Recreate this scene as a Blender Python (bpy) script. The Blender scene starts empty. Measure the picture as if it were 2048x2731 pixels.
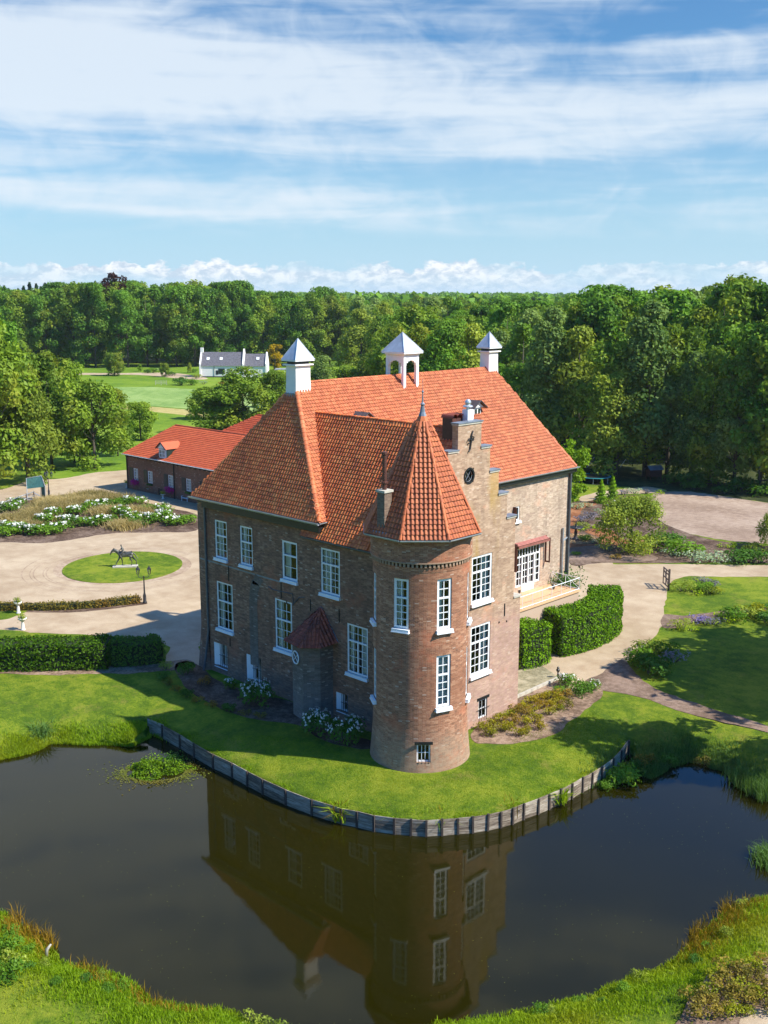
import bpy, bmesh, math, random
import numpy as np
from mathutils import Vector, Matrix, noise
from mathutils.geometry import delaunay_2d_cdt, tessellate_polygon
S = bpy.context.scene
COL = S.collection
rad = math.radians
# ---------------------------------------------------------------- camera
cam = bpy.data.cameras.new('camera'); co = bpy.data.objects.new('camera', cam); COL.objects.link(co)
S.camera = co
fwd = Vector((-0.68034363, 0.70523751, -0.1994307)); rgt = Vector((0.71956709, 0.69442234, 0.00090158)); upv = rgt.cross(fwd)
co.matrix_world = Matrix(((rgt.x, upv.x, -fwd.x, 41.088), (rgt.y, upv.y, -fwd.y, -45.770), (rgt.z, upv.z, -fwd.z, 27.481), (0, 0, 0, 1)))
cam.sensor_fit = 'VERTICAL'; cam.sensor_height = 24.0; cam.lens = 24.0 * 2859.55 / 2731.0
cam.clip_start = 0.5; cam.clip_end = 20000
# ---------------------------------------------------------------- light
SUNV = Vector((0.87, 0.43, 1.0)).normalized()
sun = bpy.data.lights.new('sun', 'SUN'); sun.energy = 5.0; sun.angle = rad(0.53); sun.color = (1.0, 0.93, 0.80)
so = bpy.data.objects.new('sun', sun); COL.objects.link(so)
so.rotation_euler = SUNV.to_track_quat('Z', 'Y').to_euler()
S.view_settings.view_transform = 'Standard'; S.view_settings.look = 'None'
S.view_settings.exposure = 0.72; S.view_settings.gamma = 1.0; S.view_settings.use_curve_mapping = False
S.cycles.max_bounces = 6; S.cycles.diffuse_bounces = 3; S.cycles.glossy_bounces = 3; S.cycles.transmission_bounces = 4
S.cycles.transparent_max_bounces = 8; S.cycles.use_denoising = True; S.cycles.caustics_reflective = False; S.cycles.caustics_refractive = False

def nd(nt, typ, **kw):
    n = nt.nodes.new(typ)
    for k, v in kw.items():
        if k.startswith('i_'):
            n.inputs[int(k[2:]) if k[2:].isdigit() else k[2:].replace('_', ' ')].default_value = v
        else: setattr(n, k, v)
    return n
def mth(nt, op, a, b=None, c=None, clamp=False):
    n = nt.nodes.new('ShaderNodeMath'); n.operation = op; n.use_clamp = clamp
    for i, v in enumerate((a, b, c)):
        if v is None: continue
        if isinstance(v, (int, float)): n.inputs[i].default_value = v
        else: nt.links.new(v, n.inputs[i])
    return n.outputs[0]
def ramp(nt, fac, stops, interp='LINEAR'):
    n = nt.nodes.new('ShaderNodeValToRGB'); n.color_ramp.interpolation = interp
    e = n.color_ramp.elements
    while len(e) < len(stops): e.new(0.5)
    for i, (p, c) in enumerate(stops):
        e[i].position = p
        e[i].color = (c, c, c, 1) if isinstance(c, (int, float)) else (c[0], c[1], c[2], 1)
    nt.links.new(fac, n.inputs[0]); return n.outputs[0]
def mixc(nt, f, a, b, mode='MIX'):
    n = nt.nodes.new('ShaderNodeMix'); n.data_type = 'RGBA'; n.blend_type = mode
    for sock, v in ((n.inputs[0], f), (n.inputs[6], a), (n.inputs[7], b)):
        if isinstance(v, (int, float)): sock.default_value = v
        elif isinstance(v, tuple): sock.default_value = (v[0], v[1], v[2], 1)
        else: nt.links.new(v, sock)
    return n.outputs[2]
def noi(nt, vec, scale, detail=3, rough=0.55, dist=0.0, out=0):
    n = nt.nodes.new('ShaderNodeTexNoise'); n.inputs['Scale'].default_value = scale; n.inputs['Detail'].default_value = detail
    n.inputs['Roughness'].default_value = rough; n.inputs['Distortion'].default_value = dist
    if vec is not None: nt.links.new(vec, n.inputs['Vector'])
    return n.outputs[out]
def mapping(nt, vec, scale=(1, 1, 1), loc=(0, 0, 0), rot=(0, 0, 0)):
    n = nt.nodes.new('ShaderNodeMapping'); n.inputs['Scale'].default_value = scale; n.inputs['Location'].default_value = loc; n.inputs['Rotation'].default_value = rot
    nt.links.new(vec, n.inputs['Vector']); return n.outputs[0]
# ---------------------------------------------------------------- world: daylight sky with high cirrus and a far bank of cumulus
W = bpy.data.worlds.new('World'); S.world = W; W.use_nodes = True
nt = W.node_tree; nt.nodes.clear()
sky = nt.nodes.new('ShaderNodeTexSky'); sky.sky_type = 'NISHITA'; sky.sun_disc = False
sky.sun_elevation = math.asin(SUNV.z); sky.sun_rotation = math.atan2(SUNV.x, SUNV.y)
sky.altitude = 0; sky.air_density = 1.0; sky.dust_density = 0.6; sky.ozone_density = 2.0
tc = nt.nodes.new('ShaderNodeTexCoord'); sep = nt.nodes.new('ShaderNodeSeparateXYZ'); nt.links.new(tc.outputs['Generated'], sep.inputs[0])
X, Y, Z = sep.outputs
el = mth(nt, 'MULTIPLY', mth(nt, 'ARCSINE', Z), 57.29578)                 # elevation, degrees
az = mth(nt, 'MULTIPLY', mth(nt, 'ARCTAN2', Y, X), 57.29578)              # azimuth, degrees (view centre about 134)
azc = mth(nt, 'SUBTRACT', 134.0, az)                                        # grows to the right of the view
cmb = nt.nodes.new('ShaderNodeCombineXYZ'); nt.links.new(azc, cmb.inputs[0]); nt.links.new(el, cmb.inputs[1])
AE = cmb.outputs[0]
def cn(scale, loc, detail=5, rough=0.55, dist=0.0, rot=0.0):
    return noi(nt, mapping(nt, AE, scale, loc, (0, 0, rot)), 1.0, detail, rough, dist)
tilt = mth(nt, 'MULTIPLY', azc, 0.055)                                      # the bands fall gently to the right
elt = mth(nt, 'ADD', el, tilt)
warp = mth(nt, 'MULTIPLY', mth(nt, 'SUBTRACT', cn((0.06, 0.16, 1), (3.1, 0.4, 0), 5, 0.50, 0.6), 0.5), 3.6)
elw = mth(nt, 'DIVIDE', mth(nt, 'ADD', elt, warp), 40.0)
band = ramp(nt, elw, [(0.0, 0.0), (0.075, 0.12), (0.088, 0.50), (0.125, 0.46), (0.150, 0.26), (0.172, 0.24), (0.195, 0.60), (0.225, 0.84), (0.270, 0.84), (0.298, 0.50), (0.322, 0.24), (0.350, 0.46), (0.42, 0.75), (0.60, 0.72), (0.80, 0.55), (1.0, 0.5)])
streak = cn((0.045, 0.65, 1), (7.3, 1.9, 0), 5, 0.5, 0.5, rad(4))
fine = cn((0.13, 0.85, 1), (1.3, 4.2, 0), 6, 0.50, 0.7, rad(8))
wisp = cn((0.30, 0.42, 1), (11.0, 2.0, 0), 6, 0.52, 1.6)
left = mth(nt, 'MULTIPLY', azc, -0.011)
lowblue = mth(nt, 'MULTIPLY', mth(nt, 'SUBTRACT', streak, 0.5), 1.5)
dens = mth(nt, 'ADD', band, lowblue)
dens = mth(nt, 'ADD', dens, mth(nt, 'MULTIPLY', mth(nt, 'SUBTRACT', fine, 0.5), 0.85))
dens = mth(nt, 'ADD', dens, mth(nt, 'MULTIPLY', mth(nt, 'SUBTRACT', wisp, 0.5), 0.6))
dens = mth(nt, 'ADD', dens, left)
mr = nt.nodes.new('ShaderNodeMapRange'); mr.interpolation_type = 'SMOOTHSTEP'
nt.links.new(dens, mr.inputs[0]); mr.inputs[1].default_value = 0.0; mr.inputs[2].default_value = 0.95; mr.inputs[3].default_value = 0.0; mr.inputs[4].default_value = 0.86
cirrus = mth(nt, 'MULTIPLY', mr.outputs[0], ramp(nt, mth(nt, 'DIVIDE', el, 40.0), [(0.06, 0.0), (0.095, 1.0)]))
# cumulus bank low on the horizon
lump = cn((0.55, 1.1, 1), (2.2, 0.3, 0), 6, 0.6, 0.4)
top = mth(nt, 'ADD', mth(nt, 'MULTIPLY', cn((0.16, 0.001, 1), (5.0, 0, 0), 5, 0.68), 2.9), 0.10)
over = mth(nt, 'MULTIPLY', mth(nt, 'SUBTRACT', mth(nt, 'ADD', top, mth(nt, 'MULTIPLY', mth(nt, 'SUBTRACT', lump, 0.5), 2.4)), el), 6.0, clamp=True)
foot = ramp(nt, mth(nt, 'DIVIDE', el, 4.0), [(0.0, 0.25), (0.10, 0.5), (0.30, 1.0)])
gap = ramp(nt, cn((0.11, 0.5, 1), (8.0, 0, 0), 3, 0.5), [(0.38, 0.25), (0.52, 1.0)])
cum = mth(nt, 'MULTIPLY', mth(nt, 'MULTIPLY', over, foot), gap)
puff = cn((1.2, 2.2, 1), (0.4, 7.7, 0), 6, 0.65, 0.3)
cumcol = ramp(nt, puff, [(0.42, (6.0, 7.3, 8.7)), (0.58, (9.8, 10.2, 10.6))])
skyc = mixc(nt, 1.0, sky.outputs[0], (0.62, 1.02, 1.32), 'MULTIPLY')
high = ramp(nt, mth(nt, 'DIVIDE', el, 60.0), [(0.28, 0.0), (0.40, 1.0)])
skyc = mixc(nt, high, skyc, mixc(nt, 1.0, skyc, (0.35, 1.25, 1.9), 'MULTIPLY'))
low = ramp(nt, mth(nt, 'DIVIDE', el, 10.0), [(0.0, 0.9), (0.35, 0.55), (1.0, 0.0)])
skyc = mixc(nt, low, skyc, (5.6, 8.0, 10.0))
hole = mth(nt, 'MULTIPLY', ramp(nt, mth(nt, 'DIVIDE', mth(nt, 'ADD', el, mth(nt, 'MULTIPLY', warp, 1.2)), 40.0), [(0.50, 0.0), (0.58, 1.0), (0.76, 1.0), (0.84, 0.0)]), ramp(nt, mth(nt, 'DIVIDE', mth(nt, 'ADD', azc, mth(nt, 'MULTIPLY', el, 0.0)), 60.0), [(0.07, 0.0), (0.15, 1.0), (0.50, 1.0), (0.60, 0.0)]))
cirrus = mth(nt, 'MULTIPLY', cirrus, mth(nt, 'SUBTRACT', 1.0, mth(nt, 'MULTIPLY', hole, 0.88)))
c1 = mixc(nt, cirrus, skyc, (8.0, 8.9, 9.8))
c2 = mixc(nt, cum, c1, cumcol)
bg = nt.nodes.new('ShaderNodeBackground'); bg.inputs[1].default_value = 0.062
nt.links.new(c2, bg.inputs[0]); wo = nt.nodes.new('ShaderNodeOutputWorld'); nt.links.new(bg.outputs[0], wo.inputs[0])
# ---------------------------------------------------------------- materials
def newmat(name):
    m = bpy.data.materials.new(name); m.use_nodes = True; nt = m.node_tree; nt.nodes.clear()
    out = nt.nodes.new('ShaderNodeOutputMaterial'); b = nt.nodes.new('ShaderNodeBsdfPrincipled')
    nt.links.new(b.outputs[0], out.inputs[0]); return m, nt, b, out
def bump(nt, b, h, strength=0.4, dist=0.05):
    n = nt.nodes.new('ShaderNodeBump'); n.inputs['Strength'].default_value = strength; n.inputs['Distance'].default_value = dist
    nt.links.new(h, n.inputs['Height']); nt.links.new(n.outputs[0], b.inputs['Normal'])
def objc(nt): return nt.nodes.new('ShaderNodeTexCoord').outputs['Object']
def geo(nt): return nt.nodes.new('ShaderNodeNewGeometry').outputs['Position']
def simple(name, col, rough=0.6, var=0.15, scale=4.0, metal=0.0, bmp=0.15):
    m, nt, b, out = newmat(name)
    n = noi(nt, objc(nt), scale, 5, 0.6)
    c = ramp(nt, n, [(0.3, tuple(x * (1 - var) for x in col)), (0.7, tuple(min(1, x * (1 + var)) for x in col))])
    nt.links.new(c, b.inputs['Base Color']); b.inputs['Roughness'].default_value = rough; b.inputs['Metallic'].default_value = metal
    if bmp: bump(nt, b, noi(nt, objc(nt), scale * 6, 4), bmp, 0.02)
    return m
def leafmat(name, dark, light, warm=None, transl=0.38):
    m = bpy.data.materials.new(name); m.use_nodes = True; nt = m.node_tree; nt.nodes.clear()
    out = nt.nodes.new('ShaderNodeOutputMaterial')
    at = nt.nodes.new('ShaderNodeAttribute'); at.attribute_name = 'rnd'
    oi = nt.nodes.new('ShaderNodeObjectInfo')
    f = mth(nt, 'ADD', mth(nt, 'MULTIPLY', at.outputs['Fac'], 0.60), mth(nt, 'MULTIPLY', oi.outputs['Random'], 0.42))
    c = ramp(nt, f, [(0.1, dark), (0.85, light)])
    if warm:
        w = ramp(nt, noi(nt, geo(nt), 0.13, 2), [(0.5, 0.0), (0.72, 0.75)])
        c = mixc(nt, w, c, warm)
    d = nt.nodes.new('ShaderNodeBsdfDiffuse'); t = nt.nodes.new('ShaderNodeBsdfTranslucent'); g = nt.nodes.new('ShaderNodeBsdfGlossy')
    g.inputs['Roughness'].default_value = 0.45; g.inputs['Color'].default_value = (0.6, 0.7, 0.5, 1)
    nt.links.new(c, d.inputs[0]); nt.links.new(mixc(nt, 1.0, c, (1.25, 1.2, 0.5), 'MULTIPLY'), t.inputs[0])
    m1 = nt.nodes.new('ShaderNodeMixShader'); m1.inputs[0].default_value = transl; nt.links.new(d.outputs[0], m1.inputs[1]); nt.links.new(t.outputs[0], m1.inputs[2])
    m2 = nt.nodes.new('ShaderNodeMixShader'); m2.inputs[0].default_value = 0.012; nt.links.new(m1.outputs[0], m2.inputs[1]); nt.links.new(g.outputs[0], m2.inputs[2])
    nt.links.new(m2.outputs[0], out.inputs[0]); return m
M = {}
M['oak'] = leafmat('oak_leaves', (0.0656, 0.1351, 0.0179), (0.2644, 0.3963, 0.0375), (0.3423, 0.3522, 0.0422))
M['beech'] = leafmat('beech_leaves', (0.0440, 0.1249, 0.0190), (0.1751, 0.3454, 0.0336), (0.2230, 0.3152, 0.0336))
M['poplar'] = leafmat('poplar_leaves', (0.0894, 0.1685, 0.0385), (0.3070, 0.4233, 0.1069), None)
M['lime'] = leafmat('lime_leaves', (0.0551, 0.1263, 0.0072), (0.2274, 0.3795, 0.0158), None)
M['willow'] = leafmat('willow_leaves', (0.0762, 0.1334, 0.0165), (0.3851, 0.4601, 0.0582), None)
M['copper'] = leafmat('copper_leaves', (0.0229, 0.0081, 0.0086), (0.0874, 0.0270, 0.0216), None)
M['yellow'] = leafmat('yellow_leaves', (0.3080, 0.2100, 0.0056), (0.7425, 0.5400, 0.0135), None)
M['conifer'] = leafmat('conifer_needles', (0.0130, 0.0398, 0.0196), (0.0396, 0.1020, 0.0462), None, 0.1)
M['hedge'] = leafmat('hedge_leaves', (0.0310, 0.0892, 0.0052), (0.1399, 0.2640, 0.0132), None)
M['yew'] = leafmat('yew_needles', (0.0436, 0.1231, 0.0049), (0.2357, 0.4323, 0.0118), None, 0.15)
M['bush'] = leafmat('bush_leaves', (0.0472, 0.1334, 0.0142), (0.1883, 0.3449, 0.0267), None)
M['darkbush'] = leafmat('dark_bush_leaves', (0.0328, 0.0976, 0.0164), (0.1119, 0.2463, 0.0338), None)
M['azalea'] = leafmat('azalea_leaves', (0.09, 0.13, 0.008), (0.36, 0.38, 0.018), (0.46, 0.22, 0.02))
M['redleaf'] = leafmat('reddish_leaves', (0.0811, 0.0918, 0.0147), (0.3424, 0.2550, 0.0408), (0.4505, 0.1360, 0.0340))
M['lavender'] = leafmat('lavender', (0.0744, 0.0878, 0.1217), (0.2756, 0.2600, 0.3536), None)
M['purple'] = leafmat('purple_flowers', (0.13, 0.10, 0.32), (0.33, 0.28, 0.62), None)
M['silver'] = leafmat('silver_leaves', (0.1786, 0.2592, 0.1555), (0.4884, 0.6048, 0.3917), None)
M['chartreuse'] = leafmat('chartreuse_leaves', (0.1374, 0.2376, 0.0069), (0.4070, 0.5520, 0.0192), None)
M['petal'] = leafmat('white_petals', (0.62, 0.62, 0.56), (0.85, 0.85, 0.80), None, 0.1)
M['pink'] = leafmat('pink_petals', (0.40, 0.01, 0.16), (0.62, 0.03, 0.30), None, 0.1)
M['drygrass'] = leafmat('feather_grass', (0.1908, 0.1687, 0.0630), (0.5565, 0.4375, 0.2000), None)
M['reed'] = leafmat('reed_blades', (0.0429, 0.1013, 0.0238), (0.1590, 0.2850, 0.0660), None)
M['blade'] = leafmat('grass_blades', (0.0796, 0.1650, 0.0048), (0.2739, 0.4169, 0.0133), (0.3535, 0.3335, 0.0160))
M['redgrass'] = leafmat('russet_grass', (0.1312, 0.1125, 0.0072), (0.3578, 0.2125, 0.0200), None)
M['floating'] = leafmat('floating_leaves', (0.09, 0.13, 0.012), (0.22, 0.24, 0.05), (0.20, 0.10, 0.03))
M['bark'] = simple('bark', (0.085, 0.070, 0.050), 0.9, 0.35, 2.0)
M['white'] = simple('white_paint', (0.80, 0.82, 0.83), 0.45, 0.04, 3.0, 0, 0.05)
M['whitewall'] = simple('white_render', (0.78, 0.77, 0.74), 0.8, 0.06, 1.5)
M['black'] = simple('black_paint', (0.012, 0.013, 0.015), 0.45, 0.3, 3.0)
M['iron'] = simple('wrought_iron', (0.02, 0.02, 0.022), 0.5, 0.3, 6.0)
M['zinc'] = simple('zinc_sheet', (0.36, 0.39, 0.42), 0.42, 0.22, 1.2, 0.35)
M['lead'] = simple('lead_sheet', (0.20, 0.23, 0.27), 0.5, 0.3, 1.6, 0.3)
M['capzinc'] = simple('cap_zinc', (0.46, 0.50, 0.54), 0.38, 0.25, 1.1, 0.25)
M['pipe'] = simple('dark_zinc_pipe', (0.10, 0.115, 0.13), 0.5, 0.25, 2.0, 0.3)
M['brownwood'] = simple('brown_painted_wood', (0.085, 0.028, 0.018), 0.6, 0.3, 5.0)
M['awning'] = simple('awning_cloth', (0.30, 0.11, 0.09), 0.8, 0.25, 4.0)
M['curtain'] = simple('curtain_cloth', (0.80, 0.82, 0.80), 0.9, 0.12, 5.0)
M['bronze'] = simple('bronze', (0.115, 0.115, 0.10), 0.42, 0.35, 4.0, 0.55)
M['stone'] = simple('pale_stone', (0.46, 0.43, 0.36), 0.8, 0.2, 3.0)
M['flowerpot'] = simple('white_stone_urn', (0.66, 0.64, 0.58), 0.7, 0.1, 5.0)
M['pebble'] = simple('pebble', (0.42, 0.27, 0.12), 0.7, 0.4, 1.5)
M['green'] = simple('green_shutter', (0.012, 0.028, 0.020), 0.5, 0.3, 5.0)
M['netting'] = simple('green_netting', (0.03, 0.11, 0.10), 0.8, 0.3, 5.0)
M['teal'] = simple('teal_pad', (0.02, 0.20, 0.22), 0.6, 0.2, 5.0)
M['steel'] = simple('galvanised_steel', (0.55, 0.57, 0.58), 0.35, 0.1, 5.0, 0.6)
M['slate'] = simple('slate_roofing', (0.11, 0.105, 0.12), 0.7, 0.45, 2.2)
M['dormerslate'] = simple('dormer_roofing', (0.060, 0.055, 0.058), 0.6, 0.4, 3.0)
M['terracotta_floor'] = simple('terracotta_floor', (0.62, 0.38, 0.21), 0.8, 0.12, 1.2)
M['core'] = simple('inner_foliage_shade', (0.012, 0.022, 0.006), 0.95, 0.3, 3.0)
def m_pane():
    m, nt, b, out = newmat('window_glass'); b.inputs['Base Color'].default_value = (0.008, 0.010, 0.012, 1); b.inputs['Roughness'].default_value = 0.04
    b.inputs['IOR'].default_value = 1.5
    t = nt.nodes.new('ShaderNodeBsdfTransparent'); t.inputs[0].default_value = (0.86, 0.93, 0.92, 1)
    g = nt.nodes.new('ShaderNodeBsdfGlossy'); g.inputs['Roughness'].default_value = 0.02
    lw = nt.nodes.new('ShaderNodeFresnel'); lw.inputs[0].default_value = 1.5
    mx = nt.nodes.new('ShaderNodeMixShader'); nt.links.new(lw.outputs[0], mx.inputs[0]); nt.links.new(t.outputs[0], mx.inputs[1]); nt.links.new(g.outputs[0], mx.inputs[2])
    nt.links.new(mx.outputs[0], out.inputs[0]); return m
M['pane'] = m_pane()
def m_tile(name, c0, c1, c2, stain=0.35, grime_shade=0.85):
    m, nt, b, out = newmat(name)
    at = nt.nodes.new('ShaderNodeAttribute'); at.attribute_name = 'rnd'; oi = nt.nodes.new('ShaderNodeObjectInfo')
    f = mth(nt, 'FRACT', mth(nt, 'ADD', at.outputs['Fac'], oi.outputs['Random']))
    c = ramp(nt, f, [(0.0, c0), (0.55, c1), (1.0, c2)])
    p = geo(nt)
    s = ramp(nt, noi(nt, mapping(nt, p, (0.55, 0.55, 0.25)), 1.0, 5, 0.65), [(0.45, 0.0), (0.75, stain)])
    c = mixc(nt, s, c, (0.10, 0.050, 0.028))
    s2 = ramp(nt, noi(nt, p, 5.0, 3, 0.6), [(0.60, 0.0), (0.74, 0.45)])
    c = mixc(nt, s2, c, (0.18, 0.11, 0.06))
    lp = nt.nodes.new('ShaderNodeAttribute'); lp.attribute_name = 'grime_shade'           # dirt and moss at the laps, relief shade painted into the channels
    c = mixc(nt, mth(nt, 'MULTIPLY', lp.outputs['Fac'], grime_shade), c, (0.035, 0.020, 0.012))
    nt.links.new(c, b.inputs['Base Color']); b.inputs['Roughness'].default_value = 0.62
    return m
M['tile_old'] = m_tile('weathered_pantile', (0.62, 0.130, 0.028), (0.84, 0.200, 0.042), (0.92, 0.28, 0.07), 0.26, 0.75)
M['tile_tower'] = m_tile('tower_pantile', (0.38, 0.085, 0.022), (0.47, 0.115, 0.030), (0.56, 0.150, 0.042), 0.22)
M['tile_main'] = m_tile('pale_red_pantile', (0.42, 0.100, 0.030), (0.52, 0.142, 0.044), (0.60, 0.195, 0.070), 0.16, 0.6)
M['tile_stable'] = m_tile('bright_red_pantile', (0.42, 0.070, 0.020), (0.48, 0.085, 0.026), (0.52, 0.105, 0.032), 0.12, 0.5)
M['tile_porch'] = m_tile('dark_porch_tile', (0.20, 0.040, 0.018), (0.36, 0.065, 0.026), (0.46, 0.095, 0.036), 0.6)
def m_brick(name, A, B_, C_, mortar, stains=(), wash=None, moss=0.0):
    m, nt, b, out = newmat(name)
    uv = nt.nodes.new('ShaderNodeUVMap').outputs[0]
    bt = nt.nodes.new('ShaderNodeTexBrick'); bt.inputs['Scale'].default_value = 1.0; bt.inputs['Brick Width'].default_value = 0.24; bt.inputs['Row Height'].default_value = 0.075
    bt.inputs['Mortar Size'].default_value = 0.010; bt.inputs['Mortar Smooth'].default_value = 0.1; bt.offset = 0.5; bt.inputs['Bias'].default_value = 0.0
    nt.links.new(uv, bt.inputs['Vector'])
    bt.inputs['Color1'].default_value = (0, 0, 0, 1); bt.inputs['Color2'].default_value = (1, 1, 1, 1); bt.inputs['Mortar'].default_value = (0.5, 0.5, 0.5, 1)
    sp = nt.nodes.new('ShaderNodeSeparateColor'); nt.links.new(bt.outputs['Color'], sp.inputs[0])
    # per-brick tone, clustered into darker and lighter courses
    w = nt.nodes.new('ShaderNodeTexWhiteNoise'); w.noise_dimensions = '2D'
    cell = mapping(nt, uv, (1 / 0.24, 1 / 0.075, 1)); fl = nt.nodes.new('ShaderNodeVectorMath'); fl.operation = 'FLOOR'; nt.links.new(cell, fl.inputs[0]); nt.links.new(fl.outputs[0], w.inputs['Vector'])
    mid = noi(nt, mapping(nt, uv, (0.8, 1.1, 1)), 1.0, 6, 0.7)
    w2 = nt.nodes.new('ShaderNodeTexWhiteNoise'); w2.noise_dimensions = '2D'; fl2 = nt.nodes.new('ShaderNodeVectorMath'); fl2.operation = 'FLOOR'; nt.links.new(mapping(nt, uv, (1 / 0.40, 1 / 0.15, 1), (0.3, 0.2, 0)), fl2.inputs[0]); nt.links.new(fl2.outputs[0], w2.inputs['Vector'])
    f = mth(nt, 'ADD', mth(nt, 'MULTIPLY', w.outputs['Value'], 0.36), mth(nt, 'ADD', mth(nt, 'MULTIPLY', w2.outputs['Value'], 0.30), mth(nt, 'ADD', mth(nt, 'MULTIPLY', mid, 0.55), -0.12)))
    c = ramp(nt, f, [(0.18, A), (0.50, B_), (0.82, C_)])
    c = mixc(nt, mth(nt, 'MULTIPLY', bt.outputs['Fac'], 0.75), c, mortar)
    big = noi(nt, mapping(nt, uv, (0.22, 0.30, 1)), 1.0, 5, 0.6)
    c = mixc(nt, ramp(nt, big, [(0.35, 0.0), (0.70, 0.55)]), c, tuple(x * 0.62 for x in B_))
    st = ramp(nt, noi(nt, mapping(nt, uv, (1.5, 0.10, 1), (7.1, 2.2, 0)), 1.0, 5, 0.65), [(0.52, 0.0), (0.68, 0.42)])
    c = mixc(nt, st, c, tuple(x * 0.45 for x in B_))
    wr = ramp(nt, noi(nt, mapping(nt, uv, (0.35, 0.5, 1), (1.1, 9.2, 0)), 1.0, 6, 0.7), [(0.55, 0.0), (0.66, 0.5)])
    c = mixc(nt, wr, c, (B_[0] * 1.45, B_[1] * 1.05, B_[2] * 0.95))
    # pale repair bricks and efflorescence
    pale = ramp(nt, w.outputs['Value'], [(0.975, 0.0), (0.98, 0.38)], 'CONSTANT')
    c = mixc(nt, pale, c, (0.58, 0.52, 0.44))
    if moss:
        geoz = nt.nodes.new('ShaderNodeSeparateXYZ'); nt.links.new(uv, geoz.inputs[0])
        mm = mth(nt, 'MULTIPLY', ramp(nt, noi(nt, mapping(nt, uv, (0.75, 0.16, 1), (3.3, 0.7, 0)), 1.0, 5, 0.6), [(0.50, 0.0), (0.66, moss)]), ramp(nt, mth(nt, 'DIVIDE', geoz.outputs[1], 22.0), [(0.43, 0.0), (0.50, 1.0)]))
        c = mixc(nt, mm, c, (0.44, 0.28, 0.05))
    for (z0, z1, col, amt) in stains:
        geoz = nt.nodes.new('ShaderNodeSeparateXYZ'); nt.links.new(uv, geoz.inputs[0])
        nz = mth(nt, 'MULTIPLY', mth(nt, 'SUBTRACT', noi(nt, mapping(nt, uv, (0.5, 0.5, 1)), 1.0, 5, 0.65), 0.5), 3.0)
        zz = mth(nt, 'ADD', geoz.outputs[1], nz)
        mk = nt.nodes.new('ShaderNodeMapRange'); mk.interpolation_type = 'SMOOTHSTEP'; nt.links.new(zz, mk.inputs[0])
        mk.inputs[1].default_value = z0; mk.inputs[2].default_value = z1; mk.inputs[3].default_value = 1.0; mk.inputs[4].default_value = 0.0
        mk2 = mth(nt, 'MULTIPLY', mk.outputs[0], ramp(nt, noi(nt, mapping(nt, uv, (3, 3, 1)), 1.0, 5, 0.75), [(0.35, 0.25), (0.6, 1.0)]))
        c = mixc(nt, mth(nt, 'MULTIPLY', mk2, amt), c, col)
    nt.links.new(c, b.inputs['Base Color']); b.inputs['Roughness'].default_value = 0.9
    hh = mth(nt, 'ADD', mth(nt, 'MULTIPLY', bt.outputs['Fac'], -1.0), noi(nt, mapping(nt, uv, (14, 22, 1)), 1.0, 3, 0.7))
    bump(nt, b, hh, 0.55, 0.03)
    return m
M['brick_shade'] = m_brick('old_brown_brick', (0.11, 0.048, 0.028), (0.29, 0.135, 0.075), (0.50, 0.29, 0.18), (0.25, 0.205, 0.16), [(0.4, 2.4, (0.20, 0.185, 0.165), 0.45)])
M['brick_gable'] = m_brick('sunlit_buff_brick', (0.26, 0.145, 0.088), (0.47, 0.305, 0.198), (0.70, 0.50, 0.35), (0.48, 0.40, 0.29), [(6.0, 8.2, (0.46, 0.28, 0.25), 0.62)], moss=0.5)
M['brick_main'] = m_brick('buff_pink_brick', (0.30, 0.195, 0.150), (0.52, 0.385, 0.28), (0.74, 0.59, 0.445), (0.55, 0.45, 0.34), (), moss=0.12)
M['brick_tower'] = m_brick('red_brown_tower_brick', (0.14, 0.050, 0.026), (0.38, 0.150, 0.075), (0.60, 0.33, 0.20), (0.42, 0.31, 0.22), [(0.8, 3.0, (0.36, 0.30, 0.21), 0.6)])
M['brick_stable'] = m_brick('stable_brown_brick', (0.18, 0.078, 0.045), (0.25, 0.115, 0.068), (0.33, 0.165, 0.10), (0.24, 0.18, 0.14))
M['brick_porch'] = m_brick('grey_brown_porch_brick', (0.09, 0.068, 0.05), (0.17, 0.13, 0.10), (0.27, 0.22, 0.175), (0.24, 0.21, 0.18), [(0.5, 3.5, (0.26, 0.26, 0.25), 0.5)])
M['brick_chimney'] = m_brick('dark_chimney_brick', (0.10, 0.062, 0.045), (0.21, 0.14, 0.10), (0.32, 0.24, 0.17), (0.24, 0.2, 0.16), moss=0.0)
def m_ground(name, stops, scales=(0.12, 0.9, 6.0), bmp=0.25, rough=0.95, patch=None, bd=0.05):
    m, nt, b, out = newmat(name); p = geo(nt)
    n = mth(nt, 'ADD', mth(nt, 'MULTIPLY', noi(nt, p, scales[0], 4, 0.6), 0.40), mth(nt, 'ADD', mth(nt, 'MULTIPLY', noi(nt, p, scales[1], 4, 0.65), 0.33), mth(nt, 'MULTIPLY', noi(nt, p, scales[2], 4, 0.75), 0.27)))
    c = ramp(nt, n, stops)
    if patch:
        c = mixc(nt, ramp(nt, noi(nt, p, patch[0], 5, 0.7), [(patch[1], 0.0), (patch[1] + 0.14, patch[2])]), c, patch[3])
    nt.links.new(c, b.inputs['Base Color']); b.inputs['Roughness'].default_value = rough; b.inputs['Specular IOR Level'].default_value = 0.15
    bump(nt, b, noi(nt, p, scales[2] * 2.2, 4, 0.75), bmp, bd); return m
M['lawn'] = m_ground('mown_lawn', [(0.43, (0.072, 0.135, 0.009)), (0.50, (0.138, 0.208, 0.012)), (0.57, (0.235, 0.280, 0.022))], (0.13, 0.9, 5.0), 1.0, patch=(0.35, 0.56, 0.6, (0.27, 0.235, 0.05)), bd=0.14)
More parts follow.
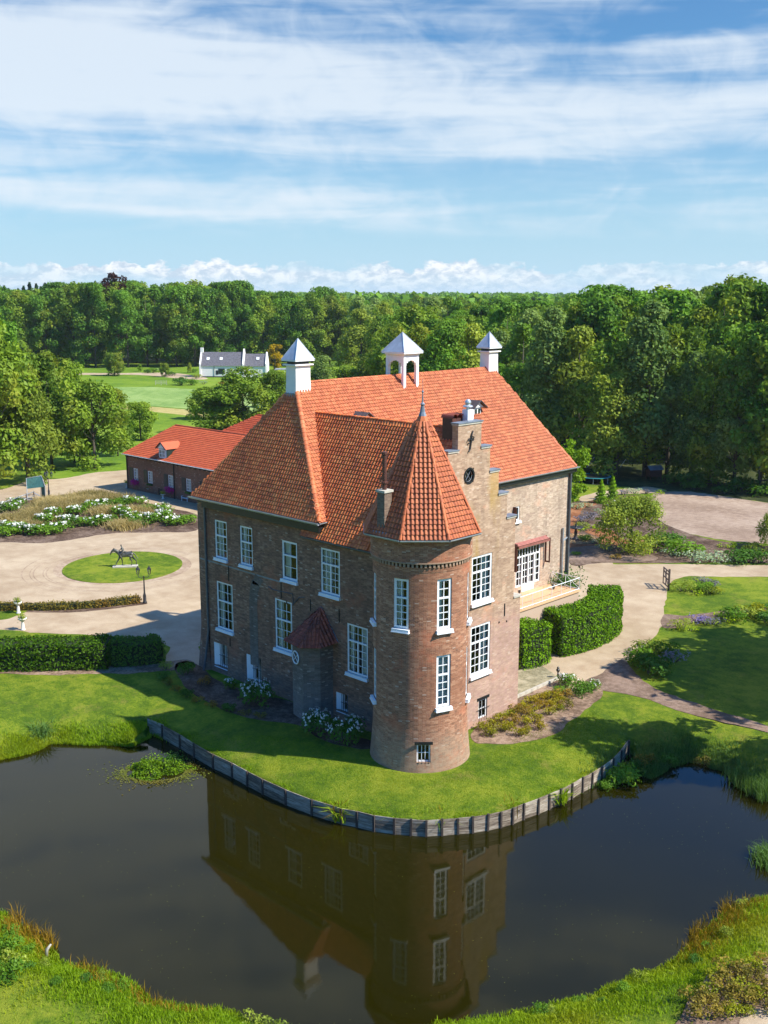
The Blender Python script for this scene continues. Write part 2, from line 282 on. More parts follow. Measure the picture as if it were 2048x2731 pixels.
M['meadow'] = m_ground('meadow_grass', [(0.43, (0.085, 0.165, 0.012)), (0.50, (0.135, 0.225, 0.014)), (0.57, (0.19, 0.27, 0.024))], (0.02, 0.10, 1.2), 0.6, patch=(0.05, 0.60, 0.4, (0.22, 0.20, 0.05)), bd=0.2)
M['gravel'] = m_ground('pale_gravel', [(0.42, (0.335, 0.245, 0.155)), (0.50, (0.405, 0.310, 0.205)), (0.58, (0.475, 0.375, 0.255))], (0.10, 0.6, 14.0), 0.5, patch=(0.22, 0.57, 0.22, (0.38, 0.285, 0.195)))
M['soil'] = m_ground('bed_soil', [(0.43, (0.060, 0.036, 0.024)), (0.50, (0.115, 0.075, 0.052)), (0.57, (0.21, 0.15, 0.11))], (0.4, 2.5, 14.0), 0.8)
M['mulch'] = m_ground('bark_mulch', [(0.43, (0.13, 0.085, 0.055)), (0.50, (0.25, 0.17, 0.115)), (0.57, (0.38, 0.27, 0.19))], (0.5, 3.5, 16.0), 0.8)
M['rust'] = m_ground('rust_mulch', [(0.43, (0.16, 0.060, 0.025)), (0.50, (0.26, 0.105, 0.045)), (0.57, (0.36, 0.17, 0.08))], (0.4, 2.5, 12.0), 0.6)
M['path'] = m_ground('trodden_path', [(0.43, (0.125, 0.085, 0.060)), (0.50, (0.18, 0.125, 0.092)), (0.57, (0.26, 0.185, 0.14))], (0.3, 2.0, 10.0), 0.5)
M['sand'] = m_ground('riding_sand', [(0.43, (0.25, 0.175, 0.125)), (0.50, (0.33, 0.24, 0.175)), (0.57, (0.42, 0.32, 0.24))], (0.10, 1.2, 9.0), 0.9)
M['ramp'] = m_ground('mossy_paving', [(0.43, (0.18, 0.16, 0.095)), (0.50, (0.27, 0.24, 0.15)), (0.57, (0.38, 0.33, 0.22))], (0.4, 1.6, 9.0), 0.3)
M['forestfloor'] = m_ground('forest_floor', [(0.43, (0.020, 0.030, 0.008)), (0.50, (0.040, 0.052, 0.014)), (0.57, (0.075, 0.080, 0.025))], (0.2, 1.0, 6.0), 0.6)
M['field'] = m_ground('reed_field', [(0.43, (0.14, 0.24, 0.055)), (0.50, (0.21, 0.31, 0.08)), (0.57, (0.28, 0.37, 0.12))], (0.05, 0.5, 3.0), 0.8)
M['haygrass'] = m_ground('ripe_grass', [(0.43, (0.26, 0.22, 0.07)), (0.50, (0.36, 0.30, 0.10)), (0.57, (0.44, 0.37, 0.15))], (0.05, 0.5, 3.0), 0.8)
def m_wood():
    m, nt, b, out = newmat('weathered_board'); o = objc(nt); oi = nt.nodes.new('ShaderNodeObjectInfo')
    n = noi(nt, mapping(nt, o, (1.4, 1.4, 14.0)), 1.0, 6, 0.7)
    v = mth(nt, 'ADD', n, mth(nt, 'MULTIPLY', mth(nt, 'SUBTRACT', oi.outputs['Random'], 0.5), 0.25))
    c = ramp(nt, v, [(0.30, (0.085, 0.060, 0.040)), (0.50, (0.27, 0.215, 0.155)), (0.70, (0.50, 0.44, 0.35))])
    nt.links.new(c, b.inputs['Base Color']); b.inputs['Roughness'].default_value = 0.85; bump(nt, b, n, 0.5, 0.02); return m
M['board'] = m_wood()
M['postwood'] = simple('dark_post_wood', (0.060, 0.045, 0.036), 0.85, 0.4, 5.0)
M['gatewood'] = simple('gate_wood', (0.085, 0.062, 0.055), 0.8, 0.3, 5.0)
def m_water():
    m, nt, b, out = newmat('pond_water'); p = geo(nt)
    n = noi(nt, p, 0.06, 3, 0.5)
    c = ramp(nt, n, [(0.35, (0.0105, 0.0096, 0.0006)), (0.65, (0.0140, 0.0125, 0.0008))])
    nt.links.new(c, b.inputs['Base Color']); b.inputs['Roughness'].default_value = 0.035; b.inputs['IOR'].default_value = 1.33; b.inputs['Specular IOR Level'].default_value = 0.47
    rp = ramp(nt, noi(nt, p, 0.12, 3, 0.6), [(0.42, 0.25), (0.62, 1.0)])
    h = mth(nt, 'MULTIPLY', rp, mth(nt, 'ADD', mth(nt, 'MULTIPLY', noi(nt, p, 1.4, 3, 0.5), 0.5), mth(nt, 'MULTIPLY', noi(nt, p, 9.0, 2, 0.5), 0.16)))
    bump(nt, b, h, 0.08, 0.05); return m
M['water'] = m_water()
# ---------------------------------------------------------------- geometry helpers
class MB:
    def __init__(s): s.v = []; s.f = []; s.uv = []; s.mi = []; s.m = 0
    def add(s, vs, fs, uvs=None):
        o = len(s.v); s.v += [tuple(v) for v in vs]
        for i, f in enumerate(fs):
            s.f.append([o + k for k in f]); s.mi.append(s.m); s.uv.append(uvs[i] if uvs else None)
        return s
    def quad(s, a, b, c, d, uv=None): return s.add([a, b, c, d], [(0, 1, 2, 3)], [uv] if uv else None)
    def box(s, c, d, R=None):
        c = Vector(c); vs = []
        for z in (-.5, .5):
            for y in (-.5, .5):
                for x in (-.5, .5):
                    q = Vector((x * d[0], y * d[1], z * d[2])); vs.append(c + (R @ q if R else q))
        return s.add(vs, [(0, 2, 3, 1), (4, 5, 7, 6), (0, 1, 5, 4), (2, 6, 7, 3), (0, 4, 6, 2), (1, 3, 7, 5)])
    def box2(s, a, b): return s.box([(a[i] + b[i]) / 2 for i in range(3)], [abs(b[i] - a[i]) for i in range(3)])
    def tube(s, pts, r, n=8, cap=True):
        pts = [Vector(p) for p in pts]; rr = r if isinstance(r, (list, tuple)) else [r] * len(pts); rings = []
        vs = []; fs = []
        for i, p in enumerate(pts):
            d = (pts[min(i + 1, len(pts) - 1)] - pts[max(i - 1, 0)]).normalized()
            a = d.orthogonal().normalized() if i == 0 else (a - d * a.dot(d)).normalized()
            b = d.cross(a)
            for k in range(n):
                t = 2 * math.pi * k / n; vs.append(p + (a * math.cos(t) + b * math.sin(t)) * rr[i])
        for i in range(len(pts) - 1):
            for k in range(n):
                fs.append((i * n + k, i * n + (k + 1) % n, (i + 1) * n + (k + 1) % n, (i + 1) * n + k))
        if cap: fs.append(tuple(range(n))[::-1]); fs.append(tuple((len(pts) - 1) * n + k for k in range(n)))
        return s.add(vs, fs)
    def lathe(s, c, prof, n=16, a0=0.0):
        vs = []; fs = []
        for r, z in prof:
            for k in range(n):
                t = a0 + 2 * math.pi * k / n; vs.append((c[0] + r * math.cos(t), c[1] + r * math.sin(t), c[2] + z))
        for i in range(len(prof) - 1):
            for k in range(n): fs.append((i * n + k, i * n + (k + 1) % n, (i + 1) * n + (k + 1) % n, (i + 1) * n + k))
        fs.append(tuple(range(n))[::-1]); fs.append(tuple((len(prof) - 1) * n + k for k in range(n)))
        return s.add(vs, fs)
    def ball(s, c, r, sc=(1, 1, 1), n=10, m=6):
        prof = [(max(1e-3, math.sin(math.pi * i / m)) * r, -math.cos(math.pi * i / m) * r) for i in range(m + 1)]
        o = len(s.v); s.lathe((0, 0, 0), prof, n)
        for i in range(o, len(s.v)): v = s.v[i]; s.v[i] = (c[0] + v[0] * sc[0], c[1] + v[1] * sc[1], c[2] + v[2] * sc[2])
        return s
    def build(s, name, mats, parent=None, smooth=False, kind=None, label=None):
        me = bpy.data.meshes.new(name); me.from_pydata(s.v, [], s.f); me.update()
        mats = mats if isinstance(mats, (list, tuple)) else [mats]
        for m in mats: me.materials.append(m)
        if len(mats) > 1: me.polygons.foreach_set('material_index', s.mi)
        if any(u is not None for u in s.uv):
            ul = me.uv_layers.new(name='UVMap'); buf = []
            for f, u in zip(s.f, s.uv):
                for k in range(len(f)): buf += list(u[k]) if u else [s.v[f[k]][0], s.v[f[k]][2]]
            ul.data.foreach_set('uv', buf)
        if smooth: me.polygons.foreach_set('use_smooth', [True] * len(me.polygons))
        o = bpy.data.objects.new(name, me); COL.objects.link(o)
        if parent: o.parent = parent
        if kind: o['kind'] = kind
        if label: o['label'] = label
        return o
def mesh_np(name, V, F, mat, parent=None, rnd=None, kind=None, smooth=False):
    """V (n,3), F (m,k) arrays -> one object; rnd is a per-vertex float"""
    me = bpy.data.meshes.new(name); k = F.shape[1]
    me.vertices.add(len(V)); me.vertices.foreach_set('co', np.asarray(V, np.float32).ravel())
    me.loops.add(F.size); me.loops.foreach_set('vertex_index', F.astype(np.int32).ravel())
    me.polygons.add(len(F)); me.polygons.foreach_set('loop_start', np.arange(0, F.size, k, dtype=np.int32))
    me.update(calc_edges=True)
    if rnd is not None:
        a = me.attributes.new('rnd', 'FLOAT', 'POINT'); a.data.foreach_set('value', np.asarray(rnd, np.float32))
    me.materials.append(mat)
    if smooth: me.polygons.foreach_set('use_smooth', [True] * len(F))
    me.validate()
    o = bpy.data.objects.new(name, me); COL.objects.link(o)
    if parent: o.parent = parent
    if kind: o['kind'] = kind
    return o
def empty(name, loc, label, cat, group=None, rz=0.0):
    o = bpy.data.objects.new(name, None); COL.objects.link(o); o.location = loc; o.rotation_euler = (0, 0, rz); o.empty_display_size = 0.3
    o['label'] = label; o['category'] = cat
    if group: o['group'] = group
    return o
def tag(o, label, cat, group=None):
    o['label'] = label; o['category'] = cat
    if group: o['group'] = group
    return o
def adopt(o, parent, kind=None):
    """move a world-space mesh under a thing whose empty stands elsewhere"""
    o.parent = parent; o.matrix_parent_inverse = Matrix.Translation(parent.location).inverted() if parent.rotation_euler.z == 0 else parent.matrix_basis.inverted()
    return o
def copy_tree(o, loc=None, rz=None, scale=None, label=None, group=None, parent=None):
    c = o.copy(); COL.objects.link(c); c.parent = parent
    if loc is not None: c.location = loc
    if rz is not None: c.rotation_euler = (0, 0, rz)
    if scale is not None: c.scale = scale
    if label: c['label'] = label
    if group: c['group'] = group
    for ch in o.children:
        d = ch.copy(); COL.objects.link(d); d.parent = c
        for g in ch.children:
            e = g.copy(); COL.objects.link(e); e.parent = d
    return c
# ---------------------------------------------------------------- foliage
def leaves_np(C, N, size, rng, aspect=0.6, tilt=0.7, rnd=None):
    """one bent diamond per centre C, roughly facing N"""
    n = len(C); N = N + rng.normal(0, tilt, (n, 3)); N /= np.linalg.norm(N, axis=1)[:, None] + 1e-9
    A = rng.normal(0, 1, (n, 3)); A -= N * (A * N).sum(1)[:, None]; A /= np.linalg.norm(A, axis=1)[:, None] + 1e-9
    B = np.cross(N, A); s = (size * rng.uniform(0.6, 1.3, n))[:, None]
    V = np.stack([C - A * s, C + B * s * aspect - N * s * 0.15, C + A * s, C - B * s * aspect - N * s * 0.15], 1).reshape(-1, 3)
    F = np.arange(n * 4).reshape(-1, 4)
    r = rng.uniform(0, 1, n) if rnd is None else np.clip(rnd + rng.normal(0, 0.16, n), 0, 1)
    return V, F, np.repeat(r, 4)
def clump_crown(rng, clumps, per, size, sq=1.0, up=0.25, aspect=0.6):
    Cs = []; Ns = []; Rn = []
    for (cx, cy, cz, cr) in clumps:
        k = max(8, int(per * (cr ** 1.6)))
        D = rng.normal(0, 1, (k, 3)); D[:, 2] += up; D /= np.linalg.norm(D, axis=1)[:, None]
        rr = cr * rng.uniform(0.62, 1.08, k)[:, None]
        rr = rr * (1 + 0.22 * np.sin(D[:, :1] * 5 + cx) * np.cos(D[:, 1:2] * 6 + cz))
        P = D * rr; P[:, 2] *= sq
        Cs.append(P + np.array([cx, cy, cz])); Ns.append(D * 1.0 + np.array([0, 0, 0.35])); Rn.append(np.full(k, rng.uniform(0.22, 0.80)))
    return leaves_np(np.concatenate(Cs), np.concatenate(Ns), size, rng, aspect, 0.55, np.concatenate(Rn))
def make_tree(name, mat, seed, H, Wd, base=0.18, n=46, per=95, size=0.33, label='', cat='tree', shape='round', trunk_r=0.32):
    rng = np.random.default_rng(seed); cl = []
    limbs = [(rng.uniform(0, 6.28), rng.uniform(.08, .92), rng.uniform(.65, 1.12)) for _ in range(11)]
    for i in range(n):
        if shape == 'round' and i % 5 < 3:
            la, lt, lr = limbs[i % 11]; pr = math.sin(math.pi * min(1, lt * .84 + .14)) ** .5; q = Wd / 2 * pr * lr * rng.uniform(.45, .95); cr = Wd * rng.uniform(.09, .16)
            cl.append((q * math.cos(la) + rng.normal(0, Wd * .06), q * math.sin(la) + rng.normal(0, Wd * .06), min(H - cr * .8, base * H + (H - base * H) * lt + rng.normal(0, H * .045)), cr)); continue
        t = rng.uniform(0, 1) ** 0.8
        z = base * H + (H - base * H) * t
        if shape == 'round': prof = math.sin(math.pi * min(1, (t * 0.88 + 0.12))) ** 0.55
        elif shape == 'tall': prof = (1 - t) ** 0.45 * (0.45 + 0.55 * min(1, t * 4))
        elif shape == 'cone': prof = (1 - t) * 0.95 + 0.05
        elif shape == 'droop': prof = (1 - t ** 2.2) ** 0.6
        r = Wd / 2 * prof * rng.uniform(0.55, 1.0) ** 0.5; a = rng.uniform(0, 2 * math.pi)
        cr = Wd * rng.uniform(0.10, 0.19) * (0.7 if t > 0.85 else 1.0)
        r = max(0, r - cr * 0.6)
        cl.append((r * math.cos(a), r * math.sin(a), min(z, H - cr * 0.8), cr))
    cl.append((0, 0, H - Wd * 0.12, Wd * 0.13)); cl.append((0, 0, H * 0.62, Wd * 0.24))
    V, F, r = clump_crown(rng, cl, per, size, 0.85)
    t = empty(name, (0, 0, 0), label, cat)
    mesh_np('crown', V, F, mat, t, r)
    mb = MB(); mb.tube([(0, 0, -0.3), (0.05, 0, H * 0.2), (0.1, 0.1, H * 0.5), (0, 0, H * 0.82)], [trunk_r * 1.25, trunk_r, trunk_r * 0.6, 0.06], 8)
    for (x, y, z, cr) in cl[:9]:
        z0 = max(base * H * 0.9, z * 0.55); mb.tube([(0.05, 0, z0), (x * .5, y * .5, (z0 + z) / 2), (x, y, z)], [trunk_r * 0.4, trunk_r * 0.25, 0.04], 5)
    mb.build('trunk', M['bark'], t, True)
    return t
def make_conifer(name, seed, H, Wd, mat, label):
    rng = np.random.default_rng(seed); C = []; N = []
    for k in range(46):
        t = k / 46; z = H * (0.12 + 0.88 * t); r = Wd / 2 * (1 - t) + 0.25
        m = int(24 + 90 * (1 - t)); a = rng.uniform(0, 2 * math.pi, m); q = r * rng.uniform(0.35, 1.0, m)
        C.append(np.stack([q * np.cos(a), q * np.sin(a), z - q * 0.28 + rng.normal(0, .15, m)], 1)); N.append(np.stack([np.cos(a) * .4, np.sin(a) * .4, np.ones(m)], 1))
    V, F, r = leaves_np(np.concatenate(C), np.concatenate(N), 0.62, rng, 0.6, 0.5)
    t = empty(name, (0, 0, 0), label, 'tree'); mesh_np('crown', V, F, mat, t, r)
    MB().tube([(0, 0, -0.3), (0, 0, H * .95)], [0.3, 0.04], 6).build('trunk', M['bark'], t); return t
def make_bush(name, mat, seed, r, h, label, cat='bush', size=0.09, dens=1.0, flowers=None, fcount=40, fsize=0.10, stems=True, nc=12):
    """a shrub: lumps of leaves, optional flower heads as a part"""
    rng = np.random.default_rng(seed); cl = []
    for i in range(nc):
        a = rng.uniform(0, 2 * math.pi); q = r * 0.72 * rng.uniform(0, 1) ** 0.5; cr = min(r, h) * rng.uniform(0.28, 0.46)
        cl.append((q * math.cos(a), q * math.sin(a), max(cr * .6, (h - cr) * (1 - 0.55 * (q / r) ** 2) * rng.uniform(0.75, 1.0)), cr))
    V, F, rn = clump_crown(rng, cl, 170 * dens / (min(r, h) ** 0.6 + 1e-3), size, 0.9, 0.5)
    V[:, 2] = np.maximum(V[:, 2], 0.02)
    t = empty(name, (0, 0, 0), label, cat)
    mesh_np('foliage', V, F, mat, t, rn)
    if stems:
        mb = MB()
        for (x, y, z, cr) in cl[:6]: mb.tube([(x * .2, y * .2, -0.05), (x * .6, y * .6, z * .6), (x, y, z)], [0.03, 0.02, 0.01], 4)
        mb.build('stem', M['bark'], t)
    if flowers is not None:
        FC = []; FN = []
        for i in range(fcount):
            x, y, z, cr = cl[rng.integers(len(cl))]; d = rng.normal(0, 1, 3); d[2] = abs(d[2]) + 0.3; d /= np.linalg.norm(d)
            c = np.array([x, y, z]) + d * cr * 1.06
            m = 9; FC.append(c + rng.normal(0, fsize * .45, (m, 3))); FN.append(np.tile(d, (m, 1)))
        V, F, rn = leaves_np(np.concatenate(FC), np.concatenate(FN), fsize * 0.55, rng, 0.9, 0.4)
        mesh_np('flowers', V, F, flowers, t, rn, 'stuff')
    return t
def blades_np(P, h, w, rng, lean=0.35, nseg=2):
    n = len(P); a = rng.uniform(0, 2 * math.pi, n); hh = h * rng.uniform(0.55, 1.25, n); ww = w * rng.uniform(0.7, 1.3, n)
    L = rng.normal(0, lean, (n, 2)); d = np.stack([np.cos(a), np.sin(a), np.zeros(n)], 1) * ww[:, None] / 2
    up1 = np.stack([L[:, 0] * hh * .35, L[:, 1] * hh * .35, hh * .6], 1); up2 = np.stack([L[:, 0] * hh, L[:, 1] * hh, hh * (1 - 0.25 * np.hypot(L[:, 0], L[:, 1]))], 1)
    V = np.stack([P - d, P + d, P + up1 + d * .7, P + up1 - d * .7, P + up2], 1).reshape(-1, 3)
    b = np.arange(n)[:, None] * 5
    F = np.concatenate([b + np.array([[0, 1, 2]]), b + np.array([[0, 2, 3]]), b + np.array([[3, 2, 4]])])
    return V, F, np.repeat(rng.uniform(0, 1, n), 5)
def catmull(pts, closed=True, n=5):
    P = [Vector((p[0], p[1])) for p in pts]; out = []; m = len(P)
    for i in range(m if closed else m - 1):
        p0 = P[(i - 1) % m] if closed or i > 0 else P[0]; p1 = P[i]; p2 = P[(i + 1) % m]; p3 = P[(i + 2) % m] if closed or i + 2 < m else P[-1]
        for k in range(n):
            t = k / n; out.append(0.5 * ((2 * p1) + (p2 - p0) * t + (2 * p0 - 5 * p1 + 4 * p2 - p3) * t * t + (3 * p1 - p0 - 3 * p2 + p3) * t ** 3))
    if not closed: out.append(P[-1])
    return out
def inpoly(P, poly):
    x, y = P[:, 0], P[:, 1]; r = np.zeros(len(P), bool); q = np.asarray([(p[0], p[1]) for p in poly])
    for i in range(len(q)):
        x1, y1 = q[i]; x2, y2 = q[i - 1]
        c = ((y1 > y) != (y2 > y)) & (x < (x2 - x1) * (y - y1) / (y2 - y1 + 1e-12) + x1); r ^= c
    return r
def seg_dist(P, poly, closed=True):
    q = np.asarray([(p[0], p[1]) for p in poly]); best = np.full(len(P), 1e9); idx = np.zeros(len(P), int)
    for i in range(len(q) - (0 if closed else 1)):
        a = q[i]; b = q[(i + 1) % len(q)]; ab = b - a; t = np.clip(((P - a) @ ab) / (ab @ ab + 1e-12), 0, 1)
        d = np.hypot(*(P - (a + t[:, None] * ab)).T); k = d < best; best[k] = d[k]; idx[k] = i
    return best, idx
def sheet(name, pts, z, mat, wob=0.25, smooth=True, n=6, thick=0.0, kind='structure'):
    P = catmull(pts, True, n) if smooth else [Vector((p[0], p[1])) for p in pts]
    if wob:
        P = [p + Vector((noise.noise(Vector((p.x * .9, p.y * .9, 3.3))), noise.noise(Vector((p.x * .9, p.y * .9, 9.1))))) * wob for p in P]
    loop = [Vector((p.x, p.y, 0)) for p in P]; tri = tessellate_polygon([loop]); m = len(P)
    vs = [(p.x, p.y, z) for p in P]; fs = [tuple(t) for t in tri]
    mb = MB(); mb.add(vs, fs)
    vs2 = []; fs2 = []
    for i in range(m): a = P[i]; b = P[(i + 1) % m]; mb.quad((a.x, a.y, z), (b.x, b.y, z), (b.x, b.y, z - 0.05 - thick), (a.x, a.y, z - 0.05 - thick))
    o = mb.build(name, mat); bm = bmesh.new(); bm.from_mesh(o.data); bmesh.ops.recalc_face_normals(bm, faces=bm.faces); bm.to_mesh(o.data); bm.free()
    if sum(p.normal.z * p.area for p in o.data.polygons) < 0: o.data.flip_normals()
    if kind: o['kind'] = kind
    return o
# ---------------------------------------------------------------- ground and pond
WZ = -1.30
shore = [(-20.17,-17.12),(-19.76,-15.46),(-20.29,-13.87),(-18.06,-11.81),(-16.03,-10.15),(-16.32,-8.78)]          # near-left natural bank, at the water line
boards_top = [(-17.08,-8.23),(-15.47,-8.09),(-13.32,-8.22),(-11.53,-8.4),(-9.38,-8.55),(-7.54,-8.52),(-5.97,-8.61),(-4.5,-8.65),(-2.49,-8.61),(-0.53,-8.39),(1.42,-7.96),(2.26,-7.6),(3.26,-7.3),(4.27,-6.75),(5.01,-6.23),(5.67,-5.74),(6.21,-5.07),(6.73,-4.36),(7.21,-3.69),(7.63,-2.93),(7.94,-2.18),(8.17,-1.43),(8.27,-0.57),(8.49,0.5),(8.6,1.4),(8.73,2.33),(8.79,3.38),(8.77,4.5),(8.81,5.45),(8.79,6.49),(8.63,8.01),(8.3,9.45),(7.84,11.06)]
right_bank = [(8.11,11.25),(9.66,9.18),(10.47,9.16),(10.51,11.19),(11.15,12.75),(12.25,13.35),(13.64,13.04),(14.78,12.01),(15.99,11.24),(18.06,11.62),(20.45,9.74),(20.63,5.78),(21.89,2.38),(21.07,-0.48),(20.96,-3.1),(21.05,-5.05),(21.05,-6.19),(20.44,-8.48),(19.94,-10.16),(19.51,-11.86),(17.87,-14.51),(16.46,-17.01),(14.85,-19.32),(12.08,-21.24),(9.84,-22.28),(8.23,-23.24),(6.8,-24.13),(5.32,-24.18),(4.27,-24.37),(2.12,-25.1),(0.23,-25.48),(-1.88,-25.3),(-3.63,-25.44),(-7.02,-25.89),(-10.42,-27.41),(-15.59,-27.27),(-21.44,-23.76),(-21.07,-19.41)]
pond = [Vector(p) for p in shore] + [Vector(p) for p in boards_top] + [Vector(p) for p in right_bank]
nS, nB = len(shore), len(boards_top)
def densify(poly, step, fix):
    out = []; ty = []
    m = len(poly)
    for i in range(m):
        a, b = poly[i], poly[(i + 1) % m]; isb = (nS <= i < nS + nB - 1); k = max(1, int((b - a).length / step))
        for j in range(k):
            p = a.lerp(b, j / k)
            if not isb and not (nS <= i <= nS + nB and j == 0): p = p + Vector((noise.noise(Vector((p.x * .8, p.y * .8, 0))), noise.noise(Vector((p.x * .8, p.y * .8, 5)))) ) * 0.45
            out.append(p); ty.append(isb or (i == nS + nB - 1 and j == 0))
    return out, ty
PO, PT = densify(pond, 0.6, None)
POa = np.array([(p.x, p.y) for p in PO]); PTa = np.array(PT)
def ground_z(P):
    P = np.asarray(P, float); d, idx = seg_dist(P, POa); ins = inpoly(P, POa); isb = PTa[idx] & PTa[(idx + 1) % len(PTa)]
    nat = np.interp(d, [0, .35, .9, 1.6, 2.6, 4.5], [WZ, -1.12, -0.80, -0.48, -0.22, 0.0])
    brd = np.interp(d, [0, .08, .1, 1.0, 3.5], [-0.42, -0.42, -0.42, -0.33, 0.0])
    z = np.where(isb, brd, nat)
    db, _ = seg_dist(P, [(p[0], p[1]) for p in boards_top], False)
    z = np.where(~isb & (db < 3.0), np.maximum(z, brd * (1 - db / 3) + nat * (db / 3)) , z)
    return np.where(ins, np.where(isb & (d < 0.25), -2.2, np.maximum(-2.2, WZ - 0.1 - d * 0.8)), z)
rng0 = np.random.default_rng(5)
gx, gy = np.meshgrid(np.arange(-75, 60, 0.75), np.arange(-60, 60, 0.75)); G = np.stack([gx.ravel(), gy.ravel()], 1) + rng0.uniform(-.2, .2, (gx.size, 2))
d, _ = seg_dist(G, POa); ins = inpoly(G, POa)
G = G[((d < 7) & ~ins & (d > 0.30)) | (ins & (d > 0.4) & (d < 2.5))]
far = [(r * math.cos(a), r * math.sin(a)) for r in (45, 90, 200, 420, 900, 2000, 4500) for a in np.arange(0, 2 * math.pi, math.pi / 14)]
farA = np.array(far); df, _ = seg_dist(farA, POa); far = [f for f, q, i in zip(far, df, inpoly(farA, POa)) if q > 7 and not i]
Pv = [Vector((p.x, p.y)) for p in PO]; m = len(Pv)
# board stretch: a second ring 10 cm behind the outline carries the lawn edge
cen = [Vector((0, 0))]
off = []; 
for i in range(m):
    if PT[i]:
        t = (Pv[(i + 1) % m] - Pv[i - 1]).normalized(); nrm = Vector((t.y, -t.x))
        q = Pv[i] + nrm * 0.10
        if inpoly(np.array([(q.x, q.y)]), POa)[0]: q = Pv[i] - nrm * 0.10
        off.append(q)
verts = Pv + off + [Vector(g) for g in G] + [Vector(f) for f in far]
edges = [(i, (i + 1) % m) for i in range(m)] + [(m + i, m + i + 1) for i in range(len(off) - 1)]
cv, ce, cf, *_ = delaunay_2d_cdt(verts, edges, [], 0, 1e-5)
cva = np.array([(v.x, v.y) for v in cv]); zz = ground_z(cva)
for i in range(m): zz[i] = -1.9 if PT[i] else WZ + 0.0
zz[m:m + len(off)] = -0.42
hyp = np.hypot(cva[:, 0], cva[:, 1]); zz = np.where(hyp > 44.9, 0.0 + zz * 0, zz)
mb = MB(); mb.add([(v[0], v[1], z + 0.0) for v, z in zip(cva, zz)], [tuple(f) for f in cf])
o = mb.build('ground', M['lawn'], smooth=True, kind='structure')
if o.data.polygons[0].normal.z < 0: o.data.flip_normals()
wat = MB(); wat.add([(-150, -90, WZ), (90, -90, WZ), (90, 90, WZ), (-150, 90, WZ)], [(0, 1, 2, 3)])
# the water sheet keeps to the pond and a strip beneath its banks
Pw = [Vector((p.x, p.y)) for p in PO]; tri = tessellate_polygon([[Vector((p.x, p.y, 0)) for p in Pw]])
wb = MB(); wb.add([(p.x, p.y, WZ) for p in Pw], [tuple(t) for t in tri]); wo_ = wb.build('water', M['water'], kind='structure')
if wo_.data.polygons[0].normal.z < 0: wo_.data.flip_normals()
# ---- surfaces laid on the ground
sheet('meadow', [(-70, 60), (-110, 35), (-240, 60), (-420, 120), (-560, 330), (-330, 480), (-200, 330), (-120, 200), (-80, 120)], 0.004, M['meadow'], 0)
sheet('gravel_drive', [(-111.2,-3.02),(-107.99,18.77),(-103.04,24.62),(-106.64,30.81),(-105.28,36.14),(-106.45,41.6),(-105.28,47.13)] + [(-100, 70), (-60, 70), (-30, 60), (-12, 40), (-12, 10), (-18, 3), (-24, -1.5)] + [(-28.27,1.11),(-32.94,-0.62),(-40.53,-6.8),(-40.89,-12.41),(-44.25,-23.06)], 0.010, M['gravel'], 0.3)
sheet('gravel_drive', [(-14, 9), (-9, 30), (-22, 50), (-24, 60)] + [(-20.51,45.59),(-17.59,47.61),(-13.45,51.63),(-8.53,56.14),(-5.04,59.27),(1.61,65.46),(3.31,60.93),(-2.99,54.81),(-6.25,51.63),(-8.89,49.07),(-8.54,45.55),(-5.82,39.78),(-3.62,35.91),(-2.27,33.14),(-0.76,27.8),(0.31,23.75),(0.83,19.56),(0.45,16.53),(-1.07,16.11),(-1.04,10.84)] + [(-0.3, 8.6), (-8, 8.8)], 0.013, M['gravel'], 0.25)
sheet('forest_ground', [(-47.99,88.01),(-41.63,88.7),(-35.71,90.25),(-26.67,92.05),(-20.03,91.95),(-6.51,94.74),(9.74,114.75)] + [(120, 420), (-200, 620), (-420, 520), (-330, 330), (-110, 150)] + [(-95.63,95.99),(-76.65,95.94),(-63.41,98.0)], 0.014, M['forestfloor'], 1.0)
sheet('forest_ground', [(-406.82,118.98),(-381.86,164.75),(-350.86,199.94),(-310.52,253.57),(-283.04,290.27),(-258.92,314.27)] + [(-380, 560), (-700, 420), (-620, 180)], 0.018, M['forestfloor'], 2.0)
sheet('sand_arena', [(-34.31,86.56),(-32.12,91.7),(-26.67,92.05),(-19.88,91.63),(-11.35,92.1),(-2.71,70.35),(-9.2,68.35),(-13.98,66.92),(-18.94,67.51),(-24.46,71.3),(-30.8,78.76)], 0.022, M['sand'], 0.4)
sheet('garden_soil', [(-36.98,69.26),(-38.86,76.37),(-37.26,81.73),(-33.5,83.95),(-25.39,72.34),(-18.94,67.51),(-13.54,66.05),(-8.8,67.48),(-2.29,69.27),(-0.19,63.99),(-5.38,60.02),(-9.69,56.38),(-13.65,51.98),(-17.91,48.11),(-20.96,46.25)], 0.026, M['soil'], 0.3)
sheet('garden_gravel', [(-24.62,51.48),(-22.44,54.22),(-19.93,55.43),(-16.57,55.09),(-14.57,53.58),(-15.35,51.16),(-18.13,48.45),(-21.19,46.58)], 0.030, M['path'], 0.2)
sheet('rust_mulch', [(-36.9,70.19),(-37.74,74.69),(-37.26,76.53),(-35.78,74.8),(-35.6,71.46),(-33.65,67.49),(-31.26,63.53),(-27.93,58.76),(-28.63,58.08),(-33.44,64.51)], 0.034, M['rust'], 0.2)
sheet('rust_mulch', [(-27.74,59.64),(-27.1,62.41),(-24.8,61.8),(-22.26,59.2),(-19.56,60.19),(-17.91,57.39),(-20.96,55.66),(-23.18,53.51),(-24.34,51.44),(-25.77,53.51),(-23.31,54.63),(-23.97,57.54)], 0.034, M['rust'], 0.2)
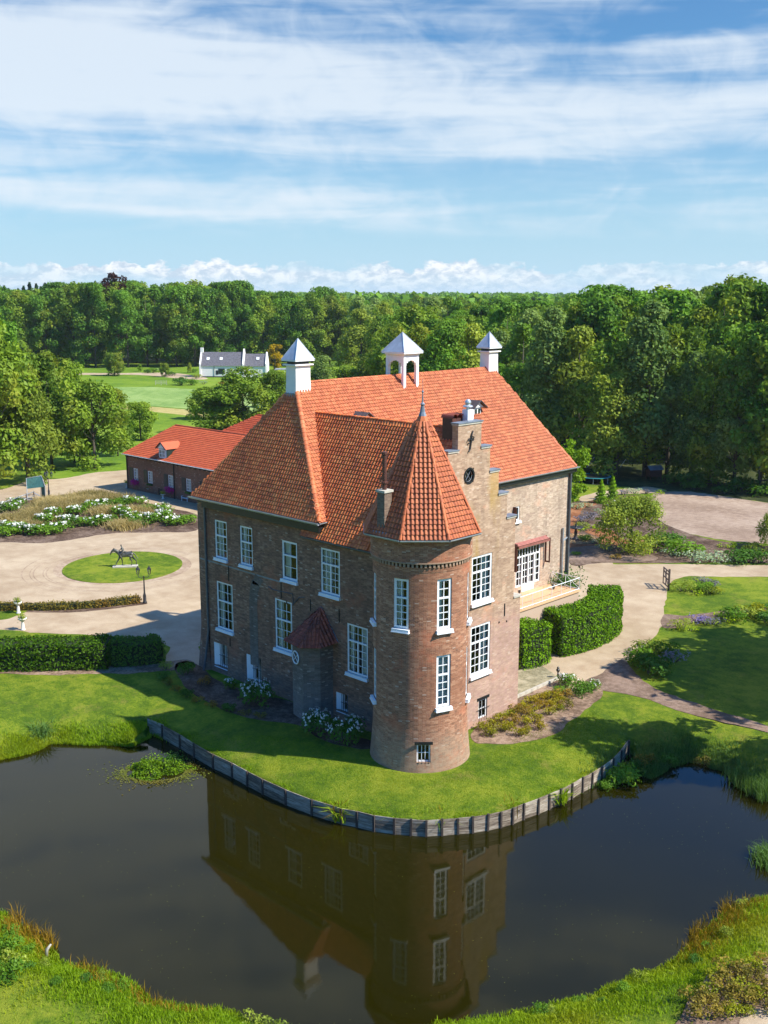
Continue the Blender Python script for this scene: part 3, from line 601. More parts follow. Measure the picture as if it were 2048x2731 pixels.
sheet('garden_path', [(-40.27,77.36),(-40.6,83.43),(-38.96,88.12),(-37.83,91.33),(-34.38,90.52),(-35.14,86.74),(-37.56,83.39),(-37.97,78.18),(-38.11,75.24)], 0.030, M['gravel'], 0.2)
sheet('trodden_path', [(0.52,17.12),(0.38,19.95),(-0.25,23.2),(2.75,20.88),(4.98,19.64),(7.46,19.08),(10.32,18.83),(13.58,18.69),(19.15,18.87),(19.56,17.77),(14.04,17.68),(11.15,17.2),(7.93,16.96),(4.84,17.39),(2.58,16.81),(1.68,16.44)], 0.018, M['path'], 0.25)
sheet('trodden_path', [(-3.85,36.07),(-2.38,37.12),(-0.71,40.67),(0.66,43.2),(2.79,46.07),(3.28,44.95),(1.03,41.98),(-0.06,39.37),(-0.87,35.95),(-0.95,33.71),(-2.14,32.91)], 0.018, M['path'], 0.15)
sheet('mulch_strip', [(-38.92,-15.04),(-32.89,-10.64),(-28.96,-7.11),(-25.75,-3.14),(-24.32,-0.15),(-22.57,-0.34),(-22.82,-1.85),(-24.28,-4.11),(-25.75,-5.94),(-28.66,-9.17),(-31.47,-11.35),(-36.86,-15.89)], 0.020, M['mulch'], 0.3)
sheet('flower_bed_soil', [(-105.84,6.56),(-90.28,18.21),(-92.43,23.25),(-92.7,29.66),(-89.16,34.1),(-78.13,33.55),(-68.47,33.6),(-60.93,28.06),(-63.81,23.85),(-66.84,19.53),(-67.57,12.85),(-71.68,8.86),(-79.6,1.8)], 0.022, M['soil'], 0.3)
sheet('hedge_bed_soil', [(-49.72,-6.51),(-47.59,-3.25),(-43.01,1.0),(-39.82,6.13),(-39.14,5.97),(-40.65,1.9),(-42.49,-0.66),(-46.25,-3.92),(-48.08,-7.25)], 0.022, M['soil'], 0.15)
sheet('small_lawn', [(-50.21,-8.36),(-46.25,-3.92),(-45.87,-2.38),(-44.81,-2.14),(-44.19,-3.47),(-43.92,-5.09),(-46.89,-9.8)], 0.026, M['lawn'], 0.15)
sheet('small_lawn', [(-45.13,-10.57),(-41.35,-6.38),(-39.11,-5.08),(-37.54,-5.92),(-36.96,-8.59),(-38.71,-13.36)], 0.026, M['lawn'], 0.15)
sheet('wall_bed_soil', [(-23.88,-1.18),(-23.08,0.03),(-18.78,-1.07),(-14.48,-0.73),(-11.32,-0.07),(-7.58,-0.96),(-4.66,-1.26),(-3.31,-0.96),(-2.43,-1.85),(-3.96,-2.75),(-5.82,-2.99),(-8.54,-2.53),(-10.93,-3.66),(-13.19,-4.19),(-16.42,-4.07),(-19.97,-3.27)], 0.020, M['soil'], 0.15)
sheet('gable_bed_mulch', [(1.32,3.53),(0.09,5.41),(-0.93,10.59),(-1.07,16.11),(0.21,16.3),(1.76,16.9),(2.81,16.04),(3.48,13.11),(3.96,10.23),(4.4,7.52),(3.74,5.49),(2.46,3.86)], 0.022, M['mulch'], 0.2)
sheet('paved_ramp', [(-0.85,10.07),(-4.72,15.56),(-5.28,18.17),(-4.4,18.15),(-1.33,16.66),(-1.18,13.17)], 0.030, M['ramp'], 0, False)
kb = MB(); a = Vector((*(-1.09,10.79), 0.0)); b = Vector((*(-1.18,16.39), 0.0)); n_ = (b - a).normalized()
for k in range(8):
    p = a.lerp(b, (k + .5) / 8); kb = MB(); kb.box((0, 0, 0), ((b - a).length / 8 - .03, .16, .22)); q = kb.build('edging_stone', M['stone']); q.location = (p.x, p.y, 0.10); q.rotation_euler = (0, 0, math.atan2(n_.y, n_.x)); tag(q, 'pale edging stone along the mossy ramp beside the gable bed', 'edging stone', 'edging stones along the ramp')
# roundel of lawn in the drive
rc = (-52.26,12.44); ra = 5.972170878332267; rb = 6.460559186324355
ang = math.atan2(0.69442234, 0.71956709)
el_ = [(rc[0] + ra * math.cos(t) * math.cos(ang) - rb * math.sin(t) * math.sin(ang), rc[1] + ra * math.cos(t) * math.sin(ang) + rb * math.sin(t) * math.cos(ang)) for t in np.arange(0, 2 * math.pi, math.pi / 12)]
sheet('lawn_roundel', el_, 0.06, M['lawn'], 0.05, True, 5, 0.06)
# darker worn wheel ring round the roundel
ring = MB(); K = 72
for k in range(K):
    t0, t1 = 2 * math.pi * k / K, 2 * math.pi * (k + 1) / K
    def rp(t, s): return (rc[0] + ra * s * math.cos(t) * math.cos(ang) - rb * s * math.sin(t) * math.sin(ang), rc[1] + ra * s * math.cos(t) * math.sin(ang) + rb * s * math.sin(t) * math.cos(ang), 0.016)
    ring.quad(rp(t0, 0.99), rp(t1, 0.99), rp(t1, 1.12 + .05 * math.sin(t1 * 2 + 2)), rp(t0, 1.12 + .05 * math.sin(t0 * 2 + 2)))
    for (s0, wd, ph, f0, f1) in ((1.22, .020, .3, .1, .9), (1.27, .018, .35, .1, .85), (1.42, .022, 1.2, .4, 1.0), (1.48, .016, 1.25, .4, 1.0), (1.62, .02, 2.0, .25, .7)):
        if f0 < k / K < f1: ring.quad(rp(t0, s0 + .03 * math.sin(t0 * 2 + ph)), rp(t1, s0 + .03 * math.sin(t1 * 2 + ph)), rp(t1, s0 + wd + .03 * math.sin(t1 * 2 + ph)), rp(t0, s0 + wd + .03 * math.sin(t0 * 2 + ph)))
ro = ring.build('worn_gravel_ring', m_ground('worn_gravel', [(0.43, (0.27, 0.19, 0.125)), (0.50, (0.36, 0.265, 0.18)), (0.57, (0.45, 0.35, 0.25))], (0.3, 2.0, 9.0), 0.4), kind='structure')
# far fields
sheet('reed_field', [(-243.0,128.71),(-233.13,138.44),(-212.34,143.42),(-189.78,147.17),(-148.8,112.8),(-170.82,109.49),(-186.16,106.65),(-203.6,104.29)], 0.016, M['field'], 1.0, False)
sheet('ripe_grass_strip', [(-201.49,102.98),(-184.27,105.38),(-169.11,108.23),(-147.34,111.57),(-138.36,104.04),(-158.63,100.49),(-174.41,98.7),(-191.46,96.77)], 0.020, M['haygrass'], 1.0, False)
sheet('farm_road', [(-302.52,150.72),(-289.23,163.87),(-283.62,172.61),(-275.92,177.04),(-253.33,172.28),(-245.29,166.3),(-254.42,162.76),(-270.68,163.85),(-282.56,159.61),(-294.62,146.16)], 0.020, M['gravel'], 0.6)
# ================================================================ THE CASTLE
castle = empty('castle', (0, 0, 0), 'brick castle with stepped gable, round corner tower and steep red tiled roofs beside the pond', 'castle')
def wall_panel(mb, fr, u0, u1, z0, z1, holes, inside=None, depth=0.16, ub=(), zb=()):
    """vertical wall split along every hole edge; fr(u, z, n) gives the point, n is depth behind the face"""
    us = sorted(set([u0, u1] + [h[0] for h in holes] + [h[1] for h in holes] + list(ub)))
    zs = sorted(set([z0, z1] + [h[2] for h in holes] + [h[3] for h in holes] + list(zb)))
    us = [u for u in us if u0 - 1e-6 <= u <= u1 + 1e-6]; zs = [z for z in zs if z0 - 1e-6 <= z <= z1 + 1e-6]
    for a, b in zip(us, us[1:]):
        for c, d in zip(zs, zs[1:]):
            um, zm = (a + b) / 2, (c + d) / 2
            if any(h[0] < um < h[1] and h[2] < zm < h[3] for h in holes): continue
            if inside and not inside(um, zm): continue
            mb.quad(fr(a, c, 0), fr(b, c, 0), fr(b, d, 0), fr(a, d, 0), [(a, c), (b, c), (b, d), (a, d)])
    for (a, b, c, d) in holes:
        for (p, q) in (((a, c), (a, d)), ((a, d), (b, d)), ((b, d), (b, c)), ((b, c), (a, c))):
            mb.quad(fr(*p, 0), fr(*q, 0), fr(*q, depth), fr(*p, depth), [(p[0], p[1]), (q[0], q[1]), (q[0] + .1, q[1] + .1), (p[0] + .1, p[1] + .1)])
frL = lambda u, z, n: (u, n, z)                       # left facade, plane y = 0, outside is -y
frG = lambda u, z, n: (-n, u, z)                      # gable, plane x = 0, outside is +x
frM = lambda u, z, n: (-8.85 - n, u, z)               # long front wall of the main block
# ---- a window: outer frame is the part, panes, bars, sill and curtain are its sub-parts
WIN = []
def window(parent, org, ux, uz, un, w, h, sections, fw=0.12, sill=True, mull=None, curt=None, single=False, bars=0.035, label=None, name='window', sillh=0.16, sillw=0.16, arch=False, frame_mat=None):
    """org = outside bottom-left corner of the opening, ux along the wall, un pointing outward; sections from the bottom: (height share, columns, rows)"""
    org = Vector(org); ux = Vector(ux); uz = Vector(uz); un = Vector(un)
    R = Matrix((ux, un, uz)).transposed()
    def bx(mb, u0, u1, z0, z1, n0, n1): mb.box(org + ux * (u0 + u1) / 2 + uz * (z0 + z1) / 2 + un * (n0 + n1) / 2, (u1 - u0, n1 - n0, z1 - z0), R)
    fr = MB(); n0, n1 = -0.14, -0.045
    bx(fr, 0, fw, 0, h, n0, n1); bx(fr, w - fw, w, 0, h, n0, n1); bx(fr, fw, w - fw, h - fw, h, n0, n1); bx(fr, fw, w - fw, 0, fw, n0, n1)
    H0 = fw; Ht = h - 2 * fw; tot = sum(s[0] for s in sections); z = H0; cells = []; br = MB()
    for i, (sh, nc, nr) in enumerate(sections):
        z1 = z + Ht * sh / tot
        zt = z1 - (0.05 if i < len(sections) - 1 else 0)
        if i < len(sections) - 1: bx(fr, fw, w - fw, z1 - 0.05, z1 + 0.06, n0, n1 + 0.015)
        zb_ = z + (0.06 if i else 0)
        m = mull if (mull and nc % 2 == 0 and (i == 0 or len(sections) == 1)) else None
        cw = (w - 2 * fw) / nc
        for c in range(1, nc):
            t = bars if not (m and c == nc // 2) else m
            bx(fr if (m and c == nc // 2) else br, fw + c * cw - t / 2, fw + c * cw + t / 2, zb_, zt, n0 + .02, n1 - (0 if (m and c == nc // 2) else .02))
        for r in range(1, nr):
            zc = zb_ + (zt - zb_) * r / nr; bx(br, fw, w - fw, zc - bars / 2, zc + bars / 2, n0 + .022, n1 - .022)
        for c in range(nc):
            for r in range(nr): cells.append((fw + c * cw, fw + (c + 1) * cw, zb_ + (zt - zb_) * r / nr, zb_ + (zt - zb_) * (r + 1) / nr))
        z = z1
    F = fr.build(name, frame_mat or M['white'], parent, label=label)
    if br.v: br.build('glazing_bars', M['white'], F)
    if single:
        pm = MB()
        for (a, b, c, d) in cells: pm.quad(org + ux * a + uz * c + un * -.10, org + ux * b + uz * c + un * -.10, org + ux * b + uz * d + un * -.10, org + ux * a + uz * d + un * -.10)
        pm.build('pane', M['pane'], F)
    else:
        for (a, b, c, d) in cells:
            q = [org + ux * p + uz * s + un * -.10 for p, s in ((a, c), (b, c), (b, d), (a, d))]
            jit = un * random.uniform(-.004, .004); q[0] = q[0] + jit; q[1] = q[1] + jit
            MB().quad(*q).build('pane', M['pane'], F)
    if sill:
        sm = MB(); sm.box(org + ux * w / 2 + uz * (-sillh / 2) + un * (sillw / 2 - .06), (w + 0.14, sillw + .10, sillh), R)
        sm.box(org + ux * w / 2 + uz * (-sillh - .02) + un * (sillw / 2 - .03), (w + 0.18, sillw + .12, 0.05), R); sm.build('sill', M['white'], F)
    if curt:
        cm = MB()
        for (a, b) in curt:
            k = max(3, int((b - a) * w / .07)); pts = []
            for i in range(k + 1):
                u = w * (a + (b - a) * i / k); pts.append((u, -0.26 + (0.035 if i % 2 else -0.035)))
            for (u0, m0), (u1, m1) in zip(pts, pts[1:]):
                cm.quad(org + ux * u0 + un * m0 + uz * .05, org + ux * u1 + un * m1 + uz * .05, org + ux * u1 + un * m1 + uz * (h - .05), org + ux * u0 + un * m0 + uz * (h - .05))
        cm.build('curtain', M['curtain'], F)
    return F
def winL(x0, x1, z0, z1, sec, **k):
    HL.append((x0, x1, z0, z1)); return window(castle, (x0, 0, z0), (1, 0, 0), (0, 0, 1), (0, -1, 0), x1 - x0, z1 - z0, sec, **k)
def winG(y0, y1, z0, z1, sec, **k):
    HG.append((y0, y1, z0, z1)); return window(castle, (0, y0, z0), (0, 1, 0), (0, 0, 1), (1, 0, 0), y1 - y0, z1 - z0, sec, **k)
def winM(y0, y1, z0, z1, sec, **k):
    HM.append((y0, y1, z0, z1)); return window(castle, (-8.85, y0, z0), (0, 1, 0), (0, 0, 1), (1, 0, 0), y1 - y0, z1 - z0, sec, **k)
HL, HG, HM = [], [], []
random.seed(3)
cs = [(0.02, 0.38), (0.72, 0.98)]
winL(-20.0, -18.6, 8.82, 11.6, [(3, 3, 3), (2, 3, 2)], curt=[(0.02, .45), (.78, .98)])
winL(-17.12, -15.75, 8.82, 11.6, [(3, 3, 3), (2, 3, 2)], curt=[(0.02, .40), (.86, .98)])
winL(-12.62, -11.08, 8.62, 11.28, [(1.75, 2, 2), (1, 2, 1)], curt=[(0.02, .42), (.86, .98)], fw=.14)
winL(-8.78, -6.98, 8.40, 11.40, [(2, 4, 4), (1, 4, 2)], mull=.11, curt=[(0.02, .5), (.72, .98)])
winL(-20.0, -18.13, 3.52, 7.06, [(3, 3, 3), (2, 3, 2)], curt=[(0.02, .36), (.70, .98)])
winL(-13.48, -11.70, 3.52, 7.06, [(3, 3, 3), (2, 3, 2)], curt=[(0.02, .36), (.72, .98)])
winL(-6.36, -4.48, 3.55, 6.84, [(2, 4, 4), (1, 4, 2)], mull=.11, curt=[(0.02, .25), (.55, .98)])
for (a, b, c, d) in ((-20.5, -18.95, 0.55, 2.3), (-16.7, -15.1, 0.42, 2.28), (-7.4, -6.3, 0.68, 1.9)):      # barred cellar windows in deep white reveals
    HL.append((a, b, c, d)); w_ = (b - a) * 0.62
    F = window(castle, (b - w_, 0.18, c), (1, 0, 0), (0, 0, 1), (0, -1, 0), w_, d - c, [(1, 2, 2)], fw=.09, sill=False, curt=[(0.05, .9)] if a < -10 else None)
    r = MB(); r.quad((a, 0.0, c + .02), (b - w_, 0.19, c + .02), (b - w_, 0.19, d - .01), (a, 0.0, d - .01)); r.quad((a, -0.05, c - .12), (b, -0.05, c - .12), (b, 0.2, c + .02), (a, 0.2, c + .02)); r.build('white_reveal', M['white'], F)
    g = MB()
    for i in range(4): x = b - w_ + w_ * (i + .5) / 4; g.tube([(x, 0.01, c + .02), (x, 0.01, d - .02)], 0.018, 5)
    g.tube([(b - w_, 0.01, (c + d) / 2), (b, 0.01, (c + d) / 2)], 0.018, 5); g.build('window_grille', M['iron'], F)
winG(4.72, 6.76, 8.36, 11.38, [(2, 4, 4), (1, 4, 2)], mull=.13, curt=[(0.02, .2), (.55, .98)], fw=.14)
winG(4.72, 6.72, 3.55, 6.84, [(2, 4, 4), (1, 4, 2)], mull=.13, curt=[(0.02, .2), (.6, .98)], fw=.14)
F = winG(5.66, 6.5, 0.42, 1.68, [(1, 2, 2)], fw=.08, sill=False)
g = MB(); g.box2((0.0, 5.5, 1.69), (0.05, 6.72, 1.86)); g.build('lintel', M['black'], F)
g = MB()
for i in range(4): y = 5.7 + .25 * i; g.tube([(0.06, y, 0.2), (0.06, y, 1.72)], 0.018, 5)
g.tube([(0.06, 5.4, 1.05), (0.06, 6.75, 1.05)], .018, 5); g.build('window_grille', M['iron'], F)
F = winM(20.75, 21.42, 9.95, 11.08, [(1, 2, 1)], fw=.10)
sh_ = MB(); sh_.box2((-8.85, 20.58, 9.9), (-8.55, 20.63, 11.12)); sh_.build('shutter', M['brownwood'], castle)
winM(13.3, 14.6, 9.0, 11.2, [(1, 2, 3)], single=True)
# french doors with side lights
F = winM(21.15, 24.42, 4.42, 7.62, [(3.6, 8, 4), (1, 8, 1)], fw=.13, sill=False, name='french_door', bars=.06, curt=None, label='white glazed garden doors under the awning')
d_ = MB(); d_.box2((-8.97, 21.95, 3.92), (-8.83, 23.6, 4.42)); 
for y in (21.95, 22.78, 23.6): d_.box2((-8.98, y - .07, 4.4), (-8.83, y + .07, 6.9))
d_.build('door_panel', M['white'], F)
aw = MB(); aw.quad((-8.80, 20.85, 8.15), (-8.80, 25.0, 8.15), (-8.35, 25.0, 7.92), (-8.35, 20.85, 7.92)); aw.quad((-8.35, 20.85, 7.92), (-8.35, 25.0, 7.92), (-8.37, 25.0, 7.74), (-8.37, 20.85, 7.74)); aw.quad((-8.80, 25.0, 8.13), (-8.80, 20.85, 8.13), (-8.37, 20.85, 7.88), (-8.37, 25.0, 7.88))
A_ = aw.build('awning', M['awning'], castle)
ab = MB(); ab.box2((-8.84, 20.74, 5.85), (-8.50, 20.84, 8.12)); ab.box2((-8.84, 25.02, 6.0), (-8.74, 25.1, 8.15)); ab.box2((-8.46, 25.02, 6.0), (-8.36, 25.1, 8.0)); ab.box2((-8.84, 25.02, 5.9), (-8.36, 25.1, 6.02)); ab.box2((-8.46, 20.80, 7.86), (-8.36, 25.06, 7.96)); ab.build('awning_frame', M['brownwood'], A_)
# ---- walls
BL = lambda u: 13.05 if u < -9.5 else 12.0
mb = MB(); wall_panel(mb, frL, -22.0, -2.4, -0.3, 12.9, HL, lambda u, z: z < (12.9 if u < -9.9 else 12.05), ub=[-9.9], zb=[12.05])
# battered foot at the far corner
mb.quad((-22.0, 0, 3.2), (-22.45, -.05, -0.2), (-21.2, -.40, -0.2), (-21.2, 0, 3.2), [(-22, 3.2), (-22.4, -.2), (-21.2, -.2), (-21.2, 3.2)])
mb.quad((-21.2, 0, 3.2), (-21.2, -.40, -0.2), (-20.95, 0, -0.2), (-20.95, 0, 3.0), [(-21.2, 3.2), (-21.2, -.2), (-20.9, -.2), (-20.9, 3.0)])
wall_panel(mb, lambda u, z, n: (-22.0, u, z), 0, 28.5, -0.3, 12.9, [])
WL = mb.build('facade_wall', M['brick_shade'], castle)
steps = [(2.27, 3.2, 18.25), (3.2, 5.41, 19.85), (5.41, 6.32, 18.25), (6.32, 7.24, 16.64), (7.24, 8.16, 15.07), (8.16, 9.1, 13.42), (1.35, 2.27, 16.64), (0.4, 1.35, 15.07), (-0.2, 0.4, 13.42)]
def gtop(u):
    for a, b, t in steps:
        if a <= u <= b: return t
    return 7.85
mb = MB(); oct_ = (3.85, 4.75, 16.15, 17.05)
wall_panel(mb, frG, 0.0, 9.85, -0.3, 19.85, HG + [oct_], lambda u, z: z < gtop(u), ub=[s[0] for s in steps[:6]] + [9.1, 1.35, .4], zb=[s[2] for s in steps] + [7.85])
# back of the gable parapet and its step sides
for a, b, t in steps:
    if t > 12:
        mb.quad((-.45, b, 12), (-.45, a, 12), (-.45, a, t), (-.45, b, t), [(b, 12), (a, 12), (a, t), (b, t)])
ed = sorted([(a, b, t) for a, b, t in steps if a > -.3])
for i, (a, b, t) in enumerate(ed):
    lo = ed[i - 1][2] if i else 12; hi = ed[i + 1][2] if i + 1 < len(ed) else 7.85
    if lo < t: mb.quad((-.45, a, lo), (0, a, lo), (0, a, t), (-.45, a, t), [(0, lo), (.45, lo), (.45, t), (0, t)])
    if hi < t: mb.quad((0, b, hi), (-.45, b, hi), (-.45, b, t), (0, b, t), [(0, hi), (.45, hi), (.45, t), (0, t)])
mb.quad((0, 9.85, -.3), (-.8, 9.85, -.3), (-.8, 9.85, 7.85), (0, 9.85, 7.85), [(0, -.3), (.8, -.3), (.8, 7.85), (0, 7.85)])
mb.quad((0, 9.1, 7.7), (-8.85, 9.1, 7.7), (-8.85, 9.1, 13), (0, 9.1, 13), [(0, 7.7), (8.85, 7.7), (8.85, 13), (0, 13)])
mb.quad((0, 9.1, -.3), (-8.85, 9.1, -.3), (-8.85, 9.1, 7.7), (0, 9.1, 7.7), [(0, -.3), (8.85, -.3), (8.85, 7.7), (0, 7.7)])
WG = mb.build('gable_wall', M['brick_gable'], castle)
mb = MB(); mb.box2((-.8, 9.1, 7.85), (0.06, 9.95, 7.97)); mb.build('ledge', M['stone'], castle)
for a, b, t in steps:
    if a < 1: continue
    c_ = MB(); c_.box2((-.55, a - .06, t), (0.08, b + .10, t + .07)); cap = c_.build('step_cap', M['lead'], castle)
    c_ = MB(); c_.box2((-.50, a - .02, t - .10), (0.05, b + .05, t - .002)); c_.build('cap_moulding', M['stone'], cap)
# round window
mb = MB(); N_ = 20
for k in range(N_):
    t0, t1 = 2 * math.pi * k / N_, 2 * math.pi * (k + 1) / N_; c0 = (4.3, 16.6)
    P_ = lambda t, r, x: (x, c0[0] + r * math.cos(t), c0[1] + r * math.sin(t))
    mb.quad(P_(t0, .40, .03), P_(t1, .40, .03), P_(t1, .52, .03), P_(t0, .52, .03)); mb.quad(P_(t0, .40, .03), P_(t0, .40, -.15), P_(t1, .40, -.15), P_(t1, .40, .03))
F = mb.build('round_window', M['black'], castle)
mb = MB()
for t in (0.9, 2.2): mb.tube([(-.08, 4.3 - .36 * math.cos(t), 16.6 - .36 * math.sin(t)), (-.08, 4.3 + .36 * math.cos(t), 16.6 + .36 * math.sin(t))], .014, 5)
mb.tube([(-.08, 4.3 + .355 * math.cos(t), 16.6 + .355 * math.sin(t)) for t in np.linspace(0, 2 * math.pi, 17)], .014, 5, False); mb.build('glazing_bars', M['steel'], F)
mb = MB(); mb.add([P_(2 * math.pi * k / 20, .42, -.10) for k in range(20)], [tuple(range(20))]); mb.build('pane', M['pane'], F)
corner = MB()                                          # brick corners of the square hole round the circle
for k in range(N_):
    t0, t1 = 2 * math.pi * k / N_, 2 * math.pi * (k + 1) / N_
    sq = lambda t: min(.451 / max(abs(math.cos(t)), 1e-6), .451 / max(abs(math.sin(t)), 1e-6))
    q = [P_(t0, .43, -.002), P_(t1, .43, -.002), P_(t1, max(.46, sq(t1)), -.002), P_(t0, max(.46, sq(t0)), -.002)]; corner.quad(*q, [(p[1], p[2]) for p in q])
corner.build('round_window_surround', M['brick_gable'], castle)
# iron anchors
mb = MB(); mb.tube([(0.07, 4.15, 18.1), (0.07, 4.28, 18.25), (0.07, 4.35, 18.6), (0.07, 4.4, 19.1), (0.07, 4.52, 19.35)], .045, 6); mb.tube([(0.07, 4.05, 18.75), (0.07, 4.15, 18.9), (0.07, 4.38, 18.8), (0.07, 4.55, 18.75), (0.07, 4.62, 18.95), (0.07, 4.5, 19.0)], .04, 6); mb.tube([(0.07, 4.08, 18.62), (0.07, 4.2, 18.62)], .04, 6)
mb.build('wall_anchor', M['iron'], castle, label='curled iron anchor high on the stepped gable')
for (x, z0, z1) in ((-18.5, 7.3, 8.4), (-12.75, 7.15, 8.3), (-9.8, 6.9, 7.7), (-7.05, 6.7, 7.6), (-18.55, 2.4, 3.0), (-12.2, 6.9, 7.1)):
    MB().box2((x - .025, -.05, z0), (x + .025, -.002, z1)).build('wall_anchor', M['iron'], castle)
for (y, z0, z1) in ((8.15, 6.85, 7.7), (7.6, 6.5, 6.6), (8.4, 6.4, 6.5)): MB().box2((0.002, y - .03, z0), (0.05, y + .03, z1)).build('wall_anchor', M['iron'], castle)
# main block front wall and far end
mb = MB(); wall_panel(mb, frM, 9.0, 28.5, -0.3, 13.25, HM)
wall_panel(mb, lambda u, z, n: (-u, 28.5 - n, z), 8.85, 22.0, -0.3, 13.25, [])
mb.build('long_wall', M['brick_main'], castle)
# ---- cornice, gutters, pipes
def gutter(name, pts, mat=None, r=0.11, parent=castle):
    g = MB(); pts = [Vector(p) for p in pts]
    for a, b in zip(pts, pts[1:]):
        d_ = (b - a).normalized(); o_ = Vector((d_.y, -d_.x, 0)); n = 6; pr = [(r * math.cos(math.pi + math.pi * k / n), r * math.sin(math.pi + math.pi * k / n)) for k in range(n + 1)]
        for (p0, q0), (p1, q1) in zip(pr, pr[1:]):
            g.quad(a + o_ * p0 + Vector((0, 0, q0)), b + o_ * p0 + Vector((0, 0, q0)), b + o_ * p1 + Vector((0, 0, q1)), a + o_ * p1 + Vector((0, 0, q1)))
        g.box((a + b) / 2 + o_ * r + Vector((0, 0, .0)), ((b - a).length, .035, .05), Matrix((d_, o_, Vector((0, 0, 1)))).transposed())
        g.box((a + b) / 2 - o_ * r + Vector((0, 0, .0)), ((b - a).length, .03, .05), Matrix((d_, o_, Vector((0, 0, 1)))).transposed())
    return g.build(name, mat or M['zinc'], parent)
mb = MB(); mb.box2((-21.0, -.36, 12.42), (-8.95, -0.002, 12.98)); mb.box2((-8.95, -.36, 12.42), (-8.55, 1.0, 12.98)); mb.box2((-21.6, -.28, 12.72), (-21.0, 0, 12.98)); mb.build('black_cornice', M['black'], castle)
gutter('gutter', [(-22.3, -.45, 13.06), (-8.45, -.45, 13.06)], r=.14); gutter('gutter', [(-8.45, -.45, 13.06), (-8.45, 1.2, 13.12)], r=.12)
mb = MB(); mb.box2((-9.95, -.30, 11.82), (-2.7, -.002, 11.99)); mb.build('eaves_board', M['black'], castle)
gutter('gutter', [(-10.1, -.42, 11.98), (-2.75, -.42, 11.98)], M['pipe'], .10)
mb = MB(); mb.box2((-8.82, 9.3, 13.0), (-8.50, 28.6, 13.28)); mb.build('eaves_board', M['black'], castle)
gutter('gutter', [(-8.42, 9.2, 13.42), (-8.42, 28.9, 13.42)], r=.13); 
mb = MB(); mb.box2((-8.8, 28.5, 13.0), (-8.5, 28.75, 13.3)); mb.build('eaves_board', M['black'], castle)
mb = MB(); mb.tube([(-21.02, -.10, 12.9), (-21.02, -.10, 3.0), (-21.15, -.32, 1.0), (-21.2, -.48, 0.0)], .085, 8); mb.build('downpipe', M['pipe'], castle)
mb = MB(); mb.tube([(-8.70, 28.15, 13.2), (-8.70, 28.15, 0)], .11, 8); mb.build('downpipe', M['pipe'], castle)
mb = MB(); mb.tube([(-8.72, 27.35, 8.4), (-8.72, 27.35, 0)], .085, 8); mb.tube([(-8.72, 27.40, 7.3), (-8.72, 27.95, 7.5)], .07, 6); mb.build('downpipe', M['zinc'], castle)
mb = MB(); mb.tube([(-2.95, -.12, 2.9), (-2.95, -.12, -.1)], .07, 8); mb.build('downpipe', M['pipe'], castle)
mb = MB(); mb.tube([(-14.1, -.04, 7.75), (-13.6, -.04, 7.62), (-11.55, -.04, 7.72), (-11.5, -.04, 7.1)], .03, 6); mb.tube([(-11.6, -.04, 6.95), (-10.9, -.04, 7.6), (-10.3, -.04, 7.75)], .03, 6); mb.build('conduit', M['pipe'], castle)
# relief traces of old work on the facade
mb = MB(); arc = [(-15.35, 1.6)] + [(-15.35, z) for z in (3, 5, 6.3)] + [(-15.25, 7.0), (-15.0, 7.6), (-14.6, 8.05)]
for (a, b) in zip(arc, arc[1:]):
    q = [(a[0] - .9, -.012, a[1] + .25 * 0), (a[0], -.012, a[1]), (b[0], -.012, b[1]), (b[0] - .9, -.012, b[1] + (0.35 if b[1] > 7 else 0))]; mb.quad(*q, [(p[0], p[2]) for p in q])
mb.build('blocked_arch', M['brick_porch'], castle)
mb = MB(); q = [(-21.9, -.01, 8.35), (-12.7, -.01, 8.25), (-12.7, -.01, 8.36), (-21.9, -.01, 8.46)]; mb.quad(*q, [(p[0], p[2]) for p in q]); mb.build('plaster_band', M['lead'], castle)
# ---- round tower
def twall(a0, a1, Rf, z0, z1, holes, zb, mb):
    """a in degrees, Rf(z) the radius"""
    A = sorted(set(list(np.arange(a0, a1 + .1, 5.0)) + [h[0] for h in holes] + [h[1] for h in holes])); Zs = sorted(set([z0, z1] + list(zb) + [h[2] for h in holes] + [h[3] for h in holes]))
    P_ = lambda a, z, n=0: ((Rf(z) - n) * math.cos(rad(a)), (Rf(z) - n) * math.sin(rad(a)), z); U = lambda a, z: (rad(a) * 2.9 + 40, z)
    for a, b in zip(A, A[1:]):
        for c, d in zip(Zs, Zs[1:]):
            if any(h[0] < (a + b) / 2 < h[1] and h[2] < (c + d) / 2 < h[3] for h in holes): continue
            mb.quad(P_(a, c), P_(b, c), P_(b, d), P_(a, d), [U(a, c), U(b, c), U(b, d), U(a, d)])
    for h in holes:
        for p, q in (((h[0], h[2]), (h[0], h[3])), ((h[0], h[3]), (h[1], h[3])), ((h[1], h[3]), (h[1], h[2])), ((h[1], h[2]), (h[0], h[2]))):
            mb.quad(P_(*p), P_(*q), P_(*q, .22), P_(*p, .22), [U(*p), U(*q), U(q[0], q[1] + .1), U(p[0], p[1] + .1)])
Rt = lambda z: 2.86 + 0.20 * max(0, (2.6 - z) / 2.6) ** 1.3 if z < 2.6 else 2.86
TW = [(-19.7, 8.62, 11.62), (-19.7, 3.90, 7.08), (-71.9, 8.66, 11.62), (-124.4, 8.55, 11.5), (-124.4, 3.7, 6.9), (32.5, 8.6, 11.55), (32.5, 3.8, 7.0)]
holes = [(a - 9.6, a + 9.6, z0, z1) for a, z0, z1 in TW] + [(-43.8 - 8, -43.8 + 8, 0.62, 1.74)]
mb = MB(); twall(-180, 180, Rt, -0.3, 12.05, holes, (0.4, 1.2, 2.0, 2.6, 4, 8), mb)
WT = mb.build('tower_wall', M['brick_tower'], castle, False)
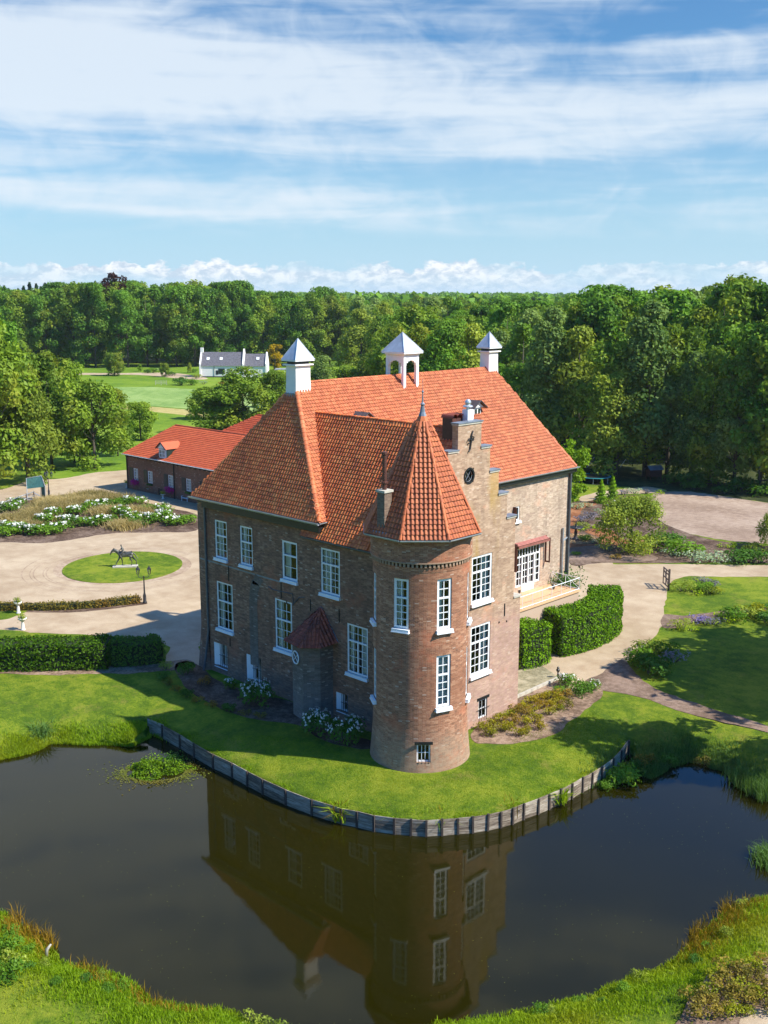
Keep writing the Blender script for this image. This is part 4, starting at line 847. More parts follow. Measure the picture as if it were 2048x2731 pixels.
mb = MB(); twall(-180, 180, lambda z: 3.0, 12.62, 13.92, [], (), mb); twall(-180, 180, lambda z: 2.88 + (z - 12.05) * .10, 12.05, 12.36, [], (), mb); WT2 = mb.build('tower_top_wall', M['brick_tower'], castle, False)
mb = MB()                                              # toothed brick course
for k in range(150):
    a = 2 * math.pi * k / 150
    if k % 2 == 0: mb.box((2.91 * math.cos(a), 2.91 * math.sin(a), 12.46), (.12, .12, .22), Matrix.Rotation(a, 3, 'Z'))
mb.lathe((0, 0, 0), [(2.9, 12.56), (3.03, 12.57), (3.03, 12.63), (2.9, 12.64)], 72)
mb.build('tooth_course', M['brick_tower'], castle, kind='stuff')
for i, (a, z0, z1) in enumerate(TW):
    t = rad(a); un = Vector((math.cos(t), math.sin(t), 0)); ux = Vector((-math.sin(t), math.cos(t), 0)); wd = 2 * 2.80 * math.sin(rad(9.6))
    org = un * (2.86 * math.cos(rad(9.6)) - 0.02) - ux * wd / 2 + Vector((0, 0, z0))
    window(castle, org, ux, (0, 0, 1), un, wd, z1 - z0, [(1.7, 2, 4), (1, 2, 2)], fw=.15, bars=.045, single=(i > 2), curt=[(0.02, .52)] if i != 1 else [(0.02, .98)], sillh=.17, sillw=.20)
t = rad(-43.8); un = Vector((math.cos(t), math.sin(t), 0)); ux = Vector((-math.sin(t), math.cos(t), 0)); wd = .80
F = window(castle, un * (2.90 * math.cos(rad(8))) - ux * wd / 2 + Vector((0, 0, .62)), ux, (0, 0, 1), un, wd, 1.12, [(1, 3, 2)], fw=.09, sill=False)
g = MB(); g.box(un * 2.97 + Vector((0, 0, 1.82)), (1.08, .06, .17), Matrix((ux, un, Vector((0, 0, 1)))).transposed()); g.build('lintel', M['black'], F)
g = MB()
for i in range(4): c_ = un * 3.0 + ux * (-.3 + .2 * i); g.tube([c_ + Vector((0, 0, .55)), c_ + Vector((0, 0, .85))], .016, 5)
g.build('window_grille', M['iron'], F)
# octagonal gutter and soffit
ap = 3.30; Ro = ap / math.cos(rad(22.5)); ov = [(Ro * math.cos(rad(22.5 + 45 * k)), Ro * math.sin(rad(22.5 + 45 * k)), 14.0) for k in range(8)]
# the octagon stops at the valley with the front wing; keep all corners that stand in the open
gutter('gutter', [ov[k % 8] for k in (3, 4, 5, 6, 7, 8)] , r=.10)
mb = MB(); mb.lathe((0, 0, 0), [(2.9, 13.80), (Ro - .12, 13.92), (Ro - .12, 13.99), (2.0, 14.0)], 8, rad(22.5)); mb.build('tower_soffit', M['black'], castle)
# ---- porch turret on the left facade
pz = [(-10.15, -.0), (-10.05, -1.45), (-8.70, -1.75), (-7.85, -1.0), (-7.70, 0)]
mb = MB()
for a, b in zip(pz, pz[1:]):
    L_ = math.hypot(b[0] - a[0], b[1] - a[1]); mb.quad((a[0], a[1], -.2), (b[0], b[1], -.2), (b[0], b[1], 5.3), (a[0], a[1], 5.3), [(a[0] * 1.3, -.2), (a[0] * 1.3 + L_, -.2), (a[0] * 1.3 + L_, 5.3), (a[0] * 1.3, 5.3)])
PW_ = mb.build('porch_wall', M['brick_porch'], castle)
mb = MB(); c = Vector((-9.50, -1.62, 4.15)); d_ = (Vector((*pz[2], 0)) - Vector((*pz[1], 0))).normalized(); o_ = Vector((d_.y, -d_.x, 0))
rg = [c + d_ * .40 * math.cos(t) + Vector((0, 0, .42 * math.sin(t))) + o_ * .03 for t in np.linspace(0, 2 * math.pi, 19)]
mb.tube(rg, .05, 5, False); mb.tube([rg[2], rg[11]], .025, 5); mb.tube([rg[7], rg[16]], .025, 5); F = mb.build('round_window', M['white'], castle)
MB().add([c + o_ * .012 + d_ * .38 * math.cos(t) + Vector((0, 0, .40 * math.sin(t))) for t in np.arange(0, 6.28, .35)], [tuple(range(18))]).build('pane', M['dormerslate'], F)
# ---- roofs: board base plus real pantiles
TILE_PROF = [(0.0, 0.024), (0.05, 0.0), (0.105, 0.004), (0.140, 0.066), (0.175, 0.080), (0.25, 0.026)]
def tile_mesh(mat):
    """a pantile: curved top, a thick front lip; 'grime' marks dirt on the lip and shade painted into the channel"""
    vs = []; L_ = 0.36; gr = []; n = len(TILE_PROF)
    ch = [0.35, 0.55, 0.35, 0.0, 0.0, 0.2]  # channel values darken the colour to paint in the shade of the relief
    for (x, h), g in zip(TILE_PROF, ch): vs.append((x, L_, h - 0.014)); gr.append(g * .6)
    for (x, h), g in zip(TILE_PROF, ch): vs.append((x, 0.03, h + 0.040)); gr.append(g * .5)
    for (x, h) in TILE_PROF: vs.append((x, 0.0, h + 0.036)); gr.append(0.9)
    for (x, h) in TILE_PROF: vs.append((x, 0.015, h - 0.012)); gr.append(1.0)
    fs = []
    for r in range(3):
        for i in range(n - 1): fs.append((r * n + i, (r + 1) * n + i, (r + 1) * n + i + 1, r * n + i + 1))
    me = bpy.data.meshes.new('roof_tile'); me.from_pydata(vs, [], fs); me.update(); me.materials.append(mat); me.polygons.foreach_set('use_smooth', [True] * len(fs))
    a = me.attributes.new('grime_shade', 'FLOAT', 'POINT'); a.data.foreach_set('value', gr)
    return me, np.array(vs), np.array(fs)
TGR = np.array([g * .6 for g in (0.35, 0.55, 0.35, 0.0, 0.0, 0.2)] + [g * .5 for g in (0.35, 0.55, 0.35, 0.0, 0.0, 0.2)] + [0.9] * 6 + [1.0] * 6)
def add_grime_shade(o, n):
    a = o.data.attributes.new('grime_shade', 'FLOAT', 'POINT'); a.data.foreach_set('value', np.tile(TGR, n).astype(np.float32)); return o
CAMP = np.array([41.088, -45.770, 27.481])
TILE_JOBS = []
def tile_face(O, U, V, ok, mat, part, wstep=0.25, lstep=0.28, lift=0.02, umax=30, vmax=14, u0=0.0):
    """O eave origin, U along the eave, V up the slope (unit); ok(u, v, P) keeps a tile"""
    O = Vector(O); U = Vector(U).normalized(); V = Vector(V).normalized(); Nn = U.cross(V)
    if Nn.z < 0: Nn = -Nn; flip = True
    else: flip = False
    k = 0; r = random.Random(hash(part.name) % 1000)
    for j in range(int(vmax / lstep)):
        for i in range(int(umax / wstep)):
            u = u0 + i * wstep; v = j * lstep; P = O + U * (u + wstep / 2) + V * (v + lstep / 2)
            if not ok(u + wstep / 2, v + lstep / 2, P): continue
            Rm = Matrix((U, V, Nn)).transposed() if not flip else Matrix((U, V, Nn)).transposed()
            q = Rm.to_4x4(); slip = -.05 if r.random() < .012 else 0.0; sag = .03 * noise.noise(Vector((P.x * .35, P.y * .35, P.z * .35))); jit = Matrix.Translation((0, slip, sag)) @ Matrix.Rotation(r.uniform(-.02, .02), 4, 'Z') @ Matrix.Rotation(r.uniform(-.015, .015), 4, 'X')
            TILE_JOBS.append((Matrix.Translation(O + U * (u + r.uniform(-.006, .006)) + V * (v - 0.02 + r.uniform(-.006, .006)) + Nn * (lift + r.uniform(-.003, .004))) @ q @ jit, mat, part, P))
def ridge_run(A, B, mat, parent, r=0.13, step=0.34, smooth=True, r1=None, lift=.03):
    """half-round ridge tiles, each one overlapping the next"""
    A = Vector(A); B = Vector(B); d_ = (B - A); n = max(1, round(d_.length / step)); d_.normalize(); s = d_.cross(Vector((0, 0, 1))).normalized(); u = s.cross(d_).normalized()
    r1 = r1 or r; Lr = (B - A).length / n
    vs = []; K = 6
    for k in range(K + 1):
        t = math.pi * (k / K) ; vs.append((math.cos(t) * r, 0, math.sin(t) * r * .75 - .02))
    for k in range(K + 1):
        t = math.pi * (k / K); vs.append((math.cos(t) * r * .86, Lr * 1.12, math.sin(t) * r * .62 - .02))
    for k in range(K + 1):
        t = math.pi * (k / K); vs.append((math.cos(t) * r * .84, 0, math.sin(t) * r * .58 - .02))
    fs = [(k, k + 1, K + 2 + k, K + 1 + k) for k in range(K)] + [(k, 2 * K + 2 + k, 2 * K + 3 + k, k + 1) for k in range(K)]
    me = bpy.data.meshes.new('ridge_tile'); me.from_pydata(vs, [], fs); me.materials.append(mat); me.update()
    Rm = Matrix((s, d_, u)).transposed().to_4x4()
    for i in range(n):
        o = bpy.data.objects.new('ridge_tile', me); COL.objects.link(o); o.parent = parent
        o.matrix_world = Matrix.Translation(A + d_ * Lr * i + u * (lift + random.uniform(-.006, .006))) @ Rm @ Matrix.Rotation(random.uniform(-.02, .02), 4, 'Z')
# main block: hipped roof
ex0, ex1, ey0, ey1 = -22.15, -8.50, -0.38, 28.75; rx = -15.5; ry0, ry1 = 4.0, 25.9; rz = 21.37; ezA, ezB = 13.08, 13.40
A0 = Vector((ex0, ey0, ezA)); A1 = Vector((ex1, ey0, ezA)); B1 = Vector((ex1, ey1, ezB)); B0 = Vector((ex0, ey1, ezB)); R0 = Vector((rx, ry0, rz)); R1 = Vector((rx, ry1, rz))
mb = MB(); mb.add([A0, A1, B1, B0, R0, R1], [(0, 1, 4), (1, 2, 5, 4), (2, 3, 5), (3, 0, 4, 5)])
roofM = mb.build('main_roof', M['tile_main'], castle)
mb = MB(); mb.quad(A0, B0, B1, A1); mb.build('roof_boarding', M['black'], roofM)
by, bz, bey = 4.30, 19.43, -0.38; bez = 12.0                          # front wing ridge and eave
slB = (bz - bez) / (by - bey)
VB = Vector((0, by - bey, bz - bez)).normalized(); VBn = Vector((0, -(by - bey), bz - bez)).normalized()
zB = lambda y: bez + (y - bey) * slB if y < by else bez + (2 * by - bey - y) * slB
nM = (A1 - B1).cross(R0 - A1); 
def planez(a, b, c):
    n = (Vector(b) - Vector(a)).cross(Vector(c) - Vector(a)); return lambda x, y: a[2] - (n.x * (x - a[0]) + n.y * (y - a[1])) / n.z
zFront = planez(A1, B1, R1); zHip = planez(A0, A1, R0); zEnd = planez(B1, B0, R1)
roofB = None
v0 = Vector((-8.50, bey, bez)); vR = Vector((0, by, bz))
xv = rx + (rz - bz) * (ex1 - rx) / (rz - (ezA + ezB) / 2 * 1.0)                  # where the two roofs meet on the ridge
mb = MB(); mb.quad((-10.2, bey, bez), (-0.45, bey, bez), (-0.45, by, bz), (xv - .25, by, bz)); mb.quad((xv - .25, by, bz), (-0.45, by, bz), (-0.45, 2 * by - bey + .2, bez - .3), (-10.2, 2 * by - bey + .2, bez - .3))
roofB = mb.build('wing_roof', M['tile_old'], castle)
# tower roof
az_ = 20.35; tb = 14.02
mb = MB(); ring_ = [Vector((Ro * .985 * math.cos(rad(22.5 + 45 * k)), Ro * .985 * math.sin(rad(22.5 + 45 * k)), tb)) for k in range(8)]; apx = Vector((0, 0, 21.1))
mb.add(ring_ + [apx], [(k, (k + 1) % 8, 8) for k in range(8)]); roofT = mb.build('tower_roof', M['tile_tower'], castle)
zT = lambda x, y: max(-1e3, 21.1 - max(abs(x * math.cos(rad(45 * k)) + y * math.sin(rad(45 * k))) for k in range(4)) * (21.1 - tb) / (ap * .985))
def chim(x, y, P): return abs(x - P[0]) < P[2] and abs(y - P[1]) < P[3]
# tiles: hip end
slopeV = (R0 - Vector((rx, ey0, ezA))).normalized()
tile_face((ex0, ey0, ezA), (1, 0, 0), slopeV, lambda u, v, P: P.z < min(zFront(P.x, P.y), planez(A0, B0, R0)(P.x, P.y)) + .06 and P.z < rz - .05, M['tile_old'], roofM, umax=14, vmax=9.6)
slopeF = (R0 - Vector((ex1, ry0, zFront(ex1, ry0)))).normalized()
eF = (B1 - A1).normalized()
tile_face(A1, eF, (eF.cross(Vector((slopeF.x, 0, slopeF.z)).cross(eF))).normalized() if False else (Vector((slopeF.x, 0, slopeF.z)) - eF * Vector((slopeF.x, 0, slopeF.z)).dot(eF)).normalized(),
          lambda u, v, P: P.z < min(zHip(P.x, P.y), zEnd(P.x, P.y)) + .06 and P.x > rx + .05 and not (-0.2 < P.y < 8.9 and zB(P.y) > P.z + .45), M['tile_main'], roofM, umax=29.3, vmax=11)
tile_face((-10.6, bey, bez), (1, 0, 0), VB, lambda u, v, P: P.x < -0.55 and P.y < by - .05 and (P.z > min(zFront(P.x, P.y), zHip(P.x, P.y)) - .02 or (P.z < 12.95 and P.y < .1)) and P.x > -14.4 and (P.x > -10.25 or P.z > 12.9) and zT(P.x, P.y) < P.z - .02, M['tile_old'], roofB, umax=14.5, vmax=9, u0=-4.0)
tile_face((-0.55, 2 * by - bey, bez), (-1, 0, 0), Vector((0, -(by - bey), bz - bez)).normalized(), lambda u, v, P: P.x > -2.6 and P.y > by + .05, M['tile_old'], roofB, umax=3, vmax=9)
for k in range(8):
    a = rad(45 * k + 45); nx, ny = math.cos(a), math.sin(a); U = Vector((-ny, nx, 0)); e0 = Vector((nx, ny, 0)) * ap * .985 - U * 1.375 + Vector((0, 0, tb)); V_ = (apx - Vector((nx * ap * .985, ny * ap * .985, tb))).normalized(); Ls = (apx - Vector((nx * ap * .985, ny * ap * .985, tb))).length
    if (k + 1) % 8 in (0, 1, 4, 5, 6, 7):
        tile_face(e0, U, V_, lambda u, v, P: abs(u - 1.375) < 1.36 * (1 - v / Ls) - .02 and v < Ls - .95 and (zB(P.y) < P.z + .05 or P.x > -.5) and not (P.x < -.0 and P.y > 0.2 and P.x > -.7) , M['tile_tower'], roofT, umax=2.75, vmax=8, lstep=.30, lift=.03)
    rd = Vector((Ro * math.cos(rad(22.5 + 45 * k)), Ro * math.sin(rad(22.5 + 45 * k)), tb + .03)) * 1.0
    if k in (4, 5, 6, 7, 0): ridge_run(rd, rd.lerp(apx, .88), M['tile_tower'], roofT, .105, .36)
ridge_run(A0 + Vector((0.1, .1, .05)), A0.lerp(R0, .93), M['tile_old'], roofM, .13, .36)
ridge_run(A1 + Vector((-0.06, .1, .05)), A1.lerp(R0, .93), M['tile_main'], roofM, .19, .36)
ridge_run(R0 + Vector((0, .9, 0)), R1 - Vector((0, .4, 0)), M['tile_main'], roofM, .14, .38)
ridge_run(B1 + Vector((-.06, -.1, .05)), B1.lerp(R1, .95), M['tile_main'], roofM, .20, .36)
ridge_run((-0.5, by, bz), (xv + .1, by, bz), M['tile_old'], roofB, .13, .36)
def emit_tiles(jobs, individuals):
    jobs.sort(key=lambda j: (np.array(j[3]) - CAMP) @ (np.array(j[3]) - CAMP))
    cache = {}
    rest = {}
    for i, (mat4, mat, part, P) in enumerate(jobs):
        if mat.name not in cache: cache[mat.name] = tile_mesh(mat)
        me, tv, tf = cache[mat.name]
        if i < individuals:
            o = bpy.data.objects.new('roof_tile', me); COL.objects.link(o); o.parent = part; o.matrix_world = mat4
        else: rest.setdefault((part.name, mat.name), []).append((mat4, part, mat))
    rg = np.random.default_rng(8)
    for (pn, mn), L_ in rest.items():
        me, tv, tf = cache[mn]; A_ = np.array([np.array(m4) for m4, _, _ in L_]); H_ = np.c_[tv, np.ones(len(tv))]
        V = np.einsum('nij,kj->nki', A_, H_)[:, :, :3].reshape(-1, 3); F = (tf[None] + (np.arange(len(L_)) * len(tv))[:, None, None]).reshape(-1, 4)
        add_grime_shade(mesh_np('roof_tiles', V, F, L_[0][2], L_[0][1], np.repeat(rg.uniform(0, 1, len(L_)), len(tv)), 'stuff', True), len(L_))
emit_tiles(TILE_JOBS, 300)
# lead apex and finial of the tower
mb = MB(); mb.lathe((0, 0, 0), [(.46, 20.02), (.42, 20.1), (.16, 20.85), (.10, 21.2), (.15, 21.28), (.05, 21.4), (.03, 21.9), (.07, 21.98), (.015, 22.1), (.012, 22.7)], 8, rad(22.5)); mb.build('finial', M['lead'], castle)
# white chimneys with zinc caps
def chimney(cx, cy, sx, sy, zb, zt, tip, ov=.22):
    mb = MB(); 
    mb.add([(cx - sx / 2 * 1.08, cy - sy / 2 * 1.08, zb), (cx + sx / 2 * 1.08, cy - sy / 2 * 1.08, zb), (cx + sx / 2 * 1.08, cy + sy / 2 * 1.08, zb), (cx - sx / 2 * 1.08, cy + sy / 2 * 1.08, zb),
            (cx - sx / 2, cy - sy / 2, zb + 1.3), (cx + sx / 2, cy - sy / 2, zb + 1.3), (cx + sx / 2, cy + sy / 2, zb + 1.3), (cx - sx / 2, cy + sy / 2, zb + 1.3),
            (cx - sx / 2, cy - sy / 2, zt), (cx + sx / 2, cy - sy / 2, zt), (cx + sx / 2, cy + sy / 2, zt), (cx - sx / 2, cy + sy / 2, zt)],
           [(0, 1, 5, 4), (1, 2, 6, 5), (2, 3, 7, 6), (3, 0, 4, 7), (4, 5, 9, 8), (5, 6, 10, 9), (6, 7, 11, 10), (7, 4, 8, 11), (8, 9, 10, 11)])
    mb.box((cx, cy, zt + .03), (sx + .34, sy + .34, .10))
    ch = mb.build('chimney', M['whitewall'], castle)
    mb = MB(); mb.box((cx, cy, zt + .18), (sx * .9, sy * .9, .22)); mb.build('chimney_opening', M['black'], ch)
    mb = MB(); mb.box((cx, cy, zt + .33), (sx + ov * 2, sy + ov * 2, .09)); a, b = sx / 2 + ov + .02, sy / 2 + ov + .02
    mb.build('cap_rim', M['white'], ch)
    mb = MB(); z = zt + .38; mb.add([(cx - a, cy - b, z), (cx + a, cy - b, z), (cx + a, cy + b, z), (cx - a, cy + b, z), (cx, cy, tip)], [(0, 1, 4), (1, 2, 4), (2, 3, 4), (3, 0, 4)])
    for s1, s2 in ((-1, -1), (1, -1), (1, 1), (-1, 1)): mb.tube([(cx + a * s1, cy + b * s2, z), (cx, cy, tip)], .025, 5)
    mb.build('cap_roof', M['capzinc'], ch)
    mb = MB(); mb.box((cx, cy, zb + .9), (sx * 1.3, sy * 1.3, .02)) if False else mb.box((cx, cy, zb - .1), (sx * 1.16, sy * 1.16, .9)); mb.build('flashing', M['lead'], ch)
    return ch
chimney(-15.5, 4.25, 1.02, 1.35, 20.35, 22.62, 24.45)
chimney(-15.5, 25.55, 0.95, 1.20, 20.6, 22.75, 24.40)
# open belfry
mb = MB(); bx, byy = -15.5, 14.9; hx, hy = .82, .72
for sx in (-1, 1):
    for sy in (-1, 1):
        mb.box2((bx + sx * hx - .12, byy + sy * hy - .13, 19.9), (bx + sx * hx + .12, byy + sy * hy + .13, 22.95))
for sy in (-1, 1):                                     # arched heads
    for i in range(8):
        t = (i + .5) / 8; x = bx - hx + 2 * hx * t; drop = .18 + .5 * abs(2 * t - 1) ** 2.2
        mb.box2((x - hx / 8 - .001, byy + sy * hy - .10, 22.7 - drop), (x + hx / 8 + .001, byy + sy * hy + .10, 22.9))
for sx in (-1, 1):
    for i in range(8):
        t = (i + .5) / 8; y = byy - hy + 2 * hy * t; drop = .18 + .5 * abs(2 * t - 1) ** 2.2
        mb.box2((bx + sx * hx - .10, y - hy / 8 - .001, 22.7 - drop), (bx + sx * hx + .10, y + hy / 8 + .001, 22.9))
mb.box((bx, byy, 22.98), (2.0, 1.8, .12)); bel = mb.build('belfry', M['white'], castle)
mb = MB(); mb.box((bx, byy, 23.09), (2.35, 2.15, .12)); mb.build('cap_rim', M['white'], bel)
mb = MB(); a, b, z = 1.20, 1.10, 23.15; mb.add([(bx - a, byy - b, z), (bx + a, byy - b, z), (bx + a, byy + b, z), (bx - a, byy + b, z), (bx, byy, 24.62)], [(0, 1, 4), (1, 2, 4), (2, 3, 4), (3, 0, 4)])
for s1, s2 in ((-1, -1), (1, -1), (1, 1), (-1, 1)): mb.tube([(bx + a * s1, byy + b * s2, z), (bx, byy, 24.62)], .025, 5)
mb.build('cap_roof', M['capzinc'], bel)
mb = MB()
for sy in (-1, 1): mb.box((bx + hx + .22, byy + sy * hy, zFront(bx + hx + .22, byy) + .07), (.9, .5, .03), Matrix.Rotation(math.atan(1.2), 3, 'Y'))
mb.build('flashing', M['lead'], bel)
# dormers on the long front slope
for (yc, zc, open_) in ((7.9, 17.75, 0), (20.45, 17.72, 1)):
    xf = -12.55; mb = MB(); w2 = .52
    mb.box2((xf - .9, yc - w2, zc), (xf, yc + w2, zc + .95)); dm = mb.build('dormer', M['dormerslate'], castle)
    mb = MB(); mb.box2((xf, yc - .40, zc + .04), (xf + .04, yc + .40, zc + .92)); fr_ = mb.build('window', M['white'], dm)
    mb = MB(); zr = zc + 1.0; P4 = [(xf + .38, yc - .85, zr - .08), (xf + .38, yc, zr + .52), (xf + .38, yc + .85, zr - .08)]; Q4 = [(p[0] - 1.9, p[1], p[2]) for p in P4]
    mb.quad(P4[0], P4[1], Q4[1], Q4[0]); mb.quad(P4[1], P4[2], Q4[2], Q4[1]); mb.quad(*[(p[0], p[1], p[2] - .07) for p in (P4[1], P4[0], Q4[0], Q4[1])]); mb.quad(*[(p[0], p[1], p[2] - .07) for p in (P4[2], P4[1], Q4[1], Q4[2])])
    mb.tube([P4[0], P4[1], P4[2]], .05, 5); mb.build('dormer_roof', M['dormerslate'], dm)
    mb = MB(); mb.add([(xf + .16, yc - .62, zr - .04), (xf + .16, yc + .62, zr - .04), (xf + .16, yc, zr + .40)], [(0, 1, 2)]); mb.build('dormer_gable', M['white'], dm)
    mb = MB()
    for s in (-1, 1): mb.quad((xf + .05, yc + s * .20 - .14, zc + .14), (xf + .05, yc + s * .20 + .14, zc + .14), (xf + .05, yc + s * .20 + .14, zc + .82), (xf + .05, yc + s * .20 - .14, zc + .82))
    mb.build('pane', M['green'], dm)
# brick stack with tile caps and a steel flue behind the gable top
mb = MB(); c0 = (-1.55, 3.7); mb.box2((-1.75, 3.78, 17.8), (-0.95, 5.05, 20.05)); st = mb.build('chimney_stack', M['brownwood'], castle)
for k in range(3):
    mb = MB(); y = 3.98 + .43 * k; pr = [(y + .22 * math.cos(t), 20.05 + .26 * math.sin(t)) for t in np.linspace(0, math.pi, 9)]
    for (a0, b0), (a1, b1) in zip(pr, pr[1:]): mb.quad((-1.85, a0, b0), (-.88, a0, b0), (-.88, a1, b1), (-1.85, a1, b1))
    mb.build('cap_tile', M['tile_porch'], st)
mb = MB(); mb.box2((-1.0, 4.75, 19.7), (-.55, 5.3, 20.55)); mb.build('white_flue', M['white'], st)
mb = MB(); mb.lathe((-.78, 5.02, 20.55), [(.10, 0), (.10, .14), (.32, .16), (.30, .22), (.14, .30)], 12); mb.ball((-.78, 5.02, 20.98), .2, n=10); mb.build('flue_cowl', M['steel'], st)
# small stack on the tower roof
mb = MB(); sx_, sy_ = -.40, -3.02
u_ = lambda a, z: (a, z)
def stack(mb, x0, x1, y0, y1, z0, z1):
    for q in (((x0, y0), (x1, y0)), ((x1, y0), (x1, y1)), ((x1, y1), (x0, y1)), ((x0, y1), (x0, y0))):
        (a, b), (c, d) = q; L_ = math.hypot(c - a, d - b); mb.quad((a, b, z0), (c, d, z0), (c, d, z1), (a, b, z1), [(0, z0), (L_, z0), (L_, z1), (0, z1)])
stack(mb, -.62, -.04, -3.10, -2.50, 14.02, 16.5); cs_ = mb.build('chimney_stack', M['brick_chimney'], castle)
mb = MB(); mb.box2((-.69, -3.17, 16.5), (.03, -2.43, 16.63)); mb.build('stack_cap', M['stone'], cs_)
mb = MB(); mb.tube([(-.33, -2.80, 16.6), (-.33, -2.80, 18.7)], .13, 10); mb.lathe((-.33, -2.80, 0), [(.19, 17.0), (.19, 17.08), (.13, 17.11)], 10); mb.lathe((-.33, -2.80, 0), [(.15, 18.6), (.18, 18.65), (.18, 18.78), (.1, 18.8)], 10); mb.build('flue', M['brownwood'], cs_)
mb = MB(); mb.quad((-.03, -3.16, 14.30), (.30, -3.14, 14.30), (.22, -2.36, 16.05), (-.03, -2.38, 16.05)); mb.quad((-.85, -3.27, 14.05), (.25, -3.27, 14.05), (.25, -3.20, 14.28), (-.85, -3.20, 14.28)); mb.build('flashing', M['lead'], cs_)
# porch roof
px = [(-10.75, -.0, 5.1), (-10.50, -1.75, 5.1), (-8.60, -2.12, 5.1), (-7.45, -1.25, 5.15), (-7.20, 0, 5.3)]; ap_ = Vector((-8.75, -.02, 7.35))
mb = MB(); mb.add([*px, ap_], [(0, 1, 5), (1, 2, 5), (2, 3, 5), (3, 4, 5)]); mb.add([*px], [(0, 4, 3, 2, 1)]); roofP = mb.build('porch_roof', M['tile_porch'], castle)
TILE_JOBS = []
for a, b in zip(px, px[1:]):
    a = Vector(a); b = Vector(b); U = (b - a).normalized(); mid = (ap_ - a) - U * (ap_ - a).dot(U); V_ = mid.normalized(); L_ = (b - a).length; um = (ap_ - a).dot(U); hh = mid.length
    tile_face(a, U, V_, lambda u, v, P, L_=L_, um=um, hh=hh: um * v / hh + .02 < u < L_ - (L_ - um) * v / hh - .02, M['tile_porch'], roofP, umax=L_, vmax=hh, lstep=.27)
me_t = tile_mesh(M['tile_porch']); A_ = TILE_JOBS; tv, tf = me_t[1], me_t[2]
V = np.einsum('nij,kj->nki', np.array([np.array(j[0]) for j in A_]), np.c_[tv, np.ones(len(tv))])[:, :, :3].reshape(-1, 3)
add_grime_shade(mesh_np('roof_tiles', V, (tf[None] + (np.arange(len(A_)) * len(tv))[:, None, None]).reshape(-1, 4), M['tile_porch'], roofP, np.repeat(np.random.default_rng(1).uniform(0, 1, len(A_)), len(tv)), 'stuff', True), len(A_))
mb = MB(); mb.tube([px[4], ap_], .10, 6); mb.tube([px[0], ap_], .09, 6); mb.build('flashing', M['lead'], roofP)
# roof terrace in front of the garden doors
mb = MB(); mb.box2((-8.84, 16.9, -0.2), (-6.05, 25.95, 3.72)); tw = mb.build('terrace_base', M['brick_main'], castle)
mb = MB(); mb.box2((-8.84, 16.8, 3.72), (-5.95, 26.05, 3.86)); mb.build('terrace_floor', M['terracotta_floor'], castle)
fl = MB()
for i in range(9):
    for j in range(27): fl.box((-8.68 + .32 * i, 16.98 + .335 * j, 3.87), (.31, .325, .02))
fl.build('floor_tiles', M['terracotta_floor'], castle, kind='stuff')
rl = MB(); pz_ = [(-8.75, 25.98), (-6.02, 25.98), (-6.02, 17.0)]
for (a, b) in zip(pz_, pz_[1:]):
    a = Vector((*a, 3.88)); b = Vector((*b, 3.88)); n = max(2, int((b - a).length / 1.2)) 
    for z in (.08, 1.0): rl.tube([a + Vector((0, 0, z)), b + Vector((0, 0, z))], .028, 6)
    for i in range(n + 1): p = a.lerp(b, i / n); rl.tube([p, p + Vector((0, 0, 1.0))], .025, 6)
    for i in range(n if abs(a.x - b.x) > 1 else 0):
        p = a.lerp(b, i / n); q = a.lerp(b, (i + 1) / n); rl.tube([p + Vector((0, 0, .1)), q + Vector((0, 0, .98))], .014, 5); rl.tube([p + Vector((0, 0, .98)), q + Vector((0, 0, .1))], .014, 5)
rl.build('terrace_railing', M['white'], castle)
# ================================================================ timber edging of the lawn above the water
rev = empty('timber_edging', (boards_top[16][0], boards_top[16][1], WZ), 'weathered timber board wall curving round the lawn at the pond edge', 'retaining wall')
def pmesh(name, mb, mat, parent, loc=None, kind=None):
    o = mb.build(name, mat, parent, kind=kind); o.matrix_parent_inverse = Matrix.Translation(parent.location).inverted(); return o
rt = random.Random(4)
for i, p in enumerate(boards_top):
    t = (Vector(boards_top[min(i + 1, nB - 1)]) - Vector(boards_top[max(i - 1, 0)])).normalized(); n_ = Vector((t.y, -t.x))
    if not inpoly(np.array([[p[0] + n_.x * .3, p[1] + n_.y * .3]]), POa)[0]: n_ = -n_
    Rz = Matrix((Vector((t.x, t.y, 0)), Vector((-t.y, t.x, 0)), Vector((0, 0, 1)))).transposed()
    h = -0.33 + rt.uniform(-.02, .05); mb = MB(); mb.box((p[0] + n_.x * .09, p[1] + n_.y * .09, (h - 2.4) / 2), (.11, .10, h + 2.4), Rz @ Matrix.Rotation(rt.uniform(-.02, .02), 3, 'Y')); pmesh('post', mb, M['postwood'], rev)
    if i < nB - 1:
        q = Vector(boards_top[i + 1]); a = Vector(p); u = (q - a); L_ = u.length; u.normalize(); m_ = Vector((u.y, -u.x))
        if m_.dot(n_) < 0: m_ = -m_
        Rz = Matrix((Vector((u.x, u.y, 0)), Vector((-u.y, u.x, 0)), Vector((0, 0, 1)))).transposed()
        for k in range(4):
            c = (a + q) / 2 + m_ * (.035 + rt.uniform(-.008, .012)); mb = MB(); mb.box((c.x, c.y, -.47 - .245 * k), (L_ + .02, .035, .235), Rz @ Matrix.Rotation(rt.uniform(-.008, .008), 3, 'Y')); pmesh('plank', mb, M['board'], rev)
